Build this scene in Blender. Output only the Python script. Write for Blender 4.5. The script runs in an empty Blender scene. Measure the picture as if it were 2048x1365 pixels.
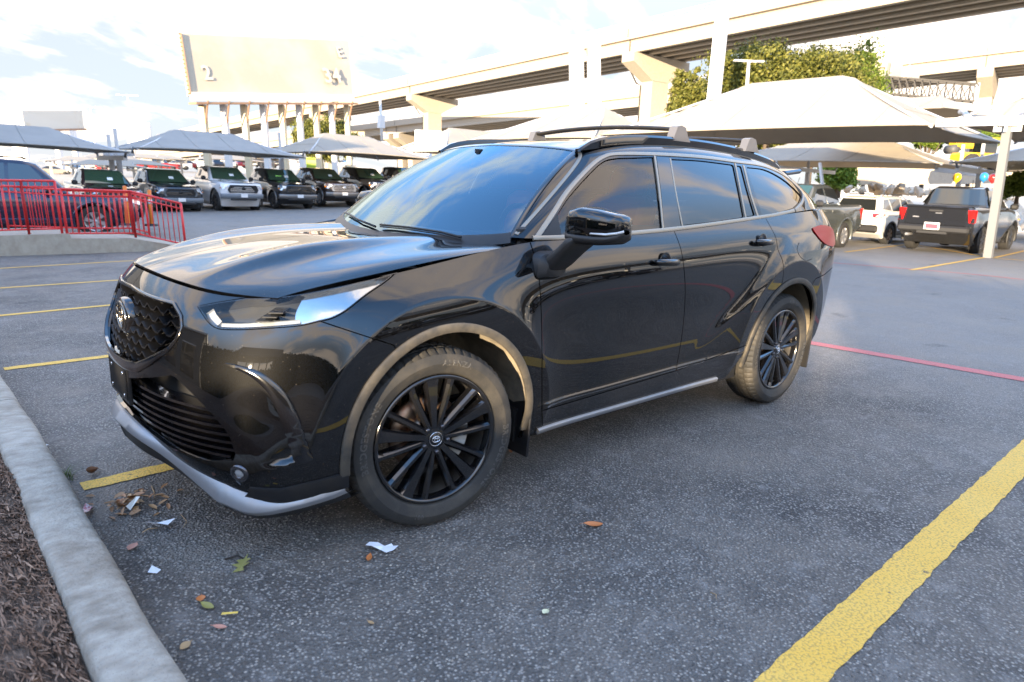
import bpy, bmesh, math, random
import numpy as np
from mathutils import Vector, Matrix
from mathutils.geometry import delaunay_2d_cdt

random.seed(7); RNG = np.random.default_rng(7)
SC = bpy.context.scene; COL = SC.collection
R = math.radians

# ------------------------------------------------------------------ camera
CAM_P = np.array([1.54157349, 3.06021589, 1.42836223])
CAM_YAW, CAM_PITCH, CAM_ROLL = R(-131.95357441), R(13.22719404), R(2.36913269)
CAM_F = 1350.65                     # focal length in pixels of the 2048 wide photograph
def cam_axes():
    f = np.array([math.cos(CAM_YAW)*math.cos(CAM_PITCH), math.sin(CAM_YAW)*math.cos(CAM_PITCH), -math.sin(CAM_PITCH)])
    r = np.array([math.sin(CAM_YAW), -math.cos(CAM_YAW), 0.0]); u = np.cross(r, f)
    c, s = math.cos(CAM_ROLL), math.sin(CAM_ROLL)
    return np.array([c*r+s*u, -s*r+c*u, f])
AX = cam_axes()
cam = bpy.data.cameras.new('camera'); cam_o = bpy.data.objects.new('camera', cam); COL.objects.link(cam_o)
cam.sensor_width = 36.0; cam.lens = CAM_F/2048*36; cam.clip_end = 5000; cam.clip_start = .05
cam.dof.use_dof = True; cam.dof.focus_distance = 4.0; cam.dof.aperture_fstop = 3.2
cam_o.matrix_world = Matrix(((AX[0][0], AX[1][0], -AX[2][0], CAM_P[0]), (AX[0][1], AX[1][1], -AX[2][1], CAM_P[1]),
                             (AX[0][2], AX[1][2], -AX[2][2], CAM_P[2]), (0, 0, 0, 1)))
SC.camera = cam_o

# ------------------------------------------------------------------ light
SUN_AZ, SUN_EL = R(25.0), R(6.5)    # azimuth from +x towards +y
SUN_DIR = Vector((math.cos(SUN_EL)*math.cos(SUN_AZ), math.cos(SUN_EL)*math.sin(SUN_AZ), math.sin(SUN_EL)))
sun = bpy.data.lights.new('sun', 'SUN'); sun.energy = 2.9; sun.angle = R(.6); sun.color = (1.0, .80, .55)
sun_o = bpy.data.objects.new('sun', sun); COL.objects.link(sun_o)
sun_o.rotation_euler = SUN_DIR.to_track_quat('Z', 'Y').to_euler(); sun_o.location = (30, 10, 30)

W = bpy.data.worlds.new('World'); SC.world = W; W.use_nodes = True
nt = W.node_tree; nt.nodes.clear()
def N(t, ty, **kw):
    n = t.nodes.new(ty)
    for k, v in kw.items():
        if k.startswith('i_'):
            n.inputs[int(k[2:]) if k[2:].isdigit() else k[2:]].default_value = v
        else: setattr(n, k, v)
    return n
sky = N(nt, 'ShaderNodeTexSky', sky_type='NISHITA', sun_disc=False, sun_elevation=SUN_EL, sun_rotation=R(90)-SUN_AZ,
        altitude=200, air_density=1.0, dust_density=.4, ozone_density=3.0)
tc = N(nt, 'ShaderNodeTexCoord')
sep = N(nt, 'ShaderNodeSeparateXYZ'); nt.links.new(tc.outputs['Generated'], sep.inputs[0])
den = N(nt, 'ShaderNodeMath', operation='MAXIMUM', i_1=.0); nt.links.new(sep.outputs[2], den.inputs[0])
den2 = N(nt, 'ShaderNodeMath', operation='ADD', i_1=.30); nt.links.new(den.outputs[0], den2.inputs[0])
dx = N(nt, 'ShaderNodeMath', operation='DIVIDE'); nt.links.new(sep.outputs[0], dx.inputs[0]); nt.links.new(den2.outputs[0], dx.inputs[1])
dy = N(nt, 'ShaderNodeMath', operation='DIVIDE'); nt.links.new(sep.outputs[1], dy.inputs[0]); nt.links.new(den2.outputs[0], dy.inputs[1])
cmb = N(nt, 'ShaderNodeCombineXYZ'); nt.links.new(dx.outputs[0], cmb.inputs[0]); nt.links.new(dy.outputs[0], cmb.inputs[1])
mp = N(nt, 'ShaderNodeMapping'); mp.inputs['Scale'].default_value = (.95, 1.6, 1); mp.inputs['Rotation'].default_value = (0, 0, R(35)); mp.inputs['Location'].default_value = (3.3, 1.7, 0)
nt.links.new(cmb.outputs[0], mp.inputs[0])
cn = N(nt, 'ShaderNodeTexNoise', i_Scale=1.25, i_Detail=10.0, i_Roughness=.58, i_Distortion=.5); nt.links.new(mp.outputs[0], cn.inputs['Vector'])
cr = N(nt, 'ShaderNodeMapRange', interpolation_type='SMOOTHSTEP', i_1=.46, i_2=.63, i_3=0.0, i_4=1.0); nt.links.new(cn.outputs[0], cr.inputs[0])
cs = N(nt, 'ShaderNodeMath', operation='MULTIPLY', i_1=.85); nt.links.new(cr.outputs[0], cs.inputs[0])
skyb = N(nt, 'ShaderNodeMix', data_type='RGBA', blend_type='MULTIPLY'); skyb.inputs[0].default_value = 1.0
nt.links.new(sky.outputs[0], skyb.inputs[6]); skyb.inputs[7].default_value = (2.3, 2.15, 2.15, 1)
mixc = N(nt, 'ShaderNodeMix', data_type='RGBA'); nt.links.new(cs.outputs[0], mixc.inputs[0])
mixc.inputs[7].default_value = (3.7, 3.05, 2.45, 1)
hz = N(nt, 'ShaderNodeMapRange', interpolation_type='SMOOTHSTEP', i_1=.58, i_2=.16, i_3=0.0, i_4=.97); nt.links.new(sep.outputs[2], hz.inputs[0])
mixh = N(nt, 'ShaderNodeMix', data_type='RGBA'); nt.links.new(hz.outputs[0], mixh.inputs[0]); nt.links.new(skyb.outputs[2], mixh.inputs[6]); nt.links.new(mixh.outputs[2], mixc.inputs[6]); mixh.inputs[7].default_value = (.90, .96, 1.08, 1)
bg = N(nt, 'ShaderNodeBackground', i_Strength=.13); nt.links.new(mixc.outputs[2], bg.inputs[0])
wo = N(nt, 'ShaderNodeOutputWorld'); nt.links.new(bg.outputs[0], wo.inputs[0])

SC.view_settings.view_transform = 'Standard'; SC.view_settings.look = 'None'
SC.view_settings.exposure = 2.7; SC.view_settings.gamma = 1.0; SC.view_settings.use_curve_mapping = False
SC.render.engine = 'CYCLES'; SC.cycles.max_bounces = 7; SC.cycles.diffuse_bounces = 3; SC.cycles.glossy_bounces = 4
SC.cycles.transparent_max_bounces = 12; SC.cycles.caustics_reflective = False; SC.cycles.caustics_refractive = False
SC.cycles.use_denoising = True; SC.cycles.sample_clamp_indirect = 6.0

# ------------------------------------------------------------------ helpers
def ray_dir(u, v): return np.array([(u-1024)/CAM_F, -(v-682.5)/CAM_F, 1.0]) @ AX
def at(u, v, depth):                # a pixel of the photograph at a given distance along the view axis
    return Vector(CAM_P + ray_dir(u, v)*depth)
def ground_z(y, x=0.0):             # the lot falls gently away beyond the first stall line
    t = -(y+.4)
    if t <= 0: return 0.0
    z = -.034*(t - .6*(1-math.exp(-t/.6))) if t < 13.5 else -.034*12.9
    k = min(max((-y-14)/10, 0), 1); k = k*k*(3-2*k)
    return z + .028*min(max(-(x+9), 0), 18)*k
def on_ground(u, v):
    d = ray_dir(u, v); z = 0.0
    for _ in range(60):
        t = (z-CAM_P[2])/d[2]; p = CAM_P+d*t; z = .5*z+.5*ground_z(p[1], p[0])
    return Vector((p[0], p[1], ground_z(p[1], p[0])))
LEAN = Vector((.030, -.034, 1.0)).normalized()     # the lot is not level: upright things lean against it

def link(o, parent=None):
    COL.objects.link(o)
    if parent is not None: o.parent = parent
    return o
def tag(o, label=None, cat=None, group=None, kind=None):
    if label: o['label'] = label
    if cat: o['category'] = cat
    if group: o['group'] = group
    if kind: o['kind'] = kind
    return o
def empty(name, loc=(0, 0, 0), rz=0.0, up=None):
    o = bpy.data.objects.new(name, None); COL.objects.link(o); o.empty_display_size = .1
    if up is not None:
        q = Vector((0, 0, 1)).rotation_difference(up); m = q.to_matrix().to_4x4() @ Matrix.Rotation(rz, 4, 'Z')
        m.translation = Vector(loc); o.matrix_world = m
    else:
        o.location = loc; o.rotation_euler = (0, 0, rz)
    return o
def copy_tree(o, parent=None):
    c = o.copy(); COL.objects.link(c)
    if parent is not None: c.parent = parent; c.matrix_parent_inverse = o.matrix_parent_inverse.copy()
    for ch in o.children: copy_tree(ch, c)
    return c

class MB:
    """collects boxes, bars, tubes and sheets into one mesh"""
    def __init__(s): s.v = []; s.f = []; s.sm = []
    def add(s, vs, fs, smooth=False):
        b = len(s.v); s.v += [tuple(p) for p in vs]; s.f += [tuple(i+b for i in f) for f in fs]; s.sm += [smooth]*len(fs); return s
    def box(s, c, d, M=None, bev=0.0):
        x, y, z = [k/2 for k in d]
        if bev > 0:
            b = min(bev, x*.9, y*.9, z*.9); vs = []; 
            for sx in (-1, 1):
                for sy in (-1, 1):
                    for sz in (-1, 1):
                        vs += [(sx*(x-b), sy*(y-b), sz*z), (sx*(x-b), sy*y, sz*(z-b)), (sx*x, sy*(y-b), sz*(z-b))]
            bm = bmesh.new(); bv = [bm.verts.new(p) for p in vs]; r = bmesh.ops.convex_hull(bm, input=bv)
            bmesh.ops.dissolve_limit(bm, angle_limit=.01, verts=bm.verts, edges=bm.edges); bmesh.ops.recalc_face_normals(bm, faces=bm.faces)
            bm.verts.index_update(); pts = [v.co.copy() for v in bm.verts]; fs = [[v.index for v in f.verts] for f in bm.faces]; bm.free()
        else:
            pts = [Vector((sx*x, sy*y, sz*z)) for sx in (-1, 1) for sy in (-1, 1) for sz in (-1, 1)]
            fs = [(0, 1, 3, 2), (4, 6, 7, 5), (0, 4, 5, 1), (2, 3, 7, 6), (0, 2, 6, 4), (1, 5, 7, 3)]
        if M is not None: pts = [M @ p for p in pts]
        c = Vector(c); return s.add([p+c for p in pts], fs)
    def tube(s, path, r, n=8, caps=True, smooth=True):
        path = [Vector(p) for p in path]; rs = r if hasattr(r, '__len__') else [r]*len(path); vs = []; fs = []
        up0 = None
        for i, p in enumerate(path):
            t = (path[min(i+1, len(path)-1)]-path[max(i-1, 0)]).normalized()
            if up0 is None:
                up0 = Vector((0, 0, 1)) if abs(t.z) < .9 else Vector((1, 0, 0))
            a = (up0 - t*up0.dot(t)).normalized(); up0 = a; b = t.cross(a)
            for k in range(n):
                th = 2*math.pi*(k+.5)/n; vs.append(p+(a*math.cos(th)+b*math.sin(th))*rs[i])
        for i in range(len(path)-1):
            for k in range(n):
                fs.append((i*n+k, i*n+(k+1) % n, (i+1)*n+(k+1) % n, (i+1)*n+k))
        s.add(vs, fs, smooth)
        if caps:
            b = len(s.v)-len(vs); s.f += [tuple(b+k for k in range(n))[::-1], tuple(b+(len(path)-1)*n+k for k in range(n))]; s.sm += [False, False]
        return s
    def bar(s, a, b, w, h, up=(0, 0, 1)):
        a = Vector(a); b = Vector(b); t = (b-a); L = t.length; t.normalize(); up = Vector(up)
        y = up.cross(t)
        if y.length < 1e-4: y = Vector((1, 0, 0)).cross(t)
        y.normalize(); z = t.cross(y); M = Matrix((t, y, z)).transposed()
        return s.box((a+b)/2, (L, w, h), M)
    def lathe(s, prof, n=48, M=None, axis='Y', smooth=True, closed=False):
        vs = []; fs = []; m = len(prof)
        for k in range(n):
            th = 2*math.pi*k/n
            for (r, h) in prof:
                p = Vector((r*math.cos(th), h, r*math.sin(th))) if axis == 'Y' else (Vector((r*math.cos(th), r*math.sin(th), h)) if axis == 'Z' else Vector((h, r*math.cos(th), r*math.sin(th))))
                vs.append(M @ p if M is not None else p)
        for k in range(n):
            k2 = (k+1) % n
            for i in range(m-1 if not closed else m):
                j = (i+1) % m
                fs.append((k*m+i, k*m+j, k2*m+j, k2*m+i))
        return s.add(vs, fs, smooth)
    def prism(s, poly, thick, M=None):
        """poly: 2-D outline in local x,y extruded along local z"""
        n = len(poly); vs = [Vector((x, y, 0)) for x, y in poly]+[Vector((x, y, thick)) for x, y in poly]
        if M is not None: vs = [M @ p for p in vs]
        return s.add(vs, [tuple(range(n))[::-1], tuple(range(n, 2*n))]+[(i, (i+1) % n, n+(i+1) % n, n+i) for i in range(n)])
    def build(s, name, mat, parent=None, kind=None, recalc=True):
        me = bpy.data.meshes.new(name); me.from_pydata([tuple(p) for p in s.v], [], s.f)
        me.polygons.foreach_set('use_smooth', s.sm)
        if recalc:
            bm = bmesh.new(); bm.from_mesh(me); bmesh.ops.recalc_face_normals(bm, faces=bm.faces); bm.to_mesh(me); bm.free()
        me.materials.append(mat); o = bpy.data.objects.new(name, me); link(o, parent)
        if kind: o['kind'] = kind
        return o
def obj_from(name, me, parent=None, M=None):
    o = bpy.data.objects.new(name, me); link(o, parent)
    if M is not None: o.matrix_local = M
    return o

# ------------------------------------------------------------------ materials
MATS = {}
def mat(name, color, rough=.5, metal=0.0, spec=.5, coat=0.0, noise=None, bump=None, emit=None, trans=None, coat_rough=.02, ior=None):
    """noise = (scale, colour2, lo, hi); bump = (scale, strength)"""
    if name in MATS: return MATS[name]
    m = bpy.data.materials.new(name); m.use_nodes = True; t = m.node_tree; b = t.nodes['Principled BSDF']
    b.inputs['Base Color'].default_value = (*color, 1); b.inputs['Roughness'].default_value = rough; b.inputs['Metallic'].default_value = metal
    b.inputs['Specular IOR Level'].default_value = spec; b.inputs['Coat Weight'].default_value = coat; b.inputs['Coat Roughness'].default_value = coat_rough
    if ior: b.inputs['IOR'].default_value = ior
    if noise or bump:
        co = N(t, 'ShaderNodeTexCoord')
    if noise:
        n = N(t, 'ShaderNodeTexNoise', i_Scale=noise[0], i_Detail=6.0, i_Roughness=.6); t.links.new(co.outputs['Object'], n.inputs['Vector'])
        r = N(t, 'ShaderNodeMapRange', i_1=noise[2], i_2=noise[3]); t.links.new(n.outputs[0], r.inputs[0])
        mx = N(t, 'ShaderNodeMix', data_type='RGBA'); mx.inputs[6].default_value = (*color, 1); mx.inputs[7].default_value = (*noise[1], 1)
        t.links.new(r.outputs[0], mx.inputs[0]); t.links.new(mx.outputs[2], b.inputs['Base Color'])
    if bump:
        n2 = N(t, 'ShaderNodeTexNoise', i_Scale=bump[0], i_Detail=5.0); t.links.new(co.outputs['Object'], n2.inputs['Vector'])
        bp = N(t, 'ShaderNodeBump', i_Strength=bump[1], i_Distance=.02); t.links.new(n2.outputs[0], bp.inputs['Height']); t.links.new(bp.outputs[0], b.inputs['Normal'])
    if emit:
        b.inputs['Emission Color'].default_value = (*emit[0], 1); b.inputs['Emission Strength'].default_value = emit[1]
    MATS[name] = m; return m
def glass_mat(name, tint, ior=1.5, rough=0.0, refl=1.0):
    if name in MATS: return MATS[name]
    m = bpy.data.materials.new(name); m.use_nodes = True; t = m.node_tree; t.nodes.clear()
    tr = N(t, 'ShaderNodeBsdfTransparent'); tr.inputs[0].default_value = (*tint, 1)
    gl = N(t, 'ShaderNodeBsdfGlossy'); gl.inputs['Roughness'].default_value = rough; gl.inputs[0].default_value = (*(refl if hasattr(refl, '__len__') else (refl,)*3), 1)
    fr = N(t, 'ShaderNodeFresnel', i_IOR=ior); mx = N(t, 'ShaderNodeMixShader'); o = N(t, 'ShaderNodeOutputMaterial')
    t.links.new(fr.outputs[0], mx.inputs[0]); t.links.new(tr.outputs[0], mx.inputs[1]); t.links.new(gl.outputs[0], mx.inputs[2]); t.links.new(mx.outputs[0], o.inputs[0])
    MATS[name] = m; return m
# ================================================================== the black SUV (car frame = world frame: x forward, y left, z up)
def paint_mat():
    m = bpy.data.materials.new('black_paint'); m.use_nodes = True; t = m.node_tree; b = t.nodes['Principled BSDF']
    co = N(t, 'ShaderNodeTexCoord')
    b.inputs['Roughness'].default_value = .45; b.inputs['Specular IOR Level'].default_value = .04
    b.inputs['Coat Weight'].default_value = 1.0; b.inputs['Coat Roughness'].default_value = .012; b.inputs['Coat IOR'].default_value = 1.68
    # road dust: a thin film low on the flanks and small specks everywhere
    sp = N(t, 'ShaderNodeSeparateXYZ'); t.links.new(co.outputs['Object'], sp.inputs[0])
    mr = N(t, 'ShaderNodeMapRange', i_1=1.0, i_2=.35, i_3=0.0, i_4=1.0); t.links.new(sp.outputs[2], mr.inputs[0])
    n1 = N(t, 'ShaderNodeTexNoise', i_Scale=3.0, i_Detail=5.0); t.links.new(co.outputs['Object'], n1.inputs['Vector'])
    f1 = N(t, 'ShaderNodeMath', operation='MULTIPLY'); t.links.new(mr.outputs[0], f1.inputs[0]); t.links.new(n1.outputs[0], f1.inputs[1])
    f2 = N(t, 'ShaderNodeMath', operation='MULTIPLY', i_1=.006); t.links.new(f1.outputs[0], f2.inputs[0])
    vo = N(t, 'ShaderNodeTexVoronoi', i_Scale=75.0); t.links.new(co.outputs['Object'], vo.inputs['Vector'])
    vr = N(t, 'ShaderNodeMapRange', i_1=.13, i_2=.06, i_3=0.0, i_4=1.0); t.links.new(vo.outputs['Distance'], vr.inputs[0])
    wn = N(t, 'ShaderNodeTexWhiteNoise', noise_dimensions='3D'); t.links.new(vo.outputs['Position'], wn.inputs['Vector'])
    wr = N(t, 'ShaderNodeMapRange', i_1=.82, i_2=.9, i_3=0.0, i_4=1.0); t.links.new(wn.outputs['Value'], wr.inputs[0])
    sm = N(t, 'ShaderNodeMath', operation='MULTIPLY'); t.links.new(vr.outputs[0], sm.inputs[0]); t.links.new(wr.outputs[0], sm.inputs[1])
    sm2 = N(t, 'ShaderNodeMath', operation='MULTIPLY', i_1=.3); t.links.new(sm.outputs[0], sm2.inputs[0])
    ad = N(t, 'ShaderNodeMath', operation='ADD', use_clamp=True); t.links.new(f2.outputs[0], ad.inputs[0]); t.links.new(sm2.outputs[0], ad.inputs[1])
    mx = N(t, 'ShaderNodeMix', data_type='RGBA'); mx.inputs[6].default_value = (.0014, .0015, .0019, 1); mx.inputs[7].default_value = (.30, .25, .19, 1)
    t.links.new(ad.outputs[0], mx.inputs[0]); t.links.new(mx.outputs[2], b.inputs['Base Color'])
    cw = N(t, 'ShaderNodeMapRange', i_1=0.0, i_2=.3, i_3=1.0, i_4=.4); t.links.new(ad.outputs[0], cw.inputs[0]); t.links.new(cw.outputs[0], b.inputs['Coat Weight'])
    return m
M_PAINT = paint_mat()
M_GLOSSBLK = mat('gloss_black', (.004, .004, .005), .12, coat=1.0)
M_PLASTIC = mat('black_plastic', (.010, .010, .011), .42, noise=(9, (.022, .019, .016), .45, .75))
M_CLAD = mat('arch_plastic', (.048, .044, .038), .5, noise=(14, (.125, .105, .075), .4, .8))
M_DARK = mat('void_black', (.006, .006, .006), .8)
M_TRIM = mat('satin_window_trim', (.36, .32, .26), .38, metal=.6)
M_SILVER = mat('silver_lip', (.30, .305, .315), .38, metal=.6, noise=(5, (.25, .25, .255), .4, .7))
M_CHROME = mat('chrome', (.85, .86, .88), .06, metal=1.0)
M_RUBBER = mat('tyre_rubber', (.024, .023, .021), .72, noise=(6, (.075, .064, .048), .45, .8), bump=(140, .10))
M_RUBBER_TXT = mat('tyre_letters', (.062, .059, .054), .55)
M_RIM = mat('gloss_black_rim', (.006, .006, .007), .16, coat=.8)
M_RIMIN = mat('rim_barrel', (.03, .028, .026), .5, noise=(8, (.10, .08, .06), .45, .75))
M_DISC = mat('brake_disc', (.30, .22, .16), .4, metal=.8, noise=(20, (.28, .12, .06), .45, .65))
M_CALIPER = mat('caliper_grey', (.42, .43, .42), .5, noise=(12, (.28, .22, .15), .45, .7))
M_LINER = mat('dusty_liner', (.16, .135, .10), .9, noise=(7, (.30, .25, .17), .35, .7), bump=(25, .5))
M_REDLENS = mat('red_lens', (.46, .003, .006), .3, spec=.25)
M_WS = glass_mat('windshield_glass', (.75, .84, .86), 2.8, refl=(.66, .88, 1.0))
M_WF = glass_mat('front_side_glass', (.74, .77, .77), 1.66)
M_WR = glass_mat('rear_tinted_glass', (.035, .036, .04), 2.0)
M_LENS = glass_mat('clear_lens', (.92, .94, .95), 1.38)
M_SEAT = mat('red_leather', (.60, .10, .06), .5)
M_DASH = mat('dash_black', (.02, .02, .022), .55)

def fillet(ZF=None): pass
LW = []
def fr(y, xs, zs, ys=None): LW.append([(x, (ys[i] if ys else y), z) for i, (x, z) in enumerate(zip(xs, zs))])
def sd(x, ys, zs): LW.append([(x, y, z) for y, z in zip(ys, zs)])
fr(0,   [.945, .962, .97, .968, .945, .90, .84], [.405, .455, .56, .69, .83, .945, 1.018])
fr(.25, [.925, .948, .958, .957, .932, .89, .825], [.392, .45, .56, .69, .83, .94, 1.012])
fr(.48, [.86, .90, .912, .905, .88, .835, .77], [.335, .42, .545, .68, .82, .925, .995])
fr(.66, [.77, .815, .83, .815, .785, .74, .69], [.275, .40, .54, .68, .82, .92, .985], [.65, .66, .665, .66, .65, .64, .62])
fr(.80, [.69, .71, .70, .675, .65, .62, .58], [.275, .40, .54, .68, .82, .925, .995], [.79, .81, .81, .80, .785, .765, .735])
fr(.88, [.53, .53, .53, .52, .51, .49, .46], [.27, .40, .54, .68, .83, .945, 1.02], [.875, .90, .90, .895, .88, .85, .795])
sd(.28, [.90, .925, .935, .935, .925, .895, .82], [.27, .40, .54, .69, .845, .97, 1.05])
sd(0,   [.90, .925, .94, .945, .935, .905, .82], [.27, .40, .54, .70, .86, 1.0, 1.09])
sd(-.3, [.90, .925, .94, .945, .94, .91, .815], [.27, .41, .56, .72, .89, 1.04, 1.14])
sd(-.6, [.885, .92, .93, .928, .94, .92, .865], [.27, .42, .58, .75, .92, 1.08, 1.19])
sd(-1.1, [.885, .92, .928, .920, .942, .93, .872], [.27, .42, .58, .76, .93, 1.09, 1.2])
sd(-1.6, [.885, .92, .928, .920, .945, .935, .874], [.27, .42, .58, .76, .94, 1.10, 1.215])
sd(-2.1, [.885, .92, .93, .924, .948, .938, .872], [.27, .42, .58, .77, .96, 1.125, 1.245])
sd(-2.5, [.89, .925, .935, .935, .952, .94, .868], [.27, .42, .58, .78, .97, 1.14, 1.275])
sd(-2.85, [.89, .925, .935, .945, .955, .938, .86], [.27, .42, .58, .79, .98, 1.16, 1.30])
sd(-3.2, [.88, .91, .92, .935, .947, .925, .845], [.29, .43, .58, .79, .98, 1.17, 1.32])
sd(-3.5, [.85, .885, .90, .91, .92, .895, .80], [.33, .46, .60, .80, .98, 1.17, 1.325])
fr(0,   [-3.72, -3.74, -3.75, -3.75, -3.75, -3.73, -3.67], [.36, .48, .62, .81, .98, 1.17, 1.325], [.77, .80, .825, .84, .85, .83, .70])
fr(.55, [-3.83, -3.87, -3.89, -3.89, -3.88, -3.84, -3.76], [.38, .5, .63, .81, .98, 1.17, 1.325])
fr(.3,  [-3.87, -3.92, -3.94, -3.94, -3.93, -3.88, -3.79], [.38, .5, .63, .81, .98, 1.17, 1.325])
fr(0,   [-3.88, -3.93, -3.95, -3.95, -3.94, -3.89, -3.80], [.38, .5, .63, .81, .98, 1.17, 1.325])
bx = [-.465, -.52, -.75, -1.1, -1.5, -1.9, -2.3, -2.7, -3.05, -3.35, -3.6]
tx = [-1.085, -1.11, -1.28, -1.5, -1.75, -2.05, -2.38, -2.72, -3.0, -3.22, -3.42]
by = [.795, .852, .866, .872, .874, .872, .868, .86, .845, .80, .71]
bz = [1.19, 1.187, 1.189, 1.197, 1.212, 1.236, 1.264, 1.292, 1.314, 1.328, 1.33]
ty = [.575, .60, .615, .62, .62, .62, .615, .605, .59, .565, .52]
tz = [1.605, 1.610, 1.645, 1.670, 1.685, 1.690, 1.684, 1.666, 1.638, 1.604, 1.56]
UP = []
for i in range(11):
    b_ = np.array([bx[i], by[i], bz[i]]); w_ = .04 if i == 0 else .075
    t_ = np.array([tx[i], ty[i]+w_, tz[i]-(.03 if i == 0 else .045)])
    q_ = lambda f, bul: b_+(t_-b_)*f+np.array([0, bul, bul*.3])
    d_ = {0: .06, 1: .05, 2: .015}.get(i, 0)
    UP.append([b_, q_(.3, .014), q_(.65, .014), t_, (tx[i], ty[i], tz[i]), (tx[i]+d_, .35, tz[i]+.018), (tx[i]+d_*1.6, 0, tz[i]+.026), (tx[i]+d_, -.35, tz[i]+.018)])
UP = np.array([[tuple(p) for p in c] for c in UP])
WI = []
for f, (xb, zb, xt, zt) in zip((0, .35, .7, .92, 1.0), ((-.22, 1.135, -.985, 1.635), (-.245, 1.14, -1.0, 1.632), (-.33, 1.155, -1.035, 1.622), (-.42, 1.172, -1.065, 1.61), (-.470, 1.187, -1.083, 1.60))):
    WI.append([(xb+(xt-xb)*k+.02*math.sin(math.pi*k), f*(.792+(.582-.792)*k), zb+(zt-zb)*k+.035*math.sin(math.pi*k)) for k in (0, .33, .67, 1.0)])
HO = []
_fr = {0: (.832, 1.026), .2: (.826, 1.024), .36: (.812, 1.018), .47: (.798, 1.014), .54: (.784, 1.011), .64: (.762, 1.004), .8: (.705, .996), .93: (.63, .992), 1.0: (.585, .992)}
_am = {0: -.004, .2: -.004, .36: -.002, .47: .034, .54: .036, .64: -.008, .8: -.014, .93: -.022, 1.0: -.045}
for f in _fr:
    xf, zf = _fr[f]; yf = f*.74; xr = -.20-.25*f**2; zr = 1.148+.012*f**2; yr = f*.815; col = []
    for u in (0, .07, .22, .42, .62, .82, 1.0):
        x = xf+(xr-xf)*u; y = yf+(yr-yf)*(u**.6); z = zf+(zr-zf)*(u**.8) + min(1, u*2.5)*(1-.45*u)*_am[f] + .040*math.sin(math.pi*u**.9)*(1-.35*f*f) - .0
        if f > .9: z += .012*u
        col.append((x, y, z))
    HO.append(col)

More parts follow.
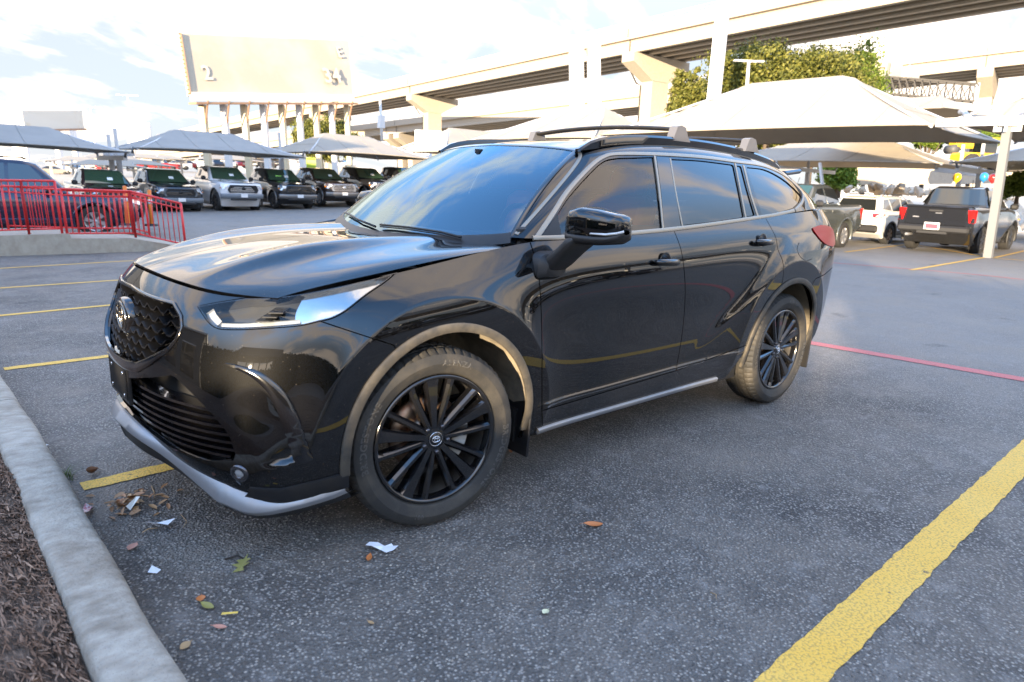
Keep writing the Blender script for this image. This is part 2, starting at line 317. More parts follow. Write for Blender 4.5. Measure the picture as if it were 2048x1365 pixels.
def bs_w(t, n):
    i = np.clip(np.floor(t).astype(int), 0, n-2); f = t-i
    return i, np.stack([(1-f)**3, 3*f**3-6*f**2+4, -3*f**3+3*f**2+3*f+1, f**3], -1)/6
ARCH_F, ARCH_R = (-.03, .40), (-2.83, .415)
class Surf:
    def __init__(s, net, s0=False, s1=False, post=None, k=7):
        n_ = np.array(net, float); s.n, s.m = n_.shape[:2]; s.post = post
        a = n_[1]*[1, -1, 1] if s0 else 2*n_[0]-n_[1]; b = n_[-2]*[1, -1, 1] if s1 else 2*n_[-1]-n_[-2]
        n_ = np.concatenate([a[None], n_, b[None]])
        s.N = np.concatenate([2*n_[:, :1]-n_[:, 1:2], n_, 2*n_[:, -1:]-n_[:, -2:-1]], 1)
        A, B = np.meshgrid(np.linspace(0, s.n-1, (s.n-1)*k+1), np.linspace(0, s.m-1, (s.m-1)*k+1), indexing='ij')
        s.gab = np.stack([A, B], -1); s.gp = s(A, B)
        f = lambda M: np.concatenate([np.stack([M[:-1, :-1], M[1:, :-1], M[1:, 1:]], 2).reshape(-1, 3, M.shape[2]), np.stack([M[:-1, :-1], M[1:, 1:], M[:-1, 1:]], 2).reshape(-1, 3, M.shape[2])])
        s.T = f(s.gp); s.St = f(s.gab)
        p, n = s.pn(np.array([s.n*.5]), np.array([s.m*.5])); s.sg = 1.0
    def raw(s, a, b):
        i, wa = bs_w(a, s.n); j, wb = bs_w(b, s.m); out = 0
        for k in range(4):
            for l in range(4): out = out+s.N[i+k, j+l]*(wa[..., k]*wb[..., l])[..., None]
        return out
    def __call__(s, a, b):
        a = np.asarray(a, float); b = np.asarray(b, float); p = s.raw(a, b)
        return s.post(p, a, b) if s.post else p
    def jac(s, a, b, e=2e-3):
        a0 = np.clip(a-e, 0, s.n-1); a1 = np.clip(a+e, 0, s.n-1); b0 = np.clip(b-e, 0, s.m-1); b1 = np.clip(b+e, 0, s.m-1)
        return (s(a1, b)-s(a0, b))/(a1-a0)[..., None], (s(a, b1)-s(a, b0))/(b1-b0)[..., None]
    def pn(s, a, b):
        ja, jb = s.jac(a, b); n = np.cross(ja, jb); n /= np.linalg.norm(n, axis=-1, keepdims=True)+1e-12
        return s(a, b), n*getattr(s, 'sg', 1.0)
    def orient(s, ref):             # ref: a direction the normals should face
        p, n = s.pn(np.array([s.n*.5]), np.array([s.m*.35])); s.sg = 1.0 if (n[0]*np.array(ref)).sum() > 0 else -1.0; return s
    def cast(s, o, d):
        T = s.T; e1 = T[:, 1]-T[:, 0]; e2 = T[:, 2]-T[:, 0]; h = np.cross(d, e2); a = (e1*h).sum(1); a = np.where(abs(a) < 1e-12, 1e-12, a)
        q0 = o-T[:, 0]; u = (q0*h).sum(1)/a; q = np.cross(q0, e1); v = (q@d)/a; t = (e2*q).sum(1)/a
        ok = (u >= -1e-6) & (v >= -1e-6) & (u+v <= 1+1e-6) & (t > 0)
        if not ok.any(): return None
        i = np.where(ok)[0][np.argmin(t[ok])]
        return s.St[i, 0]+u[i]*(s.St[i, 1]-s.St[i, 0])+v[i]*(s.St[i, 2]-s.St[i, 0])
    def near(s, o, d):
        d = d/np.linalg.norm(d); q = s.gp.reshape(-1, 3)-o; r = np.linalg.norm(q-np.outer(q@d, d), axis=1)/np.maximum(q@d, .1)
        return s.gab.reshape(-1, 2)[np.argmin(r)]
    def along(s, pts, mk):
        out = []
        for p in pts:
            o, d = mk(p); h = s.cast(o, d); out.append(h if h is not None else s.near(o, d))
        return np.array(out)
    def px(s, pts, smooth=True): return s.along(crv(pts) if smooth else pts, lambda p: (CAM_P, ray_dir(*p)))
    def xz(s, pts): return s.along(pts, lambda p: (np.array([p[0], 4.0, p[1]]), np.array([0, -1.0, 0])))
    def yz(s, pts): return s.along(pts, lambda p: (np.array([4.0, p[0], p[1]]), np.array([-1.0, 0, 0])))
def crv(pts, step=7.0):
    p = np.array(pts, float); out = []
    if len(p) < 3:
        n = max(2, int(np.linalg.norm(p[-1]-p[0])/step)); return [p[0]+(p[-1]-p[0])*i/n for i in range(n+1)]
    e = np.concatenate([[2*p[0]-p[1]], p, [2*p[-1]-p[-2]]])
    for i in range(1, len(e)-2):
        n = max(1, int(np.linalg.norm(e[i+1]-e[i])/step))
        for k in range(n):
            t = k/n; a, b, c, d = e[i-1], e[i], e[i+1], e[i+2]
            out.append(.5*((2*b)+(c-a)*t+(2*a-5*b+4*c-d)*t*t+(3*b-a-3*c+d)*t**3))
    return out+[p[-1]]
def stline(*pts, step=.12):
    out = []
    for a, b in zip(pts[:-1], pts[1:]):
        a = np.array(a, float); b = np.array(b, float); n = max(1, int(max(abs(b-a))/step)); out += [a+(b-a)*k/n for k in range(n)]
    return np.array(out+[np.array(pts[-1], float)])
def arc(c, r, a0, a1, n=40): return [(c[0]+r*math.cos(R(a0+(a1-a0)*i/n)), c[1]+r*math.sin(R(a0+(a1-a0)*i/n))) for i in range(n+1)]
def cat(*l): return np.concatenate([np.asarray(x) for x in l])
def sstep(x): x = np.clip(x, 0, 1); return x*x*(3-2*x)

def body_post(p, a, b):
    p = p.copy(); x, y, z = p[..., 0], p[..., 1], p[..., 2]; sidey = np.clip((a-4.6)/.9, 0, 1)*np.clip((17.2-a)/1.0, 0, 1)*np.clip((5.9-b)/.8, 0, 1)
    for (c, r0, h, dec) in ((ARCH_F, .575, .026, .085), (ARCH_R, .585, .030, .10)):
        d = np.hypot(x-c[0], z-c[1]); t = d-r0
        out = np.exp(-np.maximum(t, 0)/dec); inn = 1-.40*np.clip(-t/.14, 0, 1)
        k = sstep((t+.016)/.032); bump = h*(out*k+inn*(1-k))*np.clip((z-.22)/.2, 0, 1)
        p[..., 1] += bump*sidey
    # haunch: the flank swells behind a line rising towards the rear handle
    ln = (x - (-1.78 - .78*(z-.5)/.55)); hz = sstep((-ln+.05)/.20)*np.clip((z-.45)/.25, 0, 1)*np.clip((1.17-z)/.12, 0, 1)*np.clip((x+3.6)/.4, 0, 1)
    p[..., 1] += .020*hz*sidey
    # crease along the sill
    p[..., 1] += .010*np.exp(-((z-(.425+.018*np.maximum(-x-1.0, 0)))/.012)**2)*np.clip((-.5-x)/.1, 0, 1)*np.clip((x+2.4)/.2, 0, 1)
    if POCKET is not None:
        p[..., 0] -= pocket_depth(a, b)*.75; p[..., 1] -= pocket_depth(a, b)*.45
    return p
POCKET = None
S_L = Surf(LW, True, True, body_post).orient((0, 1, 0)); S_U = Surf(UP).orient((0, 1, .3)); S_W = Surf(WI, True).orient((1, 0, 1)); S_H = Surf(HO, True).orient((0, 0, 1))
SC_S, SC_T = .33, .14
def pocket_depth(a, b):
    pts, sh = POCKET; q = np.stack([a*SC_S, b*SC_T], -1)
    def dist(line):
        best = np.full(a.shape, 9.0); sg = np.ones(a.shape)
        for p0, p1 in zip(line[:-1], line[1:]):
            e = p1-p0; L = (e*e).sum(); t = np.clip(((q-p0)*e).sum(-1)/L, 0, 1); v = q-(p0+t[..., None]*e); d = np.sqrt((v*v).sum(-1))
            cr = e[0]*v[..., 1]-e[1]*v[..., 0]; m = d < best; best = np.where(m, d, best); sg = np.where(m, np.sign(cr), sg)
        return best*sg
    d1 = -dist(pts); d2 = dist(sh)
    return .034*sstep(d1/.030)*sstep(d2/.030)*(1-sstep((d1-.03)/.20))*(1-sstep((d2-.16)/.16))*((a > 1) & (a < 6))
_in = S_L.px([(488, 735), (505, 753), (530, 778), (550, 810), (575, 865), (597, 922)])*[SC_S, SC_T]
_sh = S_L.px([(500, 941), (545, 938), (597, 926), (625, 922)])*[SC_S, SC_T]
POCKET = (_in, _sh)
S_L = Surf(LW, True, True, body_post, k=14).orient((0, 1, 0))

def pip(poly, q):
    x, y = q[:, 0], q[:, 1]; ins = np.zeros(len(q), bool); j = len(poly)-1
    for i in range(len(poly)):
        xi, yi = poly[i]; xj, yj = poly[j]; c = ((yi > y) != (yj > y))
        ins ^= c & (x < (xj-xi)*(y-yi)/(yj-yi+1e-15)+xi); j = i
    return ins
def inset(S, st, d, side=1):
    """move an outline d metres inwards along the surface"""
    n = len(st); st = np.asarray(st, float)
    a = (st[:, 0]*.33, st[:, 1]*.14); area = (a[0]*np.roll(a[1], -1)-np.roll(a[0], -1)*a[1]).sum(); sg = 1 if area > 0 else -1
    P, nn = S.pn(st[:, 0], st[:, 1]); t = np.roll(P, -1, 0)-np.roll(P, 1, 0); t /= np.linalg.norm(t, axis=1, keepdims=True)+1e-9
    inn = np.cross(nn, t)*S.sg*sg; ja, jb = S.jac(st[:, 0], st[:, 1])
    aa = (ja*ja).sum(1); bb = (jb*jb).sum(1); ab = (ja*jb).sum(1); ia = (ja*inn).sum(1); ib = (jb*inn).sum(1); D = aa*bb-ab*ab+1e-12
    q = st+np.stack([(bb*ia-ab*ib)/D, (aa*ib-ab*ia)/D], 1)*d
    return np.stack([np.clip(q[:, 0], 0, S.n-1), np.clip(q[:, 1], 0, S.m-1)], 1)
def clean(st, eps=1e-4):
    out = [st[0]]
    for p in st[1:]:
        if abs(p-out[-1]).max() > eps: out.append(p)
    if abs(out[0]-out[-1]).max() < eps: out.pop()
    return np.array(out)
SL_FEATS = []
def panel(name, S, outer, material, parent, holes=(), gap=.0028, h=(.10, .14), flange=.014, off=0.0, mirror=True, label=None, join=False, hole_gap=None):
    outer = clean(outer); 
    if gap: outer = inset(S, outer, gap)
    holes = [inset(S, clean(q), -(gap if hole_gap is None else hole_gap)) for q in holes]
    sc = np.array([.33, .14]); loops = [outer]+holes; V = []; E = []
    for lp in loops:
        b = len(V); V += [tuple(p*sc) for p in lp]; E += [(b+i, b+(i+1) % len(lp)) for i in range(len(lp))]
    lo = outer.min(0); hi = outer.max(0); A, B = np.meshgrid(np.arange(lo[0]+h[0]/2, hi[0], h[0]), np.arange(lo[1]+h[1]/2, hi[1], h[1])); q = np.stack([A.ravel(), B.ravel()], 1)
    k = pip(outer, q)
    for hl in holes: k &= ~pip(hl, q)
    q = q[k]
    if len(q):
        bd = np.concatenate(loops)*sc; keep = np.ones(len(q), bool)
        for c0 in range(0, len(q), 2000):
            dd = ((q[c0:c0+2000, None]*sc-bd[None])**2).sum(-1).min(1); keep[c0:c0+2000] = dd > (.28*h[0]*sc[0])**2
        q = q[keep]
    if S is S_L:
        for ln in SL_FEATS:
            k = pip(outer, ln)
            for hl in holes: k &= ~pip(hl, ln)
            if not k.any(): continue
            if len(q):
                ls = ln[k]*sc
                for c0 in range(0, len(q), 2000):
                    pass
                q = q[np.concatenate([((q[c0:c0+2000, None]*sc-ls[None])**2).sum(-1).min(1) for c0 in range(0, len(q), 2000)]) > .006**2]
            bd = np.concatenate(loops)*sc; b = len(V); idx = {}
            for i in np.where(k)[0]:
                if ((bd-ln[i]*sc)**2).sum(1).min() > .006**2: idx[i] = len(V); V.append(tuple(ln[i]*sc))
            E += [(idx[i], idx[i+1]) for i in idx if i+1 in idx]
    V += [tuple(p*sc) for p in q]
    vs, es, fs, ov, oe, of = delaunay_2d_cdt([Vector(v) for v in V], E, [], 0, 1e-7)
    v2 = np.array([(v[0], v[1]) for v in vs])/sc; fs = np.array([f for f in fs if len(f) == 3]); cen = v2[fs].mean(1); k = pip(outer, cen)
    for hl in holes: k &= ~pip(hl, cen)
    fs = fs[k]; P, n = S.pn(v2[:, 0], v2[:, 1]); P = P+n*off
    e1 = P[fs[:, 1]]-P[fs[:, 0]]; e2 = P[fs[:, 2]]-P[fs[:, 0]]; fl = (np.cross(e1, e2)*n[fs[:, 0]]).sum(1) < 0; fs[fl] = fs[fl][:, ::-1]
    verts = list(map(tuple, P)); nor = list(map(tuple, n)); faces = [tuple(map(int, f)) for f in fs]
    if flange:
        cnt = {}
        for f in faces:
            for i in range(3):
                e = (f[i], f[(i+1) % 3]); cnt[e] = cnt.get(e, 0)+1
        new = {}
        for (i, j) in list(cnt):
            if (j, i) in cnt: continue
            t = P[j]-P[i]; o_ = np.cross(t, n[i]); o_ /= np.linalg.norm(o_)+1e-12
            b = len(verts); verts += [tuple(P[i]), tuple(P[j]), tuple(P[j]-n[j]*flange-o_*.002), tuple(P[i]-n[i]*flange-o_*.002)]; nor += [tuple(o_)]*4
            faces.append((b+1, b, b+3, b+2))
    def mk(sgn):
        me = bpy.data.meshes.new(name); me.from_pydata([(x, y*sgn, z) for x, y, z in verts], [], faces if sgn > 0 else [f[::-1] for f in faces])
        me.polygons.foreach_set('use_smooth', [True]*len(faces)); me.normals_split_custom_set_from_vertices([(x, y*sgn, z) for x, y, z in nor]); me.materials.append(material)
        return me
    o = obj_from(name, mk(1), parent)
    if label: o['label'] = label
    if mirror and not join: 
        o2 = obj_from(name, mk(-1), parent)
        if label: o2['label'] = label
        return o, o2
    if join:
        me = bpy.data.meshes.new(name); nv = len(verts); allv = [(x, y, z) for x, y, z in verts]+[(x, -y, z) for x, y, z in verts]
        allf = faces+[tuple(i+nv for i in f[::-1]) for f in faces]; me.from_pydata(allv, [], allf); me.polygons.foreach_set('use_smooth', [True]*len(allf))
        me.normals_split_custom_set_from_vertices(nor+[(x, -y, z) for x, y, z in nor]); me.materials.append(material); o.data = me
    return o
def band(name, S, st, half, raise_, material, parent, mirror=True, taper=None, closed=False, thick=None, label=None):
    """a strip that follows a line on the surface: half = half width, raise_ = how proud it stands"""
    st = clean(np.asarray(st)) if not closed else np.asarray(st); P, n = S.pn(st[:, 0], st[:, 1]); t = np.gradient(P, axis=0)
    if closed: t = np.roll(P, -1, 0)-np.roll(P, 1, 0)
    t /= np.linalg.norm(t, axis=1, keepdims=True)+1e-9; sd_ = np.cross(n, t); m = len(P)
    w = np.full(m, half) if taper is None else half*np.interp(np.linspace(0, 1, m), np.linspace(0, 1, len(taper)), taper); w = w[:, None]
    rows = [P-sd_*w-n*.004, P-sd_*w+n*raise_*.75, P-sd_*w*.7+n*raise_, P+sd_*w*.7+n*raise_, P+sd_*w+n*raise_*.75, P+sd_*w-n*.004]
    V = np.stack(rows, 1).reshape(-1, 3); F = []
    for i in range(m if closed else m-1):
        j = (i+1) % m
        for k in range(5): F.append((i*6+k, i*6+k+1, j*6+k+1, j*6+k))
    if not closed: F += [tuple(range(6)), tuple(range((m-1)*6, m*6))[::-1]]
    out = []
    for sg in ((1, -1) if mirror else (1,)):
        b = MB(); b.add([(x, y*sg, z) for x, y, z in V], F, True); o = b.build(name, material, parent); out.append(o)
        m_ = o.data; m_.set_sharp_from_angle(angle=R(50))
        if label: o['label'] = label
    return out

for c_, r_ in ((ARCH_F, .575), (ARCH_R, .585)):
    for dr in (-.016, -.008, 0, .008, .016, .04): SL_FEATS.append(S_L.xz(arc(c_, r_+dr, -5, 185, 110)))
for dz in (-.020, -.008, 0, .008, .020): SL_FEATS.append(S_L.xz([(x_, .425+.018*max(-x_-1.0, 0)+dz) for x_ in np.linspace(-.58, -2.36, 90)]))
suv = empty('parked_suv', (0, 0, 0)); tag(suv, 'large glossy black SUV with roof rails and black wheels, parked across the foreground', 'suv')
# ---- shared lines of the body
seam_fb = S_L.px([(640, 643), (700, 663), (787, 691)])
pa = S_L(seam_fb[-1:, 0], seam_fb[-1:, 1])[0]; PHI = math.degrees(math.atan2(pa[2]-ARCH_F[1], pa[0]-ARCH_F[0]))
RA = .462
seam_fd = S_L.px([(1060, 484), (1070, 516), (1078, 555), (1083, 640), (1084, 740), (1084, 822)]); seam_fd = cat([[seam_fd[0][0], 6.0]], seam_fd)
seam_fd_low = S_L.px([(1084, 822), (1085, 858)]); seam_fd_low = cat(seam_fd_low, [[seam_fd_low[-1][0], 0.0]])
seam_bp = S_L.px([(1347, 459), (1362, 500), (1369, 550), (1370, 600), (1364, 670), (1352, 742)]); seam_bp = cat([[seam_bp[0][0], 6.0]], seam_bp)
sill = S_L.px([(1084, 822), (1215, 783), (1352, 742)]); sill2 = S_L.px([(1352, 742), (1420, 718), (1495, 690)])
seam_rd = S_L.px([(1533, 440), (1543, 458), (1552, 477), (1556, 500), (1565, 522), (1567, 545), (1563, 572)]); seam_rd = cat([[seam_rd[0][0], 6.0]], seam_rd)
pr = S_L(seam_rd[-1:, 0], seam_rd[-1:, 1])[0]; PSI = math.degrees(math.atan2(pr[2]-ARCH_R[1], pr[0]-ARCH_R[0]))
ps = S_L(sill2[-1:, 0], sill2[-1:, 1])[0]; PSS = math.degrees(math.atan2(ps[2]-ARCH_R[1], ps[0]-ARCH_R[0]))
seam_rb = S_L.px([(1631, 558), (1648, 550), (1662, 538)])
pb = S_L(seam_rb[:1, 0], seam_rb[:1, 1])[0]; PRB = math.degrees(math.atan2(pb[2]-ARCH_R[1], pb[0]-ARCH_R[0]))
if PRB < 0: PRB += 360
hl_top = S_L.px([(395, 613), (425, 607), (455, 602)]); hl_top = cat(hl_top, stline((3.25, 5.96), (4.2, 5.97), (5.2, 5.97), (6.15, 5.97)))
hl_bot = S_L.px([(797, 538), (786, 551), (768, 566), (733, 590), (692, 622), (664, 637), (640, 643)])
hl_bot2 = S_L.px([(640, 643), (600, 652), (540, 657), (480, 660), (437, 658), (418, 646), (406, 630), (395, 613)])
AF = lambda a0, a1, r=RA: S_L.xz(arc(ARCH_F, r, a0, a1)); ARr = lambda a0, a1, r=RA: S_L.xz(arc(ARCH_R, r, a0, a1))
A_LOW = -16
fb0 = AF(A_LOW, PHI); fb1 = AF(PHI, 180-A_LOW)
GR = S_L.yz(crv([(0, .952), (.24, .945), (.40, .942)], .02)+crv([(.405, .94), (.47, .905), (.492, .872), (.485, .82), (.462, .79)], .02)+crv([(.455, .782), (.36, .725), (.275, .687)], .02)+crv([(.265, .682), (.13, .668), (0, .664)], .02))
IN = cat([[0, 0]], S_L.px([(245, 770), (270, 770), (342, 750), (354, 757)]), S_L.px([(358, 762), (410, 815), (454, 867), (470, 912)]), S_L.px([(468, 921), (420, 920), (362, 903), (310, 862)]))[1:]
# ---- painted panels
bump_low = stline((0, 0), (fb0[0][0], 0))
nose = stline((3.25, 6.0), (0, 6.0))
IN_a = cat(S_L.yz([(0, .60), (.10, .598)]), S_L.px([(342, 752), (352, 757)]), S_L.px([(358, 763), (410, 815), (454, 867), (470, 910)]), S_L.px([(466, 921), (420, 921), (390, 914)]))
_q = S_L(IN_a[-1:, 0], IN_a[-1:, 1])[0]
IN_a = cat(IN_a, S_L.yz([(.40, .40), (.25, .425), (.1, .44), (0, .445)]))
grille_slit = GR
def half_open(poly):               # an opening that reaches the centre line joins the outline of the half panel
    return poly
# outline of the half bumper, walking the centre line with the openings notched out of it
ctr = lambda t0, t1: stline((0, t0), (0, t1), step=.15)
tB = lambda z: S_L.yz([(0.0005, z)])[0][1]
out_b = cat(bump_low, fb0, seam_fb[::-1], hl_bot2, S_L.px([(395, 613), (425, 607), (455, 602)]), nose, ctr(6.0, tB(.952)), GR, ctr(tB(.664), tB(.60)), IN_a, ctr(tB(.445), 0)[:-1])
panel('front_bumper', S_L, out_b, M_PAINT, suv, gap=.0018, join=True, h=(.055, .08))
panel('front_fender', S_L, cat(seam_fb, fb1, stline((fb1[-1][0], 0), (seam_fd_low[-1][0], 0)), seam_fd_low[::-1], seam_fd[::-1], stline((seam_fd[0][0], 6.0), (6.2, 6.0)), hl_bot), M_PAINT, suv, h=(.07, .10))
door_f = panel('front_door', S_L, cat(seam_fd, sill, seam_bp[::-1], stline((seam_bp[0][0], 6.0), (seam_fd[0][0], 6.0))), M_PAINT, suv, h=(.06, .08))
arch_rd = ARr(PSS, PSI)
door_r = panel('rear_door', S_L, cat(seam_bp, sill2, arch_rd, seam_rd[::-1], stline((seam_rd[0][0], 6.0), (seam_bp[0][0], 6.0))), M_PAINT, suv, h=(.06, .08))
arch_q = ARr(PSI, PRB)
panel('rear_quarter', S_L, cat(seam_rd, arch_q, seam_rb, stline((seam_rb[-1][0], seam_rb[-1][1]), (16.9, seam_rb[-1][1]), (17, 6.0), (seam_rd[0][0], 6.0))), M_PAINT, suv, h=(.07, .10))
arch_b = ARr(PRB, 198)
panel('rear_bumper', S_L, cat(seam_rb[::-1], arch_b, stline((arch_b[-1][0], 0), (20, 0), (20, 3.2), (17, 3.2), (16.9, seam_rb[-1][1]), tuple(seam_rb[-1]))), M_PAINT, suv, join=True)
panel('tailgate', S_L, stline((17, 3.2), (20, 3.2), (20, 6.0), (17, 6.0), (17, 3.25)), M_PAINT, suv, join=True)
panel('rocker_panel', S_L, cat(seam_fd_low, stline((seam_fd_low[-1][0], 0), (ARr(-18, -18)[0][0]*0+12.05, 0)), ARr(193-360+0, PSS)[:0], stline((12.35, 0), tuple(sill2[-1])), sill2[::-1], sill[::-1]), M_GLOSSBLK, suv, h=(.12, .2))
band('sill_strip', S_L, stline((8.86, .10), (12.1, .10)), .014, .016, M_SILVER, suv)
# ---- hood
ho = stline((0, 0), (8, 0), (8, 6), (0, 6), (0, .1), step=.2)
panel('hood', S_H, ho, M_PAINT, suv, gap=.003, join=True, h=(.09, .09), flange=.02)
# ---- upper body with its window openings
WF_ = S_U.px([(1122, 478), (1115, 428), ]) if False else None
win_f = cat(S_U.px([(1086, 476), (1115, 430), (1140, 392), (1186, 341), (1210, 322), (1232, 317)]), S_U.px([(1240, 316.5), (1306, 315)]), S_U.px([(1308, 316), (1316, 380), (1323, 457)]), S_U.px([(1320, 459), (1210, 468), (1092, 477)]))
win_r = cat(S_U.px([(1343, 319), (1400, 322), (1464, 330)]), S_U.px([(1467, 332), (1478, 385), (1487, 433)]), S_U.px([(1484, 436), (1430, 444), (1369, 451)]), S_U.px([(1366, 449), (1352, 380), (1343, 322)]))
win_s = cat(S_U.px([(1474, 332), (1481, 333)]), S_U.px([(1483, 336), (1495, 382), (1509, 430)]), S_U.px([(1506, 432), (1494, 434)]), S_U.px([(1492, 430), (1480, 370), (1473, 336)]))
win_q = cat(S_U.px([(1494, 335), (1530, 340), (1565, 358), (1590, 379), (1601, 391)]), S_U.px([(1602, 394), (1598, 406), (1588, 416)]), S_U.px([(1584, 418), (1560, 425), (1527, 431)]), S_U.px([(1524, 429), (1508, 380), (1494, 338)]))
up_out = stline((0, 0), (10, 0), (10, 6), (0, 6), (0, .1), step=.15)
panel('upper_body', S_U, up_out, M_PAINT, suv, holes=[win_f, win_r, win_s, win_q], gap=0.0, hole_gap=.001, h=(.08, .10), join=True, flange=.02)
for nm, w, m_ in (('front_side_window', win_f, M_WF), ('rear_side_window', win_r, M_WR), ('vent_window', win_s, M_WR), ('quarter_window', win_q, M_WR)):
    panel(nm, S_U, w, m_, suv, gap=.003, h=(.12, .2), flange=0, off=-.006)
# trims round the glass
up_line = S_U.px([(1073, 476), (1108, 424), (1135, 383), (1180, 334), (1208, 314), (1236, 308.5), (1312, 309), (1400, 314.5), (1470, 323.5), (1525, 332), (1566, 350), (1596, 376), (1606, 392), (1603, 407), (1590, 421)])
band('window_trim', S_U, up_line, .011, .005, M_TRIM, suv)
belt = S_U.px([(1062, 480.5), (1120, 480.5), (1210, 473), (1324, 464), (1430, 449.5), (1520, 436), (1588, 422)])
band('belt_trim', S_U, belt, .011, .006, M_TRIM, suv)
for l_, w_ in (([(1309, 313), (1318, 380), (1326, 460)], .008), ([(1340, 318), (1350, 380), (1364, 452)], .006), ([(1470, 328), (1481, 385), (1491, 436)], .008), ([(1487, 332), (1500, 385), (1515, 433)], .010)):
    band('window_divider', S_U, S_U.px(l_), w_, .004, M_TRIM, suv)
panel('pillar_cover', S_U, cat(S_U.px([(1313, 314), (1338, 317)]), S_U.px([(1339, 320), (1349, 380), (1361, 452)]), S_U.px([(1358, 455), (1330, 458)]), S_U.px([(1328, 455), (1321, 380), (1313, 318)])), M_GLOSSBLK, suv, gap=0, off=.002, flange=.003)
panel('mirror_sail', S_U, cat(S_U.px([(1080, 478), (1114, 429)]), S_U.px([(1115, 431), (1123, 477)]), S_U.px([(1120, 479), (1084, 479)])), M_PLASTIC, suv, gap=0, off=.004, flange=.01)
# ---- windshield and its black edge
panel('windshield', S_W, stline((0, 0), (4, 0), (4, 3), (0, 3), (0, .05), step=.12), M_WS, suv, gap=0, join=True, flange=0, h=(.15, .12))
M_FRIT = mat('glass_frit', (.006, .006, .007), .12, coat=1.0)
band('windshield_edge', S_W, stline((0, .03), (3.93, .03), (3.93, 2.95), (0, 2.95), step=.1), .012, .0025, M_FRIT, suv)
band('cowl', S_W, stline((0, .0), (3.95, .0), step=.1), .035, .004, M_PLASTIC, suv)
band('pillar_strip', S_U, stline((.12, .1), (.12, 3.6), step=.1), .009, .004, M_TRIM, suv)
panel('roof_front_edge', S_U, stline((0, 4.1), (.25, 4.1), (.25, 6), (0, 6), (0, 4.2), step=.15), M_GLOSSBLK, suv, gap=.0, off=.0015, join=True, flange=.002)
b = MB(); V = []; kk_ = np.linspace(0, 1, 25)
for sg in (1, -1):
    V = []
    for k in kk_:
        p = S_W(np.array([4.0]), np.array([3*k]))[0]; q = S_U(np.array([0.0]), np.array([4.0*k]))[0]; n_ = np.array([.55, .6, .58])
        p = p-np.array([.0, .02, 0]); q = q+np.array([-.02, .004, .0])
        V += [(p[0], p[1]*sg, p[2]), ((p[0]+q[0])/2+.006, ((p[1]+q[1])/2+.006)*sg, (p[2]+q[2])/2+.006), (q[0], q[1]*sg, q[2])]
    b = MB(); b.add(V, [(i*3+j, i*3+j+1, i*3+4+j, i*3+3+j) for i in range(24) for j in range(2)], True); b.build('roof_pillar', M_PAINT, suv)
# wipers
def wiper(pts, nm='wiper'):
    b = MB(); P = [S_W(np.array([a]), np.array([c]))[0]+np.array([.012, 0, .016]) for a, c in pts]; b.tube(P, [.006]*len(P), 6); P2 = [p+np.array([0, 0, -.010]) for p in P]; b.tube(P2, [.004]*len(P), 4)
    return b.build(nm, M_PLASTIC, suv)
wiper([(0.05, .20), (.9, .20), (1.7, .12), (2.25, -.0)])
b = MB(); P = [Vector(S_W(np.array([a]), np.array([c]))[0])*1.0 for a, c in [(.05, .15), (.9, .22), (1.6, .25), (2.4, .22)]]; P = [Vector((p.x+.012, -p.y, p.z+.014)) for p in P]; b.tube(P, .006, 6); b.build('wiper', M_PLASTIC, suv)
# ---- grille
mg = panel('grille_backing', S_L, cat(GR, ctr(tB(.664), tB(.952))[1:-1]), M_DARK, suv, gap=0, off=-.075, join=True, flange=0)
band('grille_frame', S_L, GR, .007, .005, M_GLOSSBLK, suv)
lowfr = cat(GR[[i for i in range(len(GR)) if S_L(GR[i:i+1, 0], GR[i:i+1, 1])[0][2] < .80]])
band('grille_chin', S_L, lowfr, .018, .009, M_GLOSSBLK, suv, taper=[.35, .8, 1.1, 1.1, 1.1])
# scale pattern: every fin a bent bar of its own
def fin_mesh():
    b = MB(); w, hgt, dp = .080, .020, .045; t = .005
    prof = [(-w/2, hgt/2), (-.012, -hgt/2), (.012, -hgt/2), (w/2, hgt/2)]
    vs = []; 
    for (yy, zz) in prof:
        vs += [(0.0, yy, zz-t/2), (0.0, yy, zz+t/2), (-dp, yy, zz+t/2+.006), (-dp, yy, zz-t/2+.006)]
    fs = []
    for i in range(3):
        for k in range(4): fs.append((i*4+k, i*4+(k+1) % 4, i*4+4+(k+1) % 4, i*4+4+k))
    fs += [(0, 1, 2, 3), (15, 14, 13, 12)]; b.add(vs, fs)
    for sx in (-1, 1):      # the little upright that joins the fin to the row below
        b.box((-dp*.75, sx*w/2, hgt/2-.018), (dp*.5, .004, .036))
    o = b.build('grille_fin', M_FIN); me = o.data; bpy.data.objects.remove(o); return me
M_FIN = mat('grille_plastic', (.006, .006, .0065), .30)
FIN = fin_mesh(); grp = None
gr3 = np.array([S_L(p[:1], p[1:])[0] for p in GR])[:, 1:]
full = np.concatenate([gr3, gr3[::-1]*[-1, 1]])
for r_ in range(8):
    zz = .690+r_*.036
    for c_ in range(-7, 8):
        yy = c_*.082+(.041 if r_ % 2 else 0)
        if not pip(full, np.array([[yy, zz]]))[0]: continue
        if not (pip(full, np.array([[yy-.03, zz]]))[0] and pip(full, np.array([[yy+.03, zz]]))[0]): continue
        if (yy/.085)**2+((zz-.835)/.075)**2 < 1: continue
        st_ = S_L.yz([(abs(yy), zz)])[0]; p, n = S_L.pn(st_[:1], st_[1:]); p = p[0]-n[0]*.020; ang = math.atan2(n[0][1], n[0][0])*(1 if yy >= 0 else -1)
        M = Matrix.Translation((p[0], yy, zz)) @ Matrix.Rotation(ang, 4, 'Z'); obj_from('grille_fin', FIN, suv, M)
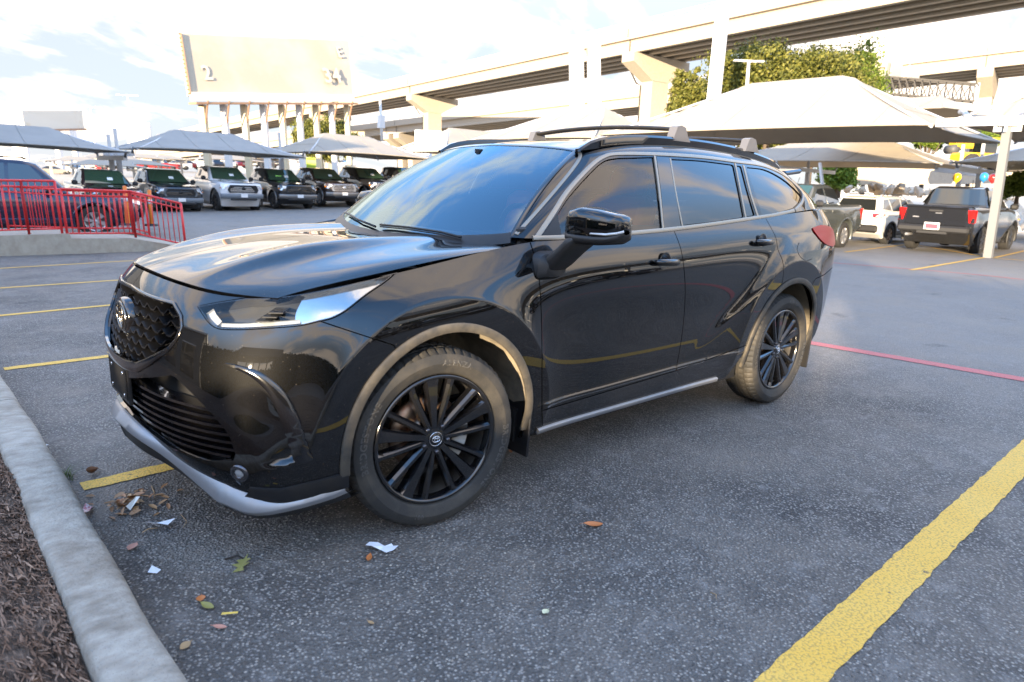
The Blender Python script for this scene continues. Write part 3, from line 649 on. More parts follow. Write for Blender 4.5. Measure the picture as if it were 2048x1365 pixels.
# badge on the grille: black oval plate with three interlocked rings
def ring_logo(parent, M, w, h, material, r, nm='badge_ring'):
    for (rx, rz, cz) in ((w/2, h/2, 0), (w*.20, h/2*.92, 0), (w*.42, h*.17, h*.26)):
        b = MB(); n = 40; path = [(0, rx*math.cos(2*math.pi*k/n), cz+rz*math.sin(2*math.pi*k/n)) for k in range(n+1)]
        b.tube([M @ Vector(p) for p in path], r, 6, caps=False); b.build(nm, material, parent)
M_BADGE = mat('dark_chrome', (.22, .20, .17), .18, metal=1.0)
b = MB(); Mb = Matrix.Translation((.895, 0, .835)); prof = [(0.0, .036), (.86, .036), (.97, .028), (1.0, .01), (1.0, -.03)]
vs = []; n_ = 48
for k in range(n_):
    for (r_, h_) in prof: vs.append(Mb @ Vector((h_, r_*.098*math.cos(2*math.pi*k/n_), r_*.078*math.sin(2*math.pi*k/n_))))
b.add(vs, [(k*5+i, k*5+i+1, ((k+1) % n_)*5+i+1, ((k+1) % n_)*5+i) for k in range(n_) for i in range(4)], True); badge = b.build('badge', M_GLOSSBLK, suv)
ring_logo(badge, Matrix.Translation((.931, 0, .835)), .150, .112, M_BADGE, .006)
# ---- lower intake
panel('intake_backing', S_L, cat(IN_a, ctr(tB(.445), tB(.60))[1:-1]), M_DARK, suv, gap=0, off=-.085, join=True, flange=0)
in3 = np.array([S_L(p[:1], p[1:])[0] for p in IN_a])[:, 1:]
for k in range(7):
    zz = .41+k*.030; ys = []
    for y0 in np.linspace(0, .8, 81):
        if pip(np.concatenate([in3, [[0, .5]]]) if False else np.concatenate([in3, in3[::-1]*[-1, 1]]), np.array([[y0, zz]]))[0]: ys.append(y0)
    if len(ys) < 3: continue
    ye = max(ys)+.01; y0 = min(ys)
    lines = [np.linspace(-ye, ye, 31)] if y0 < .02 else [np.linspace(y0-.02, ye, 16), -np.linspace(y0-.02, ye, 16)]
    for l_ in lines:
        b = MB(); V = []; F = []
        for i, yy in enumerate(l_):
            st_ = S_L.yz([(abs(yy), zz)])[0]; p, n = S_L.pn(st_[:1], st_[1:]); p, n = p[0], n[0]*[1, 1 if yy >= 0 else -1, 1]; q = np.array([p[0], yy, zz])-n*.022; nn = np.array([n[0], n[1], 0])
            for (dd, dz) in ((0, -.004), (0, .006), (-.05, .012), (-.05, .0)): V.append(q+nn*dd+np.array([0, 0, dz]))
        for i in range(len(l_)-1):
            for j in range(4): F.append((i*4+j, i*4+(j+1) % 4, i*4+4+(j+1) % 4, i*4+4+j))
        b.add(V, F, False); b.build('intake_bar', M_GLOSSBLK, suv)
ribs = MB()
for yy in (.36, -.36, .18, -.18): ribs.box((.86, yy, .50), (.02, .012, .17))
ribs.build('intake_rib', M_PLASTIC, suv)
# plate bracket
b = MB(); b.box((.955, 0, .575), (.016, .31, .155), None, .004); br = b.build('plate_bracket', M_PLASTIC, suv)
b = MB(); b.box((.9645, 0, .579), (.004, .285, .125), None, .0015); b.build('plate_blank', mat('plate_black', (.008, .008, .008), .6, spec=.2), br)
for yy, zz in ((.09, .62), (-.09, .62), (.10, .53), (-.10, .53)): b = MB(); b.lathe([(0, .002), (.006, .002), (.007, 0)], 10, Matrix.Translation((.9668, yy, zz)), 'X'); b.build('bracket_screw', M_CHROME, br)
# ---- curved vent blade and its pocket edge
blade_o = S_L.px([(452, 728), (480, 733), (518, 747), (556, 771), (582, 804), (607, 862), (624, 921)]); blade_i = S_L.px([(452, 729), (480, 740), (505, 753), (530, 778), (550, 810), (575, 865), (597, 924)])
k = np.linspace(0, 1, 40); ri = lambda l: np.stack([np.interp(k, np.linspace(0, 1, len(l)), l[:, 0]), np.interp(k, np.linspace(0, 1, len(l)), l[:, 1])], 1)
mid = (ri(blade_o)+ri(blade_i))/2; band('vent_blade', S_L, mid, .031, .011, M_GLOSSBLK, suv, taper=[.10, .35, .6, .8, .9, .95, 1.0])
# fog lamp
fg = S_L.px([(457, 938), (479, 947)], False); p0, n0 = S_L.pn(fg[:, 0], fg[:, 1])
for sg in (1, -1):
    q = Vector((p0[1][0], p0[1][1]*sg, p0[1][2])); nq = Vector((n0[1][0], n0[1][1]*sg, n0[1][2])); Mq = Matrix.Translation(q+nq*.002) @ nq.to_track_quat('Z', 'Y').to_matrix().to_4x4()
    b = MB(); b.lathe([(.0, .004), (.012, .003), (.017, .0)], 20, Mq, 'Z'); f_ = b.build('fog_lamp', mat('fog_glass', (.30, .31, .32), .15, coat=1.0), suv)
    b = MB(); b.lathe([(.017, .0), (.022, .006), (.034, .003), (.037, -.01)], 24, Mq, 'Z'); b.build('fog_bezel', mat('dark_bezel', (.10, .10, .11), .2, metal=.8), f_)
# ---- silver chin lip
lipo = crv([(.992, 0, .402), (.968, .2, .386), (.897, .38, .333), (.806, .65, .235)], .03)+crv([(.795, .665, .232), (.745, .75, .215), (.69, .80, .215), (.58, .86, .235), (.47, .90, .258), (.42, .905, .268)], .03)
lipi = crv([(.955, 0, .440), (.938, .2, .424), (.872, .40, .372), (.765, .66, .298)], .03)+crv([(.75, .665, .302), (.70, .75, .275), (.655, .79, .265), (.56, .845, .268), (.47, .895, .27), (.42, .903, .27)], .03)
lipo = np.array(lipo); lipi = np.array(lipi); kk = np.linspace(0, 1, 70); rs_ = lambda l: np.stack([np.interp(kk, np.linspace(0, 1, len(l)), l[:, i]) for i in range(3)], 1)
lo_, li_ = rs_(lipo), rs_(lipi)
def lip(sg):
    return np.stack([li_-[.02, 0, -.0], li_, lo_*.3+li_*.7+[.004, 0, .006], lo_+[0, 0, .006], lo_, lo_+[-.012, -.004, -.014], lo_*1.0+[-.06, -.03, -.02]], 1)
V = lip(1); m_ = 7; nn = len(kk); Vf = np.concatenate([V[::-1]*[1, -1, 1], V[1:]]).reshape(-1, 3); tot = 2*nn-1
b = MB(); b.add(Vf, [(i*m_+j, i*m_+j+1, (i+1)*m_+j+1, (i+1)*m_+j) for i in range(tot-1) for j in range(m_-1)], True); lp = b.build('chin_lip', M_SILVER, suv); lp.data.set_sharp_from_angle(angle=R(35))
b = MB()
un_ = np.stack([lo_+[-.014, -.006, -.012], lo_+[-.030, -.012, -.034]-np.array([0, 0, 1])*np.maximum(0, lo_[:, 2:]-.25)*.28, lo_+[-.22, -.06, -.04]], 1); Vf = np.concatenate([un_[::-1]*[1, -1, 1], un_[1:]]).reshape(-1, 3)
b.add(Vf, [(i*3+j, i*3+j+1, i*3+4+j, i*3+3+j) for i in range(tot-1) for j in range(2)], True); b.build('under_lip', M_PLASTIC, suv).data.set_sharp_from_angle(angle=R(40))
corner = S_L.px([(497, 985), (510, 992), (560, 993), (640, 974), (696, 958)]); band('bumper_foot', S_L, corner, .035, .012, M_PLASTIC, suv)
# ---- headlights
M_REFL = mat('lamp_reflector', (.62, .60, .57), .16, metal=1.0, bump=(5, .22))
def headlight():
    pol = cat(hl_top, hl_bot, hl_bot2[:-1]); hs = panel('headlight', S_L, pol, M_LENS, suv, gap=.003, flange=0, off=.001, h=(.12, .18))
    bowl = panel('headlight_bowl', S_L, pol, mat('lamp_black', (.022, .023, .025), .5, spec=.3), suv, gap=.004, flange=0, off=-.06)
    wall = panel('headlight_edge', S_L, pol, M_GLOSSBLK, suv, holes=[inset(S_L, clean(pol), .007)], gap=.002, flange=.06, off=.001, h=(9, 9))
    chrome = cat(S_L.px([(590, 648), (640, 641), (664, 634), (692, 618), (733, 587), (768, 563), (790, 544)]), S_L.px([(780, 545), (720, 559), (655, 573), (612, 584)]), S_L.px([(602, 596), (590, 622), (588, 643)]))
    ref = panel('headlight_reflector', S_L, chrome, M_REFL, suv, gap=0, flange=.02, off=-.022, h=(.1, .15))
    drl = [band('headlight_strip', S_L, S_L.px([(438, 650), (480, 651), (540, 648), (600, 643)]), .007, -.012, mat('drl_white', (.27, .28, .30), .15, coat=.6), suv), band('headlight_end', S_L, S_L.px([(418, 622), (424, 634), (436, 649)]), .016, -.014, mat('drl_white', (.27, .28, .30), .15), suv)]
    for sub in (bowl, wall, ref, *drl):
        for a_, p_ in zip(sub, hs): a_.parent = p_
    pr_ = S_L.px([(578, 606)], False); p0, n0 = S_L.pn(pr_[:, 0], pr_[:, 1])
    for sg, par in ((1, hs[0]), (-1, hs[1])):
        Mq = Matrix.Translation((p0[0][0]-.075, (p0[0][1]-.045)*sg, p0[0][2]-.004)) @ Matrix.Scale(.8, 4) @ Matrix.Rotation(R(15*sg), 4, 'Z')
        b = MB(); b.lathe([(.0, .022), (.018, .018), (.028, .008), (.033, 0), (.036, 0), (.036, -.05)], 20, Mq, 'X'); b.build('projector', mat('projector_lens', (.10, .11, .13), .05, metal=.5), par)
        b = MB()
        for k in range(3): fq = S_L.px([(530+13*k, 626-9*k)], False); fp, fn = S_L.pn(fq[:, 0], fq[:, 1]); fp = fp[0]-fn[0]*.045; b.box((fp[0], fp[1]*sg, fp[2]), (.05, .16, .004), Matrix.Rotation(R(-38*sg), 3, 'Z'))
        b.build('lamp_fins', mat('lamp_grey', (.05, .052, .055), .25, metal=.4), par)
    return hs
headlight()
# ---- tail lamps
tl = cat(S_L.px([(1624, 457), (1640, 451), (1660, 455), (1671, 464)]), S_L.px([(1673, 468), (1671, 480), (1668, 490)]), S_L.px([(1664, 494), (1650, 489), (1638, 478), (1626, 462)]))
tlo = panel('tail_lamp', S_L, tl, M_REDLENS, suv, gap=0, off=.007, flange=.02)
panel('tail_lamp_back', S_L, stline((17.05, 3.9), (18.4, 4.2), (18.4, 4.9), (17.05, 5.2), (17.02, 4.0)), M_REDLENS, suv, gap=0, off=.006, flange=.02)
# spoiler and rear glass
b = MB(); b.box((-3.50, 0, 1.585), (.26, 1.08, .035), Matrix.Rotation(R(6), 3, 'Y'), .014); b.build('roof_spoiler', M_PAINT, suv)
b = MB(); b.add([(-3.6, .66, 1.335), (-3.43, .50, 1.56), (-3.5, 0, 1.59), (-3.43, -.50, 1.56), (-3.6, -.66, 1.335), (-3.77, 0, 1.32)], [(0, 1, 2, 5), (5, 2, 3, 4)]); b.build('rear_window', M_WR, suv)
# ---- arch trims
for c, nm in ((ARCH_F, 'front'), (ARCH_R, 'rear')):
    a0, a1 = (-9, 190) if nm == 'front' else (-10, 192)
    st_ = S_L.xz(arc(c, .456, a0, a1, 70)); band('arch_trim', S_L, st_, .0185, .012, M_CLAD, suv)
# liners, undertray
def liner(c, y_out, y_in, sg, r=.475):
    b = MB(); n = 34; V = []; F = []; rows = 6
    for i in range(n+1):
        a = R(-3+186*i/n)
        for j in range(rows):
            yy = y_out+(y_in-y_out)*j/(rows-1); rr = r+.012*math.sin(i*1.7)*(j % 2)-.0
            V.append((c[0]+rr*math.cos(a), yy*sg, c[1]+rr*math.sin(a)))
    for i in range(n):
        for j in range(rows-1): F.append((i*rows+j, i*rows+j+1, (i+1)*rows+j+1, (i+1)*rows+j))
    F.append(tuple(i*rows+rows-1 for i in range(n+1))); b.add(V, F, True); return b.build('wheel_liner', M_LINER, suv)
for c in (ARCH_F, ARCH_R):
    for sg in (1, -1): liner(c, .91, .45, sg)
b = MB(); b.box((-1.45, 0, .32), (1.95, 1.70, .16)); b.box((.60, 0, .42), (.30, 1.2, .2)); b.box((-3.5, 0, .45), (.5, 1.2, .2)); b.box((-1.4, 0, .27), (3.6, .8, .06)); b.box((0, 0, .5), (1.0, .85, .3)); b.box((-2.83, 0, .5), (1.0, .85, .3)); b.build('underbody', M_DARK, suv)
for (x_, y_, sg, s_) in ((-.50, .87, 1, 0), (-.50, .87, -1, 0), (-3.31, .86, 1, 1), (-3.31, .86, -1, 1)):
    b = MB(); b.box((x_, (y_-.01)*sg, .335), (.014, .16, .30), Matrix.Rotation(R(-4), 3, 'Y'), .004); b.build('mud_flap', M_PLASTIC, suv)
# ---- mirror
def mirror(sg):
    rt = MB()
    def loft(rings, cap=True):
        n = len(rings[0]); V = [(p[0], p[1]*sg, p[2]) if sg > 0 or p[1] < .95 else (-.66-(p[1]-.955)*1.0, -.955-(p[0]+.66)*.9, p[2]) for r_ in rings for p in r_]; F = []     # the far mirror is folded in
        for i in range(len(rings)-1):
            for k in range(n): F.append((i*n+k, i*n+(k+1) % n, (i+1)*n+(k+1) % n, (i+1)*n+k))
        if cap: F += [tuple(range(n))[::-1], tuple(range((len(rings)-1)*n, len(rings)*n))]
        return V, F
    def ell(cx, cy, cz, rx, rz, e=2.6, n=24, sk=0): 
        o = []
        for k in range(n):
            t = 2*math.pi*k/n; c_, s_ = math.cos(t), math.sin(t); o.append((cx+rx*math.copysign(abs(c_)**(2/e), c_)+sk*s_*rz, cy, cz+rz*math.copysign(abs(s_)**(2/e), s_)))
        return o
    # head: sections along y
    secs = [(.985, .040, .038, 1.252, -.672), (.992, .075, .056, 1.256, -.676), (1.01, .088, .070, 1.262, -.68), (1.06, .090, .075, 1.264, -.685), (1.13, .086, .070, 1.260, -.70), (1.19, .072, .060, 1.256, -.712), (1.222, .048, .048, 1.258, -.722), (1.232, .02, .025, 1.256, -.726)]
    V, F = loft([ell(x_, y_, z_, rx, rz, 3.6, 32) for (y_, rx, rz, z_, x_) in secs]); b = MB(); b.add(V, F, True); hd = b.build('mirror', M_PAINT, suv)
    V, F = loft([ell(x_+.0, y_, z_-rz*.80, rx*1.03, rz*.36, 3.2) for (y_, rx, rz, z_, x_) in secs]); b = MB(); b.add(V, F, True); b.build('mirror_base_shell', M_PLASTIC, hd)
    if sg > 0:
        V, F = loft([ell(x_+.006, y_, z_-rz*.42, rx*1.02, rz*.10+.0035, 2.2) for (y_, rx, rz, z_, x_) in secs[4:]]); b = MB(); b.add(V, F, True); b.build('mirror_indicator', mat('indicator', (.75, .76, .76), .12, coat=1.0), hd)
    V, F = loft([ell(-.585, .88, 1.075, .080, .060, 4, 24, -.3), ell(-.59, .928, 1.070, .080, .058, 4, 24, -.3), ell(-.60, .955, 1.062, .06, .035, 3.5, 24, -.3)]); b = MB(); b.add(V, F, True); b.build('mirror_foot', M_PLASTIC, hd).data.set_sharp_from_angle(angle=R(40))
    V, F = loft([ell(-.600, .925, 1.070, .062, .042, 4), ell(-.62, .975, 1.115, .066, .042, 4), ell(-.65, 1.015, 1.170, .074, .038, 4), ell(-.675, 1.055, 1.200, .080, .02, 4)]); b = MB(); b.add(V, F, True); b.build('mirror_arm', M_PLASTIC, hd).data.set_sharp_from_angle(angle=R(40))
    if sg > 0: b = MB(); b.box((-.75, 1.09*sg, 1.252), (.004, .17, .09), None, .002); b.build('mirror_glass', M_CHROME, hd)
mirror(1); mirror(-1)
# ---- door handles
def handle(px_, door, dxz=(.155, .045)):
    st_ = S_L.px([px_], False); p, n = S_L.pn(st_[:, 0], st_[:, 1]); p, n = p[0], n[0]
    for sg, dr in zip((1, -1), door):
        cup = MB(); prof = []
        Mq = Matrix(((1, 0, 0, p[0]), (0, sg, 0, (p[1])*sg), (0, 0, 1, p[2]), (0, 0, 0, 1)))
        def ring(r, h, cx=0): return [Mq @ Vector((cx+r*math.cos(2*math.pi*k/24), h+.0, r*math.sin(2*math.pi*k/24))) for k in range(24)]
        V = ring(.052, .0025, .005)+ring(.046, .004, .005)+ring(.040, .001, .005); b = MB(); b.add(V, [(i*24+k, i*24+(k+1) % 24, (i+1)*24+(k+1) % 24, (i+1)*24+k) for i in range(2) for k in range(24)]+[tuple(range(48, 72))], True); b.build('handle_cup', M_GLOSSBLK, dr)
        pts = [(-.085, .008, -.004), (-.075, .022, -.003), (-.04, .032, -.001), (.02, .034, .001), (.07, .030, .003), (.095, .020, .004), (.10, .008, .004)]
        b = MB(); b.tube([Mq @ Vector(q) for q in pts], [.012, .017, .019, .019, .018, .015, .010], 10); b.build('handle', M_PAINT, dr)
handle((1331, 524), door_f); handle((1525, 484), door_r)
# fuel door seam
fd = S_L.px([(1598, 486), (1594, 500), (1602, 516), (1612, 523), (1624, 518)]); band('fuel_flap_seam', S_L, fd, .0022, .0008, M_DARK, suv, mirror=False)
# ---- roof rails and cross bars
def rail(sg):
    pts = [(-1.06, .598, 1.607), (-1.14, .604, 1.650), (-1.28, .608, 1.684), (-1.5, .61, 1.706), (-1.8, .608, 1.719), (-2.2, .602, 1.722), (-2.6, .59, 1.707), (-2.9, .575, 1.680), (-3.1, .56, 1.655), (-3.22, .55, 1.62)]
    c = crv(pts, .06); b = MB(); n = len(c); V = []
    for i, p in enumerate(c):
        zb = -.004+S_U(np.array([np.interp(-p[0], -np.array(tx), np.arange(11.))]), np.array([4.1]))[0][2]-.006
        for (dy, zz) in ((.014, zb), (.018, p[2]-.012), (.010, p[2]), (-.008, p[2]), (-.014, p[2]-.012), (-.014, zb)): V.append((p[0], (p[1]+dy)*sg, max(zz, zb-.0)))
    b.add(V, [(i*6+k, i*6+k+1, i*6+7+k, i*6+6+k) for i in range(n-1) for k in range(5)], True); o = b.build('roof_rail', M_GLOSSBLK, suv); o.data.set_sharp_from_angle(angle=R(40))
for sg in (1, -1): rail(sg)
M_GREYP = mat('grey_plastic', (.11, .11, .12), .4)
for x_, dz in ((-1.90, 0), (-2.70, -.012)):
    pts = [(x_, y_, 1.765+dz+.028*(1-(y_/.6)**2)) for y_ in np.linspace(-.60, .60, 15)]
    b = MB()
    V = []
    for p in pts:
        for (dx_, dz_) in ((-.03, -.004), (-.018, .010), (.012, .012), (.03, .004), (.02, -.010), (-.015, -.012)): V.append((p[0]+dx_, p[1], p[2]+dz_))
    b.add(V, [(i*6+k, i*6+(k+1) % 6, i*6+6+(k+1) % 6, i*6+6+k) for i in range(14) for k in range(6)], True); cb = b.build('cross_bar', M_PLASTIC, suv)
    for sg in (1, -1):
        b = MB(); V = []
        for (xx, zz, w) in ((-.105, 1.700, .020), (-.07, 1.735, .022), (-.045, 1.778, .022), (0.0, 1.788, .022), (.035, 1.78, .022), (.06, 1.72, .02), (.065, 1.70, .02)):
            V += [(x_+xx, (.605+w)*sg, zz+dz), (x_+xx, (.605-w*1.6)*sg, zz+dz)]
        V2 = [V[i] for i in range(0, 14, 2)]; V3 = [V[i] for i in range(1, 14, 2)]
        b.add(V2+V3, [tuple(range(7)), tuple(range(7, 14))[::-1]]+[(i, i+7, i+8, i+1) for i in range(6)]+[(6, 13, 7, 0)]); b.build('bar_foot', M_GREYP, cb)
# ---- interior
def seat(x_, y_, mt):
    b = MB(); b.box((x_, y_, .78), (.5, .5, .16), None, .05); b.box((x_-.30, y_, 1.08), (.16, .5, .60), Matrix.Rotation(R(-14), 3, 'Y'), .06); b.box((x_-.41, y_, 1.44), (.10, .27, .19), Matrix.Rotation(R(-8), 3, 'Y'), .04); b.build('seat', mt, suv)
for y_ in (.38, -.38): seat(-1.35, y_, M_SEAT); seat(-2.35, y_, M_SEAT)
b = MB(); b.box((-.62, 0, 1.04), (.55, 1.45, .20), None, .06); b.box((-.75, .38, 1.13), (.25, .42, .08), None, .03); b.build('dashboard', M_DASH, suv)
b = MB(); b.box((-1.9, 0, .66), (2.9, 1.5, .04)); b.box((-3.1, 0, .95), (.9, 1.3, .5)); b.build('cabin_floor', M_DASH, suv)
for sg in (1, -1): b = MB(); b.box((-1.75, sg*.79, .985), (2.5, .03, .50), None, .01) if sg > 0 else b.box((-2.05, -.78, 1.03), (1.9, .03, .62), None, .01); b.build('door_trim', M_DASH, suv)
b = MB(); b.tube([(-.93+.055*math.sin(a)*1.0, .38+.185*math.cos(a), 1.13+.18*math.sin(a)) for a in np.linspace(0, 2*math.pi, 33)], .015, 8, caps=False); b.box((-.91, .38, 1.12), (.03, .18, .10), None, .02); b.box((-.92, .38, 1.13), (.02, .34, .03)); b.build('steering_wheel', M_DASH, suv)
b = MB(); b.box((-.94, 0, 1.53), (.03, .24, .06), None, .012); b.box((-.91, 0, 1.57), (.05, .03, .06)); b.build('rear_view_mirror', M_DASH, suv)
hl_ = MB(); hl_.add([tuple(S_U(np.array([a]), np.array([c]))[0]*np.array([1, s_, 1])+np.array([0, 0, -.03])) for s_ in (1,) for a in (0, 3, 6, 9.5) for c in (3.6, 6)]+[tuple(S_U(np.array([a]), np.array([c]))[0]*np.array([1, -1, 1])+np.array([0, 0, -.03])) for a in (0, 3, 6, 9.5) for c in (3.6,)], [(0, 1, 3, 2), (2, 3, 5, 4), (4, 5, 7, 6), (8, 1, 3, 9), (9, 3, 5, 10), (10, 5, 7, 11)]); hl_.build('headliner', mat('headliner_grey', (.25, .25, .26), .9), suv)

# ---- wheels
def text_mesh(s, size, depth):
    cu = bpy.data.curves.new('lettering', 'FONT'); cu.body = s; cu.size = size; cu.extrude = depth; cu.align_x = 'CENTER'; cu.resolution_u = 2; cu.space_character = 1.12; cu.offset = size*.022
    o = bpy.data.objects.new('lettering', cu); COL.objects.link(o); dg = bpy.context.evaluated_depsgraph_get(); me = bpy.data.meshes.new_from_object(o.evaluated_get(dg))
    bpy.data.objects.remove(o); bpy.data.curves.remove(cu); return me
RT, RR = .383, .277            # tyre and rim radius
def tyre_mesh():
    prof = [(RR-.002, .075), (RR+.004, .098), (RR+.012, .108), (RR+.03, .116), (RR+.052, .122), (RR+.070, .119), (RR+.088, .110), (RT-.012, .102), (RT-.004, .088)]
    tread = [(RT, .080), (RT, .062), (RT-.008, .060), (RT-.008, .052), (RT+.001, .050), (RT+.001, .020), (RT-.008, .018), (RT-.008, .008), (RT+.001, .006)]
    right = prof+tread; left = [(r, -h) for r, h in right[::-1]]; P = right+left; n = 240; m = len(P); V = []
    for k in range(n):
        th = 2*math.pi*k/n
        for i, (r, h) in enumerate(P):
            blk = abs(h) > .064 and r > RT-.014 and r < RT+.005
            rr = r
            if blk and k % 4 == 0: rr -= .006
            if abs(abs(h)-.035) < .02 and r > RT and k % 4 == 2: rr -= .004
            V.append((rr*math.cos(th), h, rr*math.sin(th)))
    b = MB(); b.add(V, [(k*m+i, k*m+i+1, ((k+1) % n)*m+i+1, ((k+1) % n)*m+i) for k in range(n) for i in range(m-1)], True)
    o = b.build('tyre', M_RUBBER); o.data.set_sharp_from_angle(angle=R(24)); me = o.data; bpy.data.objects.remove(o); return me
TYRE = tyre_mesh()
def bend(me, r, ang0, y0, flip=False):
    """wrap flat lettering round the sidewall; ang0 is the angle of its middle"""
    for v in me.vertices:
        x, h, d = v.co; 
        x = -x; a = ang0-x/r; rr = r+h
        yb = float(np.interp(rr, [RR+.012, RR+.03, RR+.052, RR+.070, RR+.088], [.108, .116, .122, .119, .110])); v.co = (rr*math.cos(a), yb+d*1.0+y0, rr*math.sin(a))
    return me
def rim_mesh():
    b = MB()
    b.lathe([(RR+.002, .100), (RR-.002, .106), (RR-.010, .106), (RR-.016, .100), (RR-.020, .085), (RR-.022, .05)], 72)
    sp = MB()
    for k in range(15):
        a = R(90+24*k-5); wide = (k % 3 == 0); w0 = .015; w1 = .029 if wide else .0155; sk = 0.0
        if not wide: sk = R(-3.5 if k % 3 == 1 else 3.5)
        ring = []
        for (r, wv, y0, y1) in ((.045, w0, .058, .085), (.10, w0*1.05, .062, .090), (.17, (w0+w1)/2, .066, .094), (.235, w1, .070, .096), (RR-.012, w1*1.25, .074, .100)):
            aa = a+sk*(r/RR)**1.0; c_, s_ = math.cos(aa), math.sin(aa); t = (-s_, c_)
            bw = wv*(1.0 if wide else .55)
            ring.append([(r*c_+t[0]*q, yy, r*s_+t[1]*q) for q, yy in ((-wv, y0-.02), (-wv, y1-.012), (-bw*.75, y1), (bw*.75, y1), (wv, y1-.012), (wv, y0-.02))])
        V = [p for r_ in ring for p in r_]; F = [(i*6+j, i*6+(j+1) % 6, i*6+6+(j+1) % 6, i*6+6+j) for i in range(4) for j in range(6)]; sp.add(V, F)
    sp.lathe([(.0, .085), (.040, .085), (.055, .082), (.066, .074), (.070, .05)], 40)
    out = []
    for q, nm in ((b, 'rim'), (sp, 'spokes')):
        o = q.build(nm, M_RIM); me = o.data; bpy.data.objects.remove(o); out.append(me)
    return out
RIMM, SPK = rim_mesh()
def wheel(x_, y_, sg, steer, z_=.383, letters=True):
    w = empty('wheel', (x_, y_*sg, z_)); w.parent = suv; w.rotation_euler = (0, 0, R(steer)+(0 if sg > 0 else math.pi))
    obj_from('tyre', TYRE, w); obj_from('rim', RIMM, w); obj_from('spokes', SPK, w)
    b = MB(); b.lathe([(RR-.022, .06), (RR-.03, .0), (RR-.03, -.09), (RR-.004, -.10)], 48); b.build('rim_barrel', M_RIMIN, w)
    b = MB(); b.lathe([(.06, -.0), (.165, -.0), (.165, -.03), (.06, -.03)], 40, closed=True); b.lathe([(.0, .03), (.075, .03), (.085, 0)], 32); b.build('brake_disc', M_DISC, w)
    b = MB(); V = []
    for i in range(9):
        a = R(150+70*i/8)
        for (r, yy) in ((.115, -.05), (.115, .035), (.18, .045), (.195, .02), (.195, -.05)): V.append((r*math.cos(a), yy, r*math.sin(a)))
    b.add(V, [(i*5+k, i*5+(k+1) % 5, i*5+5+(k+1) % 5, i*5+5+k) for i in range(8) for k in range(5)]+[(0, 1, 2, 3, 4), (44, 43, 42, 41, 40)]); b.build('caliper', M_CALIPER, w)
    for k in range(5):
        a = R(54+72*k-5); b = MB(); b.lathe([(0, .097), (.009, .097), (.011, .09), (.011, .07)], 6, Matrix.Translation((.058*math.cos(a), 0, .058*math.sin(a)))); b.build('lug_nut', mat('lug_steel', (.10, .10, .11), .3, metal=.9), w)
    b = MB(); b.lathe([(0, .092), (.026, .092), (.031, .088), (.033, .08)], 32); cp = b.build('hub_cap', M_GLOSSBLK, w)
    ring_logo(cp, Matrix.Rotation(R(90), 4, 'Z') @ Matrix.Translation((.0935, 0, 0)), .036, .026, M_CHROME, .0016, 'cap_ring')
    b = MB(); b.tube([(.0295*math.cos(a), .091, .0295*math.sin(a)) for a in np.linspace(0, 2*math.pi, 33)], .0012, 6, caps=False); b.build('cap_edge', M_CHROME, cp)
    if letters:
        for (s_, ang, r, size) in (('BRIDGESTONE', 12, RR+.050, .040), ('BRIDGESTONE', 203, RR+.050, .040), ('ALENZA', 104, RR+.054, .034), ('001', 286, RR+.054, .026)):
            me = bend(text_mesh(s_, size, .0012), r-.010, R(ang), .0); me.materials.clear(); me.materials.append(M_RUBBER_TXT); obj_from('tyre_lettering', me, w)
    return w
wheel(0, .822, 1, -6.5); wheel(-2.85, .825, 1, 0, letters=True); wheel(0, .822, -1, -6.5, letters=False); wheel(-2.85, .825, -1, 0, letters=False)
b = MB(); b.tube([(0, -.8, .383), (0, .8, .383)], .05, 10); b.tube([(-2.85, -.8, .383), (-2.85, .8, .383)], .05, 10); b.tube([(-.05, .62, .35), (-.1, .60, .80)], .045, 10); b.tube([(-2.95, .60, .35), (-3.0, .58, .8)], .05, 12); b.build('axles', M_RIMIN, suv)
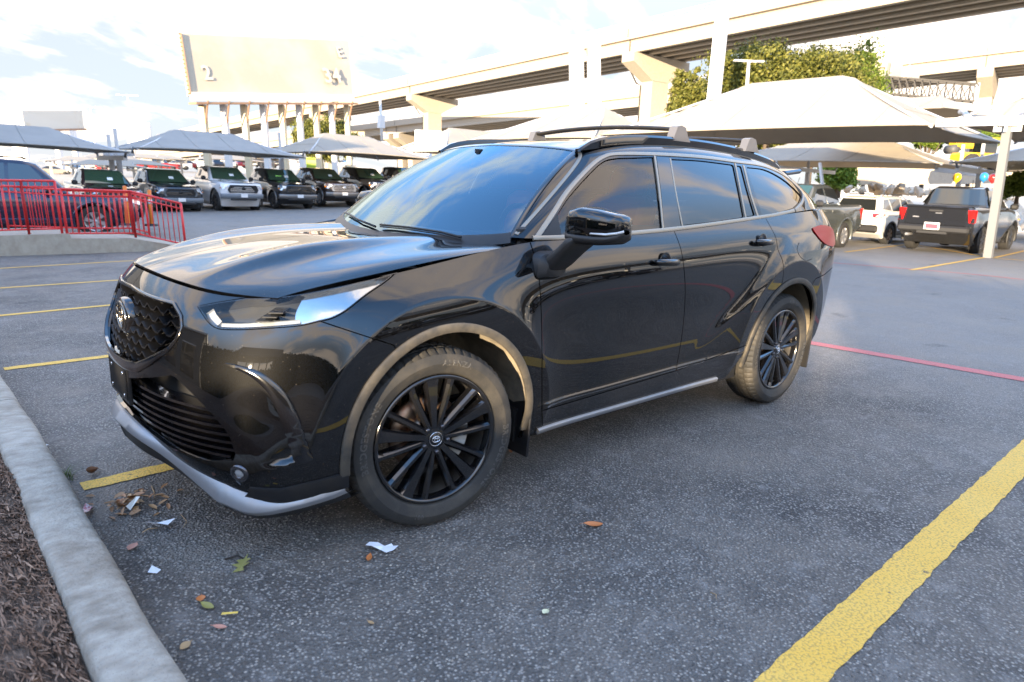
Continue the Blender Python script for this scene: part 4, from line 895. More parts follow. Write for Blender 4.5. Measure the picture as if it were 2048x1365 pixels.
# ================================================================== ground
def asphalt_mat():
    m = bpy.data.materials.new('asphalt'); m.use_nodes = True; t = m.node_tree; b = t.nodes['Principled BSDF']; co = N(t, 'ShaderNodeTexCoord')
    v = N(t, 'ShaderNodeTexVoronoi', i_Scale=88.0); t.links.new(co.outputs['Object'], v.inputs['Vector'])
    v2 = N(t, 'ShaderNodeTexVoronoi', i_Scale=210.0); t.links.new(co.outputs['Object'], v2.inputs['Vector'])
    wn = N(t, 'ShaderNodeTexWhiteNoise', noise_dimensions='3D'); t.links.new(v.outputs['Position'], wn.inputs['Vector'])
    # stone colours: most are dark bluish grey, a few tan or pale
    rp = N(t, 'ShaderNodeValToRGB'); e = rp.color_ramp; e.interpolation = 'LINEAR'
    e.elements[0].position = 0; e.elements[0].color = (.046, .043, .041, 1); e.elements[1].position = 1; e.elements[1].color = (.46, .42, .355, 1)
    for p_, c_ in ((.40, (.170, .160, .148, 1)), (.70, (.31, .288, .262, 1)), (.90, (.38, .345, .30, 1))): q = e.elements.new(p_); q.color = c_
    t.links.new(wn.outputs['Value'], rp.inputs[0])
    ds = N(t, 'ShaderNodeMapRange', i_1=.28, i_2=.54, i_3=0.0, i_4=1.0); t.links.new(v.outputs['Distance'], ds.inputs[0])
    n1 = N(t, 'ShaderNodeTexNoise', i_Scale=.75, i_Detail=6.0, i_Roughness=.62, i_Distortion=.4); t.links.new(co.outputs['Object'], n1.inputs['Vector'])
    wr = N(t, 'ShaderNodeMapRange', i_1=.36, i_2=.66, i_3=.0, i_4=1.0); t.links.new(n1.outputs[0], wr.inputs[0])
    n2 = N(t, 'ShaderNodeTexNoise', i_Scale=7.0, i_Detail=6.0, i_Roughness=.6); t.links.new(co.outputs['Object'], n2.inputs['Vector'])
    w2 = N(t, 'ShaderNodeMapRange', i_1=.56, i_2=.72, i_3=.0, i_4=.55); t.links.new(n2.outputs[0], w2.inputs[0])
    bit = N(t, 'ShaderNodeMix', data_type='RGBA'); bit.inputs[6].default_value = (.046, .043, .041, 1); bit.inputs[7].default_value = (.165, .150, .132, 1); t.links.new(wr.outputs[0], bit.inputs[0])
    c1 = N(t, 'ShaderNodeMix', data_type='RGBA'); t.links.new(ds.outputs[0], c1.inputs[0]); t.links.new(rp.outputs[0], c1.inputs[6]); t.links.new(bit.outputs[2], c1.inputs[7])
    c2 = N(t, 'ShaderNodeMix', data_type='RGBA'); c2.inputs[7].default_value = (.30, .285, .265, 1); t.links.new(w2.outputs[0], c2.inputs[0]); t.links.new(c1.outputs[2], c2.inputs[6])
    # paler grey blended in towards the rear of the lot
    sp = N(t, 'ShaderNodeSeparateXYZ'); t.links.new(co.outputs['Object'], sp.inputs[0])
    ln = N(t, 'ShaderNodeMapRange', interpolation_type='SMOOTHSTEP', i_1=-3.2, i_2=-6.5, i_3=.0, i_4=.55); t.links.new(sp.outputs[0], ln.inputs[0])
    c3 = N(t, 'ShaderNodeMix', data_type='RGBA'); c3.inputs[7].default_value = (.27, .26, .245, 1); t.links.new(ln.outputs[0], c3.inputs[0]); t.links.new(c2.outputs[2], c3.inputs[6])
    # dark oil spots
    n3 = N(t, 'ShaderNodeTexNoise', i_Scale=1.7, i_Detail=3.0); t.links.new(co.outputs['Object'], n3.inputs['Vector'])
    o_ = N(t, 'ShaderNodeMapRange', i_1=.66, i_2=.76, i_3=.0, i_4=.7); t.links.new(n3.outputs[0], o_.inputs[0])
    c4 = N(t, 'ShaderNodeMix', data_type='RGBA'); c4.inputs[7].default_value = (.025, .026, .028, 1); t.links.new(o_.outputs[0], c4.inputs[0]); t.links.new(c3.outputs[2], c4.inputs[6])
    n6 = N(t, 'ShaderNodeTexNoise', i_Scale=1.3, i_Detail=8.0, i_Roughness=.7); t.links.new(co.outputs['Object'], n6.inputs['Vector'])
    w6 = N(t, 'ShaderNodeMapRange', i_1=.46, i_2=.64, i_3=.0, i_4=.5); t.links.new(n6.outputs[0], w6.inputs[0]); c6 = N(t, 'ShaderNodeMix', data_type='RGBA'); c6.inputs[7].default_value = (.25, .215, .175, 1); t.links.new(w6.outputs[0], c6.inputs[0]); t.links.new(c4.outputs[2], c6.inputs[6]); c4 = c6
    # beyond the lot the ground colour is a pale tan added to bounce warm light upwards
    fy = N(t, 'ShaderNodeMapRange', interpolation_type='SMOOTHSTEP', i_1=-44.0, i_2=-52.0, i_3=0.0, i_4=1.0); t.links.new(sp.outputs[1], fy.inputs[0]); fx = N(t, 'ShaderNodeMapRange', interpolation_type='SMOOTHSTEP', i_1=-34.0, i_2=-40.0, i_3=0.0, i_4=1.0); t.links.new(sp.outputs[0], fx.inputs[0])
    fm = N(t, 'ShaderNodeMath', operation='MAXIMUM'); t.links.new(fy.outputs[0], fm.inputs[0]); t.links.new(fx.outputs[0], fm.inputs[1]); c5 = N(t, 'ShaderNodeMix', data_type='RGBA'); c5.inputs[7].default_value = (.44, .37, .28, 1); t.links.new(fm.outputs[0], c5.inputs[0]); t.links.new(c6.outputs[2], c5.inputs[6])
    t.links.new(c5.outputs[2], b.inputs['Base Color']); b.inputs['Roughness'].default_value = .62; b.inputs['Specular IOR Level'].default_value = .5
    hs = N(t, 'ShaderNodeMath', operation='MULTIPLY_ADD', i_1=-1.0, i_2=1.0); t.links.new(v.outputs['Distance'], hs.inputs[0])
    h2 = N(t, 'ShaderNodeMath', operation='MULTIPLY_ADD', i_1=-.35); t.links.new(v2.outputs['Distance'], h2.inputs[0]); t.links.new(hs.outputs[0], h2.inputs[2])
    bp = N(t, 'ShaderNodeBump', i_Strength=1.0, i_Distance=.010); t.links.new(h2.outputs[0], bp.inputs['Height']); t.links.new(bp.outputs[0], b.inputs['Normal'])
    return m
M_ASPH = asphalt_mat()
def paint_line_mat(name, col, col2):
    m = bpy.data.materials.new(name); m.use_nodes = True; t = m.node_tree; b = t.nodes['Principled BSDF']; co = N(t, 'ShaderNodeTexCoord')
    v = N(t, 'ShaderNodeTexVoronoi', i_Scale=105.0); t.links.new(co.outputs['Object'], v.inputs['Vector'])
    n = N(t, 'ShaderNodeTexNoise', i_Scale=22.0, i_Detail=7.0, i_Roughness=.65); t.links.new(co.outputs['Object'], n.inputs['Vector'])
    n2 = N(t, 'ShaderNodeTexNoise', i_Scale=3.0, i_Detail=5.0, i_Roughness=.6); t.links.new(co.outputs['Object'], n2.inputs['Vector'])
    mx = N(t, 'ShaderNodeMix', data_type='RGBA'); mx.inputs[6].default_value = (*col, 1); mx.inputs[7].default_value = (*col2, 1); t.links.new(n2.outputs[0], mx.inputs[0])
    w = N(t, 'ShaderNodeMapRange', i_1=.63, i_2=.70, i_3=.0, i_4=.85); t.links.new(n.outputs[0], w.inputs[0])
    d = N(t, 'ShaderNodeMapRange', i_1=.52, i_2=.70, i_3=.0, i_4=.35); t.links.new(v.outputs['Distance'], d.inputs[0])
    a = N(t, 'ShaderNodeMath', operation='MAXIMUM'); t.links.new(w.outputs[0], a.inputs[0]); t.links.new(d.outputs[0], a.inputs[1])
    m2 = N(t, 'ShaderNodeMix', data_type='RGBA'); m2.inputs[7].default_value = (.05, .052, .055, 1); t.links.new(a.outputs[0], m2.inputs[0]); t.links.new(mx.outputs[2], m2.inputs[6])
    t.links.new(m2.outputs[2], b.inputs['Base Color']); b.inputs['Roughness'].default_value = .65
    bp = N(t, 'ShaderNodeBump', i_Strength=.7, i_Distance=.004); hs = N(t, 'ShaderNodeMath', operation='MULTIPLY', i_1=-1.0); t.links.new(v.outputs['Distance'], hs.inputs[0]); t.links.new(hs.outputs[0], bp.inputs['Height']); t.links.new(bp.outputs[0], b.inputs['Normal'])
    return m
M_YEL = paint_line_mat('yellow_marking', (.80, .43, .035), (.82, .52, .11)); M_RED = paint_line_mat('red_marking', (.50, .10, .10), (.55, .17, .16))
ys = sorted(set(list(np.arange(-46, 14, .5))+[-600, -400, -250, -150, -100, -80, -60, -50, 20, 40, 80, 150])); xs = sorted(set(list(np.arange(-40, 12, 2.0))+[-600, -400, -250, -150, -100, -80, -60, -50, 20, 40, 80, 150]))
b = MB(); b.add([(x, y, ground_z(y, x)) for x in xs for y in ys], [(i*len(ys)+j, (i+1)*len(ys)+j, (i+1)*len(ys)+j+1, i*len(ys)+j+1) for i in range(len(xs)-1) for j in range(len(ys)-1)], True)
g = b.build('parking_lot_ground', M_ASPH, kind='structure')
if g.data.polygons[0].normal.z < 0: g.data.flip_normals()
def line(name, a, c, w, m_=None, jag=.004, lift=.004):
    a = Vector(a[:2]+(0,)) if not isinstance(a, Vector) else a.copy(); c = Vector(c[:2]+(0,)) if not isinstance(c, Vector) else c.copy(); a.z = c.z = 0
    d = (c-a); L = d.length; d.normalize(); s = Vector((-d.y, d.x, 0)); n = max(4, int(L/.03)) if L < 12 else 300; V = []
    ph = random.random()*50
    for i in range(n+1):
        p = a+d*(L*i/n)
        for sg in (-1, 1):
            j = jag*(math.sin(i*1.7+ph+sg)+math.sin(i*.61+ph*2+sg*2)+random.uniform(-1, 1))*.5; q = p+s*sg*(w/2+j); V.append((q.x, q.y, ground_z(q.y, q.x)+lift))
    b = MB(); b.add(V, [(2*i, 2*i+1, 2*i+3, 2*i+2) for i in range(n)]); o = b.build(name, m_ or M_YEL, kind='structure')
    if o.data.polygons[0].normal.z < 0: o.data.flip_normals()
    return o
line('stall_line', (1.09, -.325), (-4.3, -.42), .10); line('stall_line', (1.10, 2.36), (-8.6, 2.27), .145)
for (u0, v0, u1, v1) in ((8, 739, 236, 711), (-30, 635, 222, 611), (-60, 581, 230, 561.5), (-60, 541, 275, 521.5)):
    p = on_ground(u0, v0); q = on_ground(u1, v1); line('stall_line', p, p+(q-p).normalized()*4.9, .10)
p, q = on_ground(1636, 689), on_ground(2048, 760); d = (q-p).normalized(); line('fire_lane_line', p-d*3, q+d*5, .165, M_RED)
p, q = on_ground(1675, 527), on_ground(2048, 560); d = (q-p).normalized(); line('fire_lane_line', p-d*4, q+d*6, .10, M_RED)
for a_, c_ in (((1690, 505), (1835, 487)), ((1822, 541), (1968, 516)), ((1808, 456.3+30), (1962, 513)), ((1990, 516), (2060, 500)), ((440, 424), (470, 428)), ((1985, 517), (2060, 523))):
    line('stall_line', on_ground(*a_), on_ground(*c_), .10, lift=.008)

# ---- kerb and mulch bed
def conc(name, c1, c2, rough=.85):
    m = bpy.data.materials.new(name); m.use_nodes = True; t = m.node_tree; b = t.nodes['Principled BSDF']; co = N(t, 'ShaderNodeTexCoord')
    n = N(t, 'ShaderNodeTexNoise', i_Scale=4.0, i_Detail=8.0, i_Roughness=.65); t.links.new(co.outputs['Object'], n.inputs['Vector'])
    mpn = N(t, 'ShaderNodeMapping'); mpn.inputs['Scale'].default_value = (1.6, 3, 1); t.links.new(co.outputs['Object'], mpn.inputs[0])
    n3 = N(t, 'ShaderNodeTexNoise', i_Scale=7.0, i_Detail=6.0, i_Roughness=.6); t.links.new(mpn.outputs[0], n3.inputs['Vector'])
    av = N(t, 'ShaderNodeMath', operation='ADD'); t.links.new(n.outputs[0], av.inputs[0]); t.links.new(n3.outputs[0], av.inputs[1])
    r = N(t, 'ShaderNodeMapRange', i_1=.75, i_2=1.25); t.links.new(av.outputs[0], r.inputs[0])
    mx = N(t, 'ShaderNodeMix', data_type='RGBA'); mx.inputs[6].default_value = (*c1, 1); mx.inputs[7].default_value = (*c2, 1); t.links.new(r.outputs[0], mx.inputs[0])
    v = N(t, 'ShaderNodeTexVoronoi', i_Scale=140.0); t.links.new(co.outputs['Object'], v.inputs['Vector'])
    pr = N(t, 'ShaderNodeMapRange', i_1=.22, i_2=.06, i_3=0.0, i_4=.85); t.links.new(v.outputs['Distance'], pr.inputs[0])
    m2 = N(t, 'ShaderNodeMix', data_type='RGBA'); m2.inputs[7].default_value = (.10, .095, .085, 1); t.links.new(pr.outputs[0], m2.inputs[0]); t.links.new(mx.outputs[2], m2.inputs[6]); t.links.new(m2.outputs[2], b.inputs['Base Color'])
    n2 = N(t, 'ShaderNodeTexNoise', i_Scale=70.0, i_Detail=5.0); t.links.new(co.outputs['Object'], n2.inputs['Vector'])
    bp = N(t, 'ShaderNodeBump', i_Strength=.8, i_Distance=.008); t.links.new(n2.outputs[0], bp.inputs['Height']); t.links.new(bp.outputs[0], b.inputs['Normal']); b.inputs['Roughness'].default_value = rough; b.inputs['Specular IOR Level'].default_value = .25
    return m
M_CURB = conc('kerb_concrete', (.25, .215, .17), (.46, .42, .355)); M_CONC = conc('tan_concrete', (.36, .31, .24), (.46, .41, .33))
curb = empty('kerb', (1.2, 0, 0)); tag(curb, 'rough pale concrete kerb edging the brown mulch bed at lower left', 'kerb')
prof = [(.0, -.02), (-.010, .02), (-.006, .09), (.002, .112), (.016, .126), (.04, .132), (.150, .134), (.166, .129), (.174, .11), (.176, -.02)]
yb = [-9.0, -7.2, -5.4, -3.6, -1.42, .55-.0, 2.6, 4.8, 7.0]
yb = [-9.0, -7.4, -5.6, -3.8, -1.55, 2.4, 5.2]
for k in range(len(yb)-1):
    n = int((yb[k+1]-yb[k])/.04); V = []; 
    for i in range(n+1):
        y = yb[k]+.004+(yb[k+1]-yb[k]-.008)*i/n; w = .004*math.sin(y*2.1)+.003*math.sin(y*7.7)
        for j, (px_, pz) in enumerate(prof): V.append((1.150-.017*(y-.4)+px_-1.2+w+random.uniform(-.0012, .0012), y, pz*(1+.0*j)+ground_z(y)+random.uniform(-.0012, .0012)))
    m_ = len(prof); b = MB(); b.add(V, [(i*m_+j, i*m_+j+1, (i+1)*m_+j+1, (i+1)*m_+j) for i in range(n) for j in range(m_-1)]+[tuple(range(m_)), tuple(range(n*m_, (n+1)*m_))[::-1]], True); o = b.build('kerb_stone', M_CURB, curb); o.data.set_sharp_from_angle(angle=R(60))
def mulch_mat():
    m = bpy.data.materials.new('mulch'); m.use_nodes = True; t = m.node_tree; b = t.nodes['Principled BSDF']; co = N(t, 'ShaderNodeTexCoord')
    mpn = N(t, 'ShaderNodeMapping'); mpn.inputs['Scale'].default_value = (9, 1.7, 4); t.links.new(co.outputs['Object'], mpn.inputs[0])
    n = N(t, 'ShaderNodeTexNoise', i_Scale=9.0, i_Detail=9.0, i_Roughness=.7, i_Distortion=.8); t.links.new(mpn.outputs[0], n.inputs['Vector'])
    rp = N(t, 'ShaderNodeValToRGB'); e = rp.color_ramp; e.elements[0].position = .36; e.elements[0].color = (.035, .025, .018, 1); e.elements[1].position = .66; e.elements[1].color = (.30, .21, .15, 1); q = e.elements.new(.5); q.color = (.15, .10, .07, 1)
    t.links.new(n.outputs[0], rp.inputs[0]); t.links.new(rp.outputs[0], b.inputs['Base Color']); b.inputs['Roughness'].default_value = .9
    bp = N(t, 'ShaderNodeBump', i_Strength=1.0, i_Distance=.02); t.links.new(n.outputs[0], bp.inputs['Height']); t.links.new(bp.outputs[0], b.inputs['Normal']); return m
M_MULCH = mulch_mat()
V = []; nx, ny = 60, 220
for i in range(nx+1):
    for j in range(ny+1):
        x = 1.318+(i/nx)**1.6*5.0; y = -9+14.2*j/ny; V.append((x, y, ground_z(y)+.085+.018*math.sin(x*9+math.sin(y*4))*math.sin(y*6.3)+.012*math.sin(x*31+y*3)*math.sin(y*17)+min((x-1.33)*.12, .12)+random.uniform(-.006, .006)))
b = MB(); b.add(V, [(i*(ny+1)+j, (i+1)*(ny+1)+j, (i+1)*(ny+1)+j+1, i*(ny+1)+j+1) for i in range(nx) for j in range(ny)], True); o = b.build('mulch_bed', M_MULCH, kind='structure')
if o.data.polygons[0].normal.z < 0: o.data.flip_normals()
# shredded bark lying on the bed
b = MB(); rnd = random.Random(3)
for _ in range(20000):
    x = 1.330+rnd.random()**1.5*1.2; y = rnd.uniform(-1.6, 2.2); z = ground_z(y)+.088+min((x-1.33)*.12, .12)+.018*math.sin(x*9+math.sin(y*4))*math.sin(y*6.3)+rnd.uniform(.0, .016); L = rnd.uniform(.02, .07); w = rnd.uniform(.001, .0036)*(2.2 if _ % 17 == 0 else 1); a = rnd.gauss(math.pi/2+.15, .28)
    d = Vector((math.cos(a), math.sin(a), rnd.uniform(-.25, .25))).normalized(); s = Vector((-d.y, d.x, rnd.uniform(-.5, .5))).normalized(); c = Vector((x, y, z)); u = Vector((0, 0, 1))*w*rnd.uniform(.5, 2.5)
    b.add([c-d*L/2, c-d*L*.2+s*w, c+d*L*.25+s*w*.8+u, c+d*L/2+u, c+d*L*.2-s*w*.8+u, c-d*L*.25-s*w], [(0, 1, 2, 5), (2, 3, 4, 5)])
M_CHIP = bpy.data.materials.new('bark'); M_CHIP.use_nodes = True; t = M_CHIP.node_tree; oi = N(t, 'ShaderNodeNewGeometry'); rp = N(t, 'ShaderNodeValToRGB'); t.links.new(oi.outputs['Random Per Island'], rp.inputs[0]); t.links.new(rp.outputs[0], t.nodes['Principled BSDF'].inputs['Base Color']); t.nodes['Principled BSDF'].inputs['Roughness'].default_value = .9
e = rp.color_ramp; e.elements[0].color = (.035, .020, .012, 1); e.elements[1].color = (.42, .27, .18, 1); q = e.elements.new(.45); q.color = (.20, .11, .065, 1); q = e.elements.new(.85); q.color = (.25, .165, .115, 1)
tag(b.build('bark_chips', M_CHIP, recalc=False), kind='stuff')
# ---- litter
def leaf(name, px_, L, w, ang, mt, label, curl=.3, group=None, z0=.006):
    p = on_ground(*px_) if len(px_) == 2 else Vector(px_); n = 8; V = []
    for i in range(n+1):
        t = i/n; ww = w*math.sin(math.pi*min(1, t*.92+.04))**.8*.5; x = (t-.5)*L
        zz = curl*L*(t-.5)**2*1.2
        for s in (-1, -.5, 0, .5, 1): V.append((x, s*ww, zz+abs(s)*ww*curl*1.3))
    b = MB(); b.add(V, [(i*5+j, i*5+j+1, i*5+6+j, i*5+5+j) for i in range(n) for j in range(4)], True); b.tube([(-.5*L, 0, curl*L*.3), (-.72*L, .02*L, .004)], [.0011, .0008], 4)
    o = b.build(name, mt); o.location = p+Vector((0, 0, z0)); o.rotation_euler = (random.uniform(-.15, .15), random.uniform(-.15, .15), ang); return tag(o, label, 'leaf', group)
M_LF = {'tan': mat('leaf_tan', (.42, .27, .13), .6), 'brown': mat('leaf_brown', (.22, .10, .045), .6), 'orange': mat('leaf_orange', (.50, .17, .05), .55), 'pink': mat('leaf_pink', (.50, .24, .17), .6), 'green': mat('leaf_green', (.26, .24, .07), .6)}
leaf('dry_leaf', (1186, 1053), .085, .035, 2.6, M_LF['orange'], 'orange brown leaf lying alone on asphalt right of the front wheel')
leaf('dry_leaf', (266, 1098), .045, .04, .8, M_LF['pink'], 'round pinkish leaf near the kerb below the white scrap')
leaf('dry_leaf', (402, 1202), .04, .03, 1.2, M_LF['orange'], 'small orange leaf beside a green leaf on lower asphalt')
leaf('dry_leaf', (415, 1216), .055, .026, 2.0, M_LF['green'], 'small greenish leaf touching an orange leaf on lower asphalt')
leaf('dry_leaf', (440, 1258), .045, .018, 2.4, M_LF['pink'], 'thin pink brown leaf below the yellow chip')
leaf('dry_leaf', (371, 1296), .035, .028, .4, M_LF['tan'], 'small tan leaf near the kerb at bottom left')
leaf('dry_leaf', (1091, 1200+28), .028, .026, .2, mat('leaf_pale', (.62, .60, .38), .6), 'tiny pale round leaf alone on the lower middle asphalt')
leaf('dry_leaf', (738, 1120), .06, .022, .9, M_LF['orange'], 'orange leaf under the torn white paper')
leaf('dry_leaf', (742, 1250), .03, .016, 1.7, M_LF['tan'], 'tiny tan leaf on the asphalt below the torn paper')
leaf('dry_leaf', (185, 949), .06, .045, .5, M_LF['brown'], 'curled brown leaf beside the yellow line end by the kerb', .9)
leaf('dry_leaf', (846, 1046), .05, .03, .3, M_LF['orange'], 'brown leaf lying against the front tyre', .4)
leaf('dry_leaf', (1022, 906), .04, .02, 1.0, M_LF['orange'], 'small brown leaf behind the front tyre near the flap', .4)
# lobed oak leaf
b = MB(); pts = [(-.06, 0), (-.02, .006), (-.005, .03), (.008, .012), (.022, .034), (.03, .010), (.06, .022), (.05, 0), (.062, -.02), (.03, -.010), (.02, -.036), (.006, -.010), (-.008, -.028), (-.02, -.005)]
b.add([(0.02, 0, .006)]+[(x, y, .004+abs(y)*.35) for x, y in pts], [(0, i+1, (i+1) % len(pts)+1) for i in range(len(pts))]); o = b.build('oak_leaf', M_LF['green']); o.location = on_ground(488, 1130)+Vector((0, 0, .006)); o.rotation_euler = (.2, .1, .9); tag(o, 'yellow green lobed oak leaf on asphalt below the bumper', 'leaf')
# pile of leaves under the bumper
pc = on_ground(262, 1012); b = MB(); rnd = random.Random(5)
M_PILE = bpy.data.materials.new('leaf_pile'); M_PILE.use_nodes = True; t = M_PILE.node_tree; oi = N(t, 'ShaderNodeNewGeometry'); rp = N(t, 'ShaderNodeValToRGB'); t.links.new(oi.outputs['Random Per Island'], rp.inputs[0]); t.links.new(rp.outputs[0], t.nodes['Principled BSDF'].inputs['Base Color'])
e = rp.color_ramp; e.elements[0].color = (.16, .07, .03, 1); e.elements[1].color = (.55, .38, .22, 1); q = e.elements.new(.5); q.color = (.42, .25, .12, 1); q = e.elements.new(.8); q.color = (.38, .16, .07, 1)
for k in range(70):
    r = abs(rnd.gauss(0, .075)); a0 = rnd.uniform(0, 6.28); c = pc+Vector((r*math.cos(a0)*1.1, r*math.sin(a0)*.9, .006+rnd.random()*max(0, .045-.25*r))); L = rnd.uniform(.03, .06); w = L*rnd.uniform(.3, .5); a = rnd.uniform(0, 6.28)
    Mx = Matrix.Translation(c) @ Matrix.Rotation(a, 4, 'Z') @ Matrix.Rotation(rnd.uniform(-.5, .5), 4, 'X') @ Matrix.Rotation(rnd.uniform(-.4, .4), 4, 'Y'); V = [Mx @ Vector(p) for p in [(-L/2, 0, 0), (-L*.2, w*.5, .004), (L*.2, w*.45, .004), (L/2, 0, 0), (L*.2, -w*.45, .004), (-L*.2, -w*.5, .004), (0, 0, -.002)]]
    b.add(V, [(6, i, (i+1) % 6) for i in range(6)], True)
tag(b.build('fallen_leaves', M_PILE, recalc=False), kind='stuff')
def scrap(px_, outline, ang, mt, label, lift=.012, cat_='paper scrap', nm='paper_scrap'):
    b = MB(); n = len(outline); cx = sum(p[0] for p in outline)/n; cy = sum(p[1] for p in outline)/n; rnd = random.Random(int(px_[0]))
    b.add([(cx, cy, lift*.7)]+[(x, y, rnd.uniform(.001, lift*1.5)) for x, y in outline], [(0, i+1, (i+1) % n+1) for i in range(n)]); o = b.build(nm, mt); o.location = on_ground(*px_)+Vector((0, 0, .007)); o.rotation_euler = (0, 0, ang); return tag(o, label, cat_)
M_PAPER = mat('paper_white', (.74, .76, .80), .7); M_PAPERW = mat('paper_warm', (.70, .68, .62), .7)
scrap((763, 1101), [(.62*x_, .75*y_) for x_, y_ in [(-.10, -.02), (-.05, -.028), (.0, -.018), (.05, -.03), (.09, -.012), (.10, .03), (.07, .022), (.05, .034), (.02, .02), (-.04, .026), (-.095, .018)]], 2.15, M_PAPER, 'torn white paper strip on the asphalt below the front wheel')
scrap((313, 1057), [(-.055, -.012), (-.03, -.016), (.05, -.004), (.065, .03), (.03, .022), (-.02, .008), (-.04, .016)], 2.4, M_PAPER, 'pointed white paper scrap below the pile of leaves', .02)
scrap((309, 1147), [(-.018, -.012), (.017, -.010), (.02, .009), (-.016, .012)], 2.3, M_PAPER, 'small folded white paper piece near the kerb')
scrap((177, 1027), [(-.035, -.014), (.0, -.02), (.04, -.010), (.034, .012), (-.01, .018), (-.034, .010)], 1.2, mat('wrapper_red', (.62, .20, .22), .4, noise=(60, (.8, .72, .72), .45, .55)), 'crumpled red and white wrapper beside the kerb', .018, 'wrapper', 'candy_wrapper')
scrap((268, 1028), [(-.03, -.01), (.03, -.008), (.028, .01), (-.032, .008)], .6, M_PAPERW, 'white scrap lying on the pile of brown leaves', .05)
scrap((460, 1233), [(-.026, -.006), (.026, -.005), (.026, .006), (-.026, .005)], 2.5, mat('chip_yellow', (.72, .50, .10), .6), 'yellow plastic chip on the lower left asphalt', .006, 'litter', 'plastic_chip')
scrap((92, 896), [(-.01, -.012), (.012, -.01), (.012, .012), (-.01, .01)], .4, M_PAPER, 'tiny white scrap against the kerb face', .01)
# twigs, chips, pebbles
def twig(px0, px1, r, mt, label):
    a = on_ground(*px0); c = on_ground(*px1); m_ = (a+c)/2+Vector((random.uniform(-.02, .02), random.uniform(-.02, .02), .01)); b = MB(); b.tube([a+Vector((0, 0, .006)), m_, c+Vector((0, 0, .008))], [r, r, r*.5], 5); return tag(b.build('twig', mt), label, 'twig')
twig((303, 975), (309, 1000), .0022, M_LF['tan'], 'thin pale stem sticking out of the pile of leaves'); twig((362, 1032), (366, 1060), .0016, M_LF['tan'], 'thin curved pine needle on asphalt under the chin lip'); twig((285, 1068), (315, 1060), .0022, M_LF['tan'], 'pale twig beside the pointed white scrap'); twig((450, 1122), (486, 1121), .004, mat('dark_bark', (.03, .022, .016), .8), 'dark flat twig touching the oak leaf'); twig((1420, 1188), (1432, 1202), .0018, M_LF['tan'], 'short pale stem on the lower middle asphalt')
b = MB(); rnd = random.Random(11)
for k in range(330):
    u = rnd.uniform(90, 1100); v = rnd.uniform(880, 1365); p = on_ground(u, v)
    if p.x > 1.10: continue
    s = rnd.uniform(.002, .0065); Mx = Matrix.Translation(p+Vector((0, 0, s*.4))) @ Matrix.Rotation(rnd.uniform(0, 6), 4, 'Z')
    b.add([Mx @ Vector(q) for q in [(s, 0, 0), (.3*s, .9*s, 0), (-.8*s, .5*s, 0), (-.7*s, -.6*s, 0), (.4*s, -.8*s, 0), (.1*s, .1*s, s*.9)]], [(0, 1, 5), (1, 2, 5), (2, 3, 5), (3, 4, 5), (4, 0, 5)])
tag(b.build('loose_grit', mat('grit', (.42, .38, .32), .8, noise=(9, (.16, .14, .12), .4, .65)), recalc=False), kind='stuff')
# grass tuft at the kerb
gp = on_ground(131, 958); b = MB(); rnd = random.Random(2)
for k in range(46):
    a = rnd.uniform(0, 6.28); L = rnd.uniform(.03, .085); w = .0018; base = gp+Vector((rnd.gauss(0, .012), rnd.gauss(0, .02), 0)); d = Vector((math.cos(a)*.6, math.sin(a)*.6, 1)).normalized(); s = d.cross(Vector((0, 0, 1))).normalized()*w; t1 = base+d*L*.55; t2 = base+d*L+Vector((math.cos(a), math.sin(a), -.5))*L*.25
    b.add([base-s, base+s, t1+s, t1-s, t2], [(0, 1, 2, 3), (3, 2, 4)])
tag(b.build('grass_tuft', mat('grass_green', (.10, .14, .03), .6), recalc=False), 'small green grass tuft growing at the foot of the kerb', 'grass')
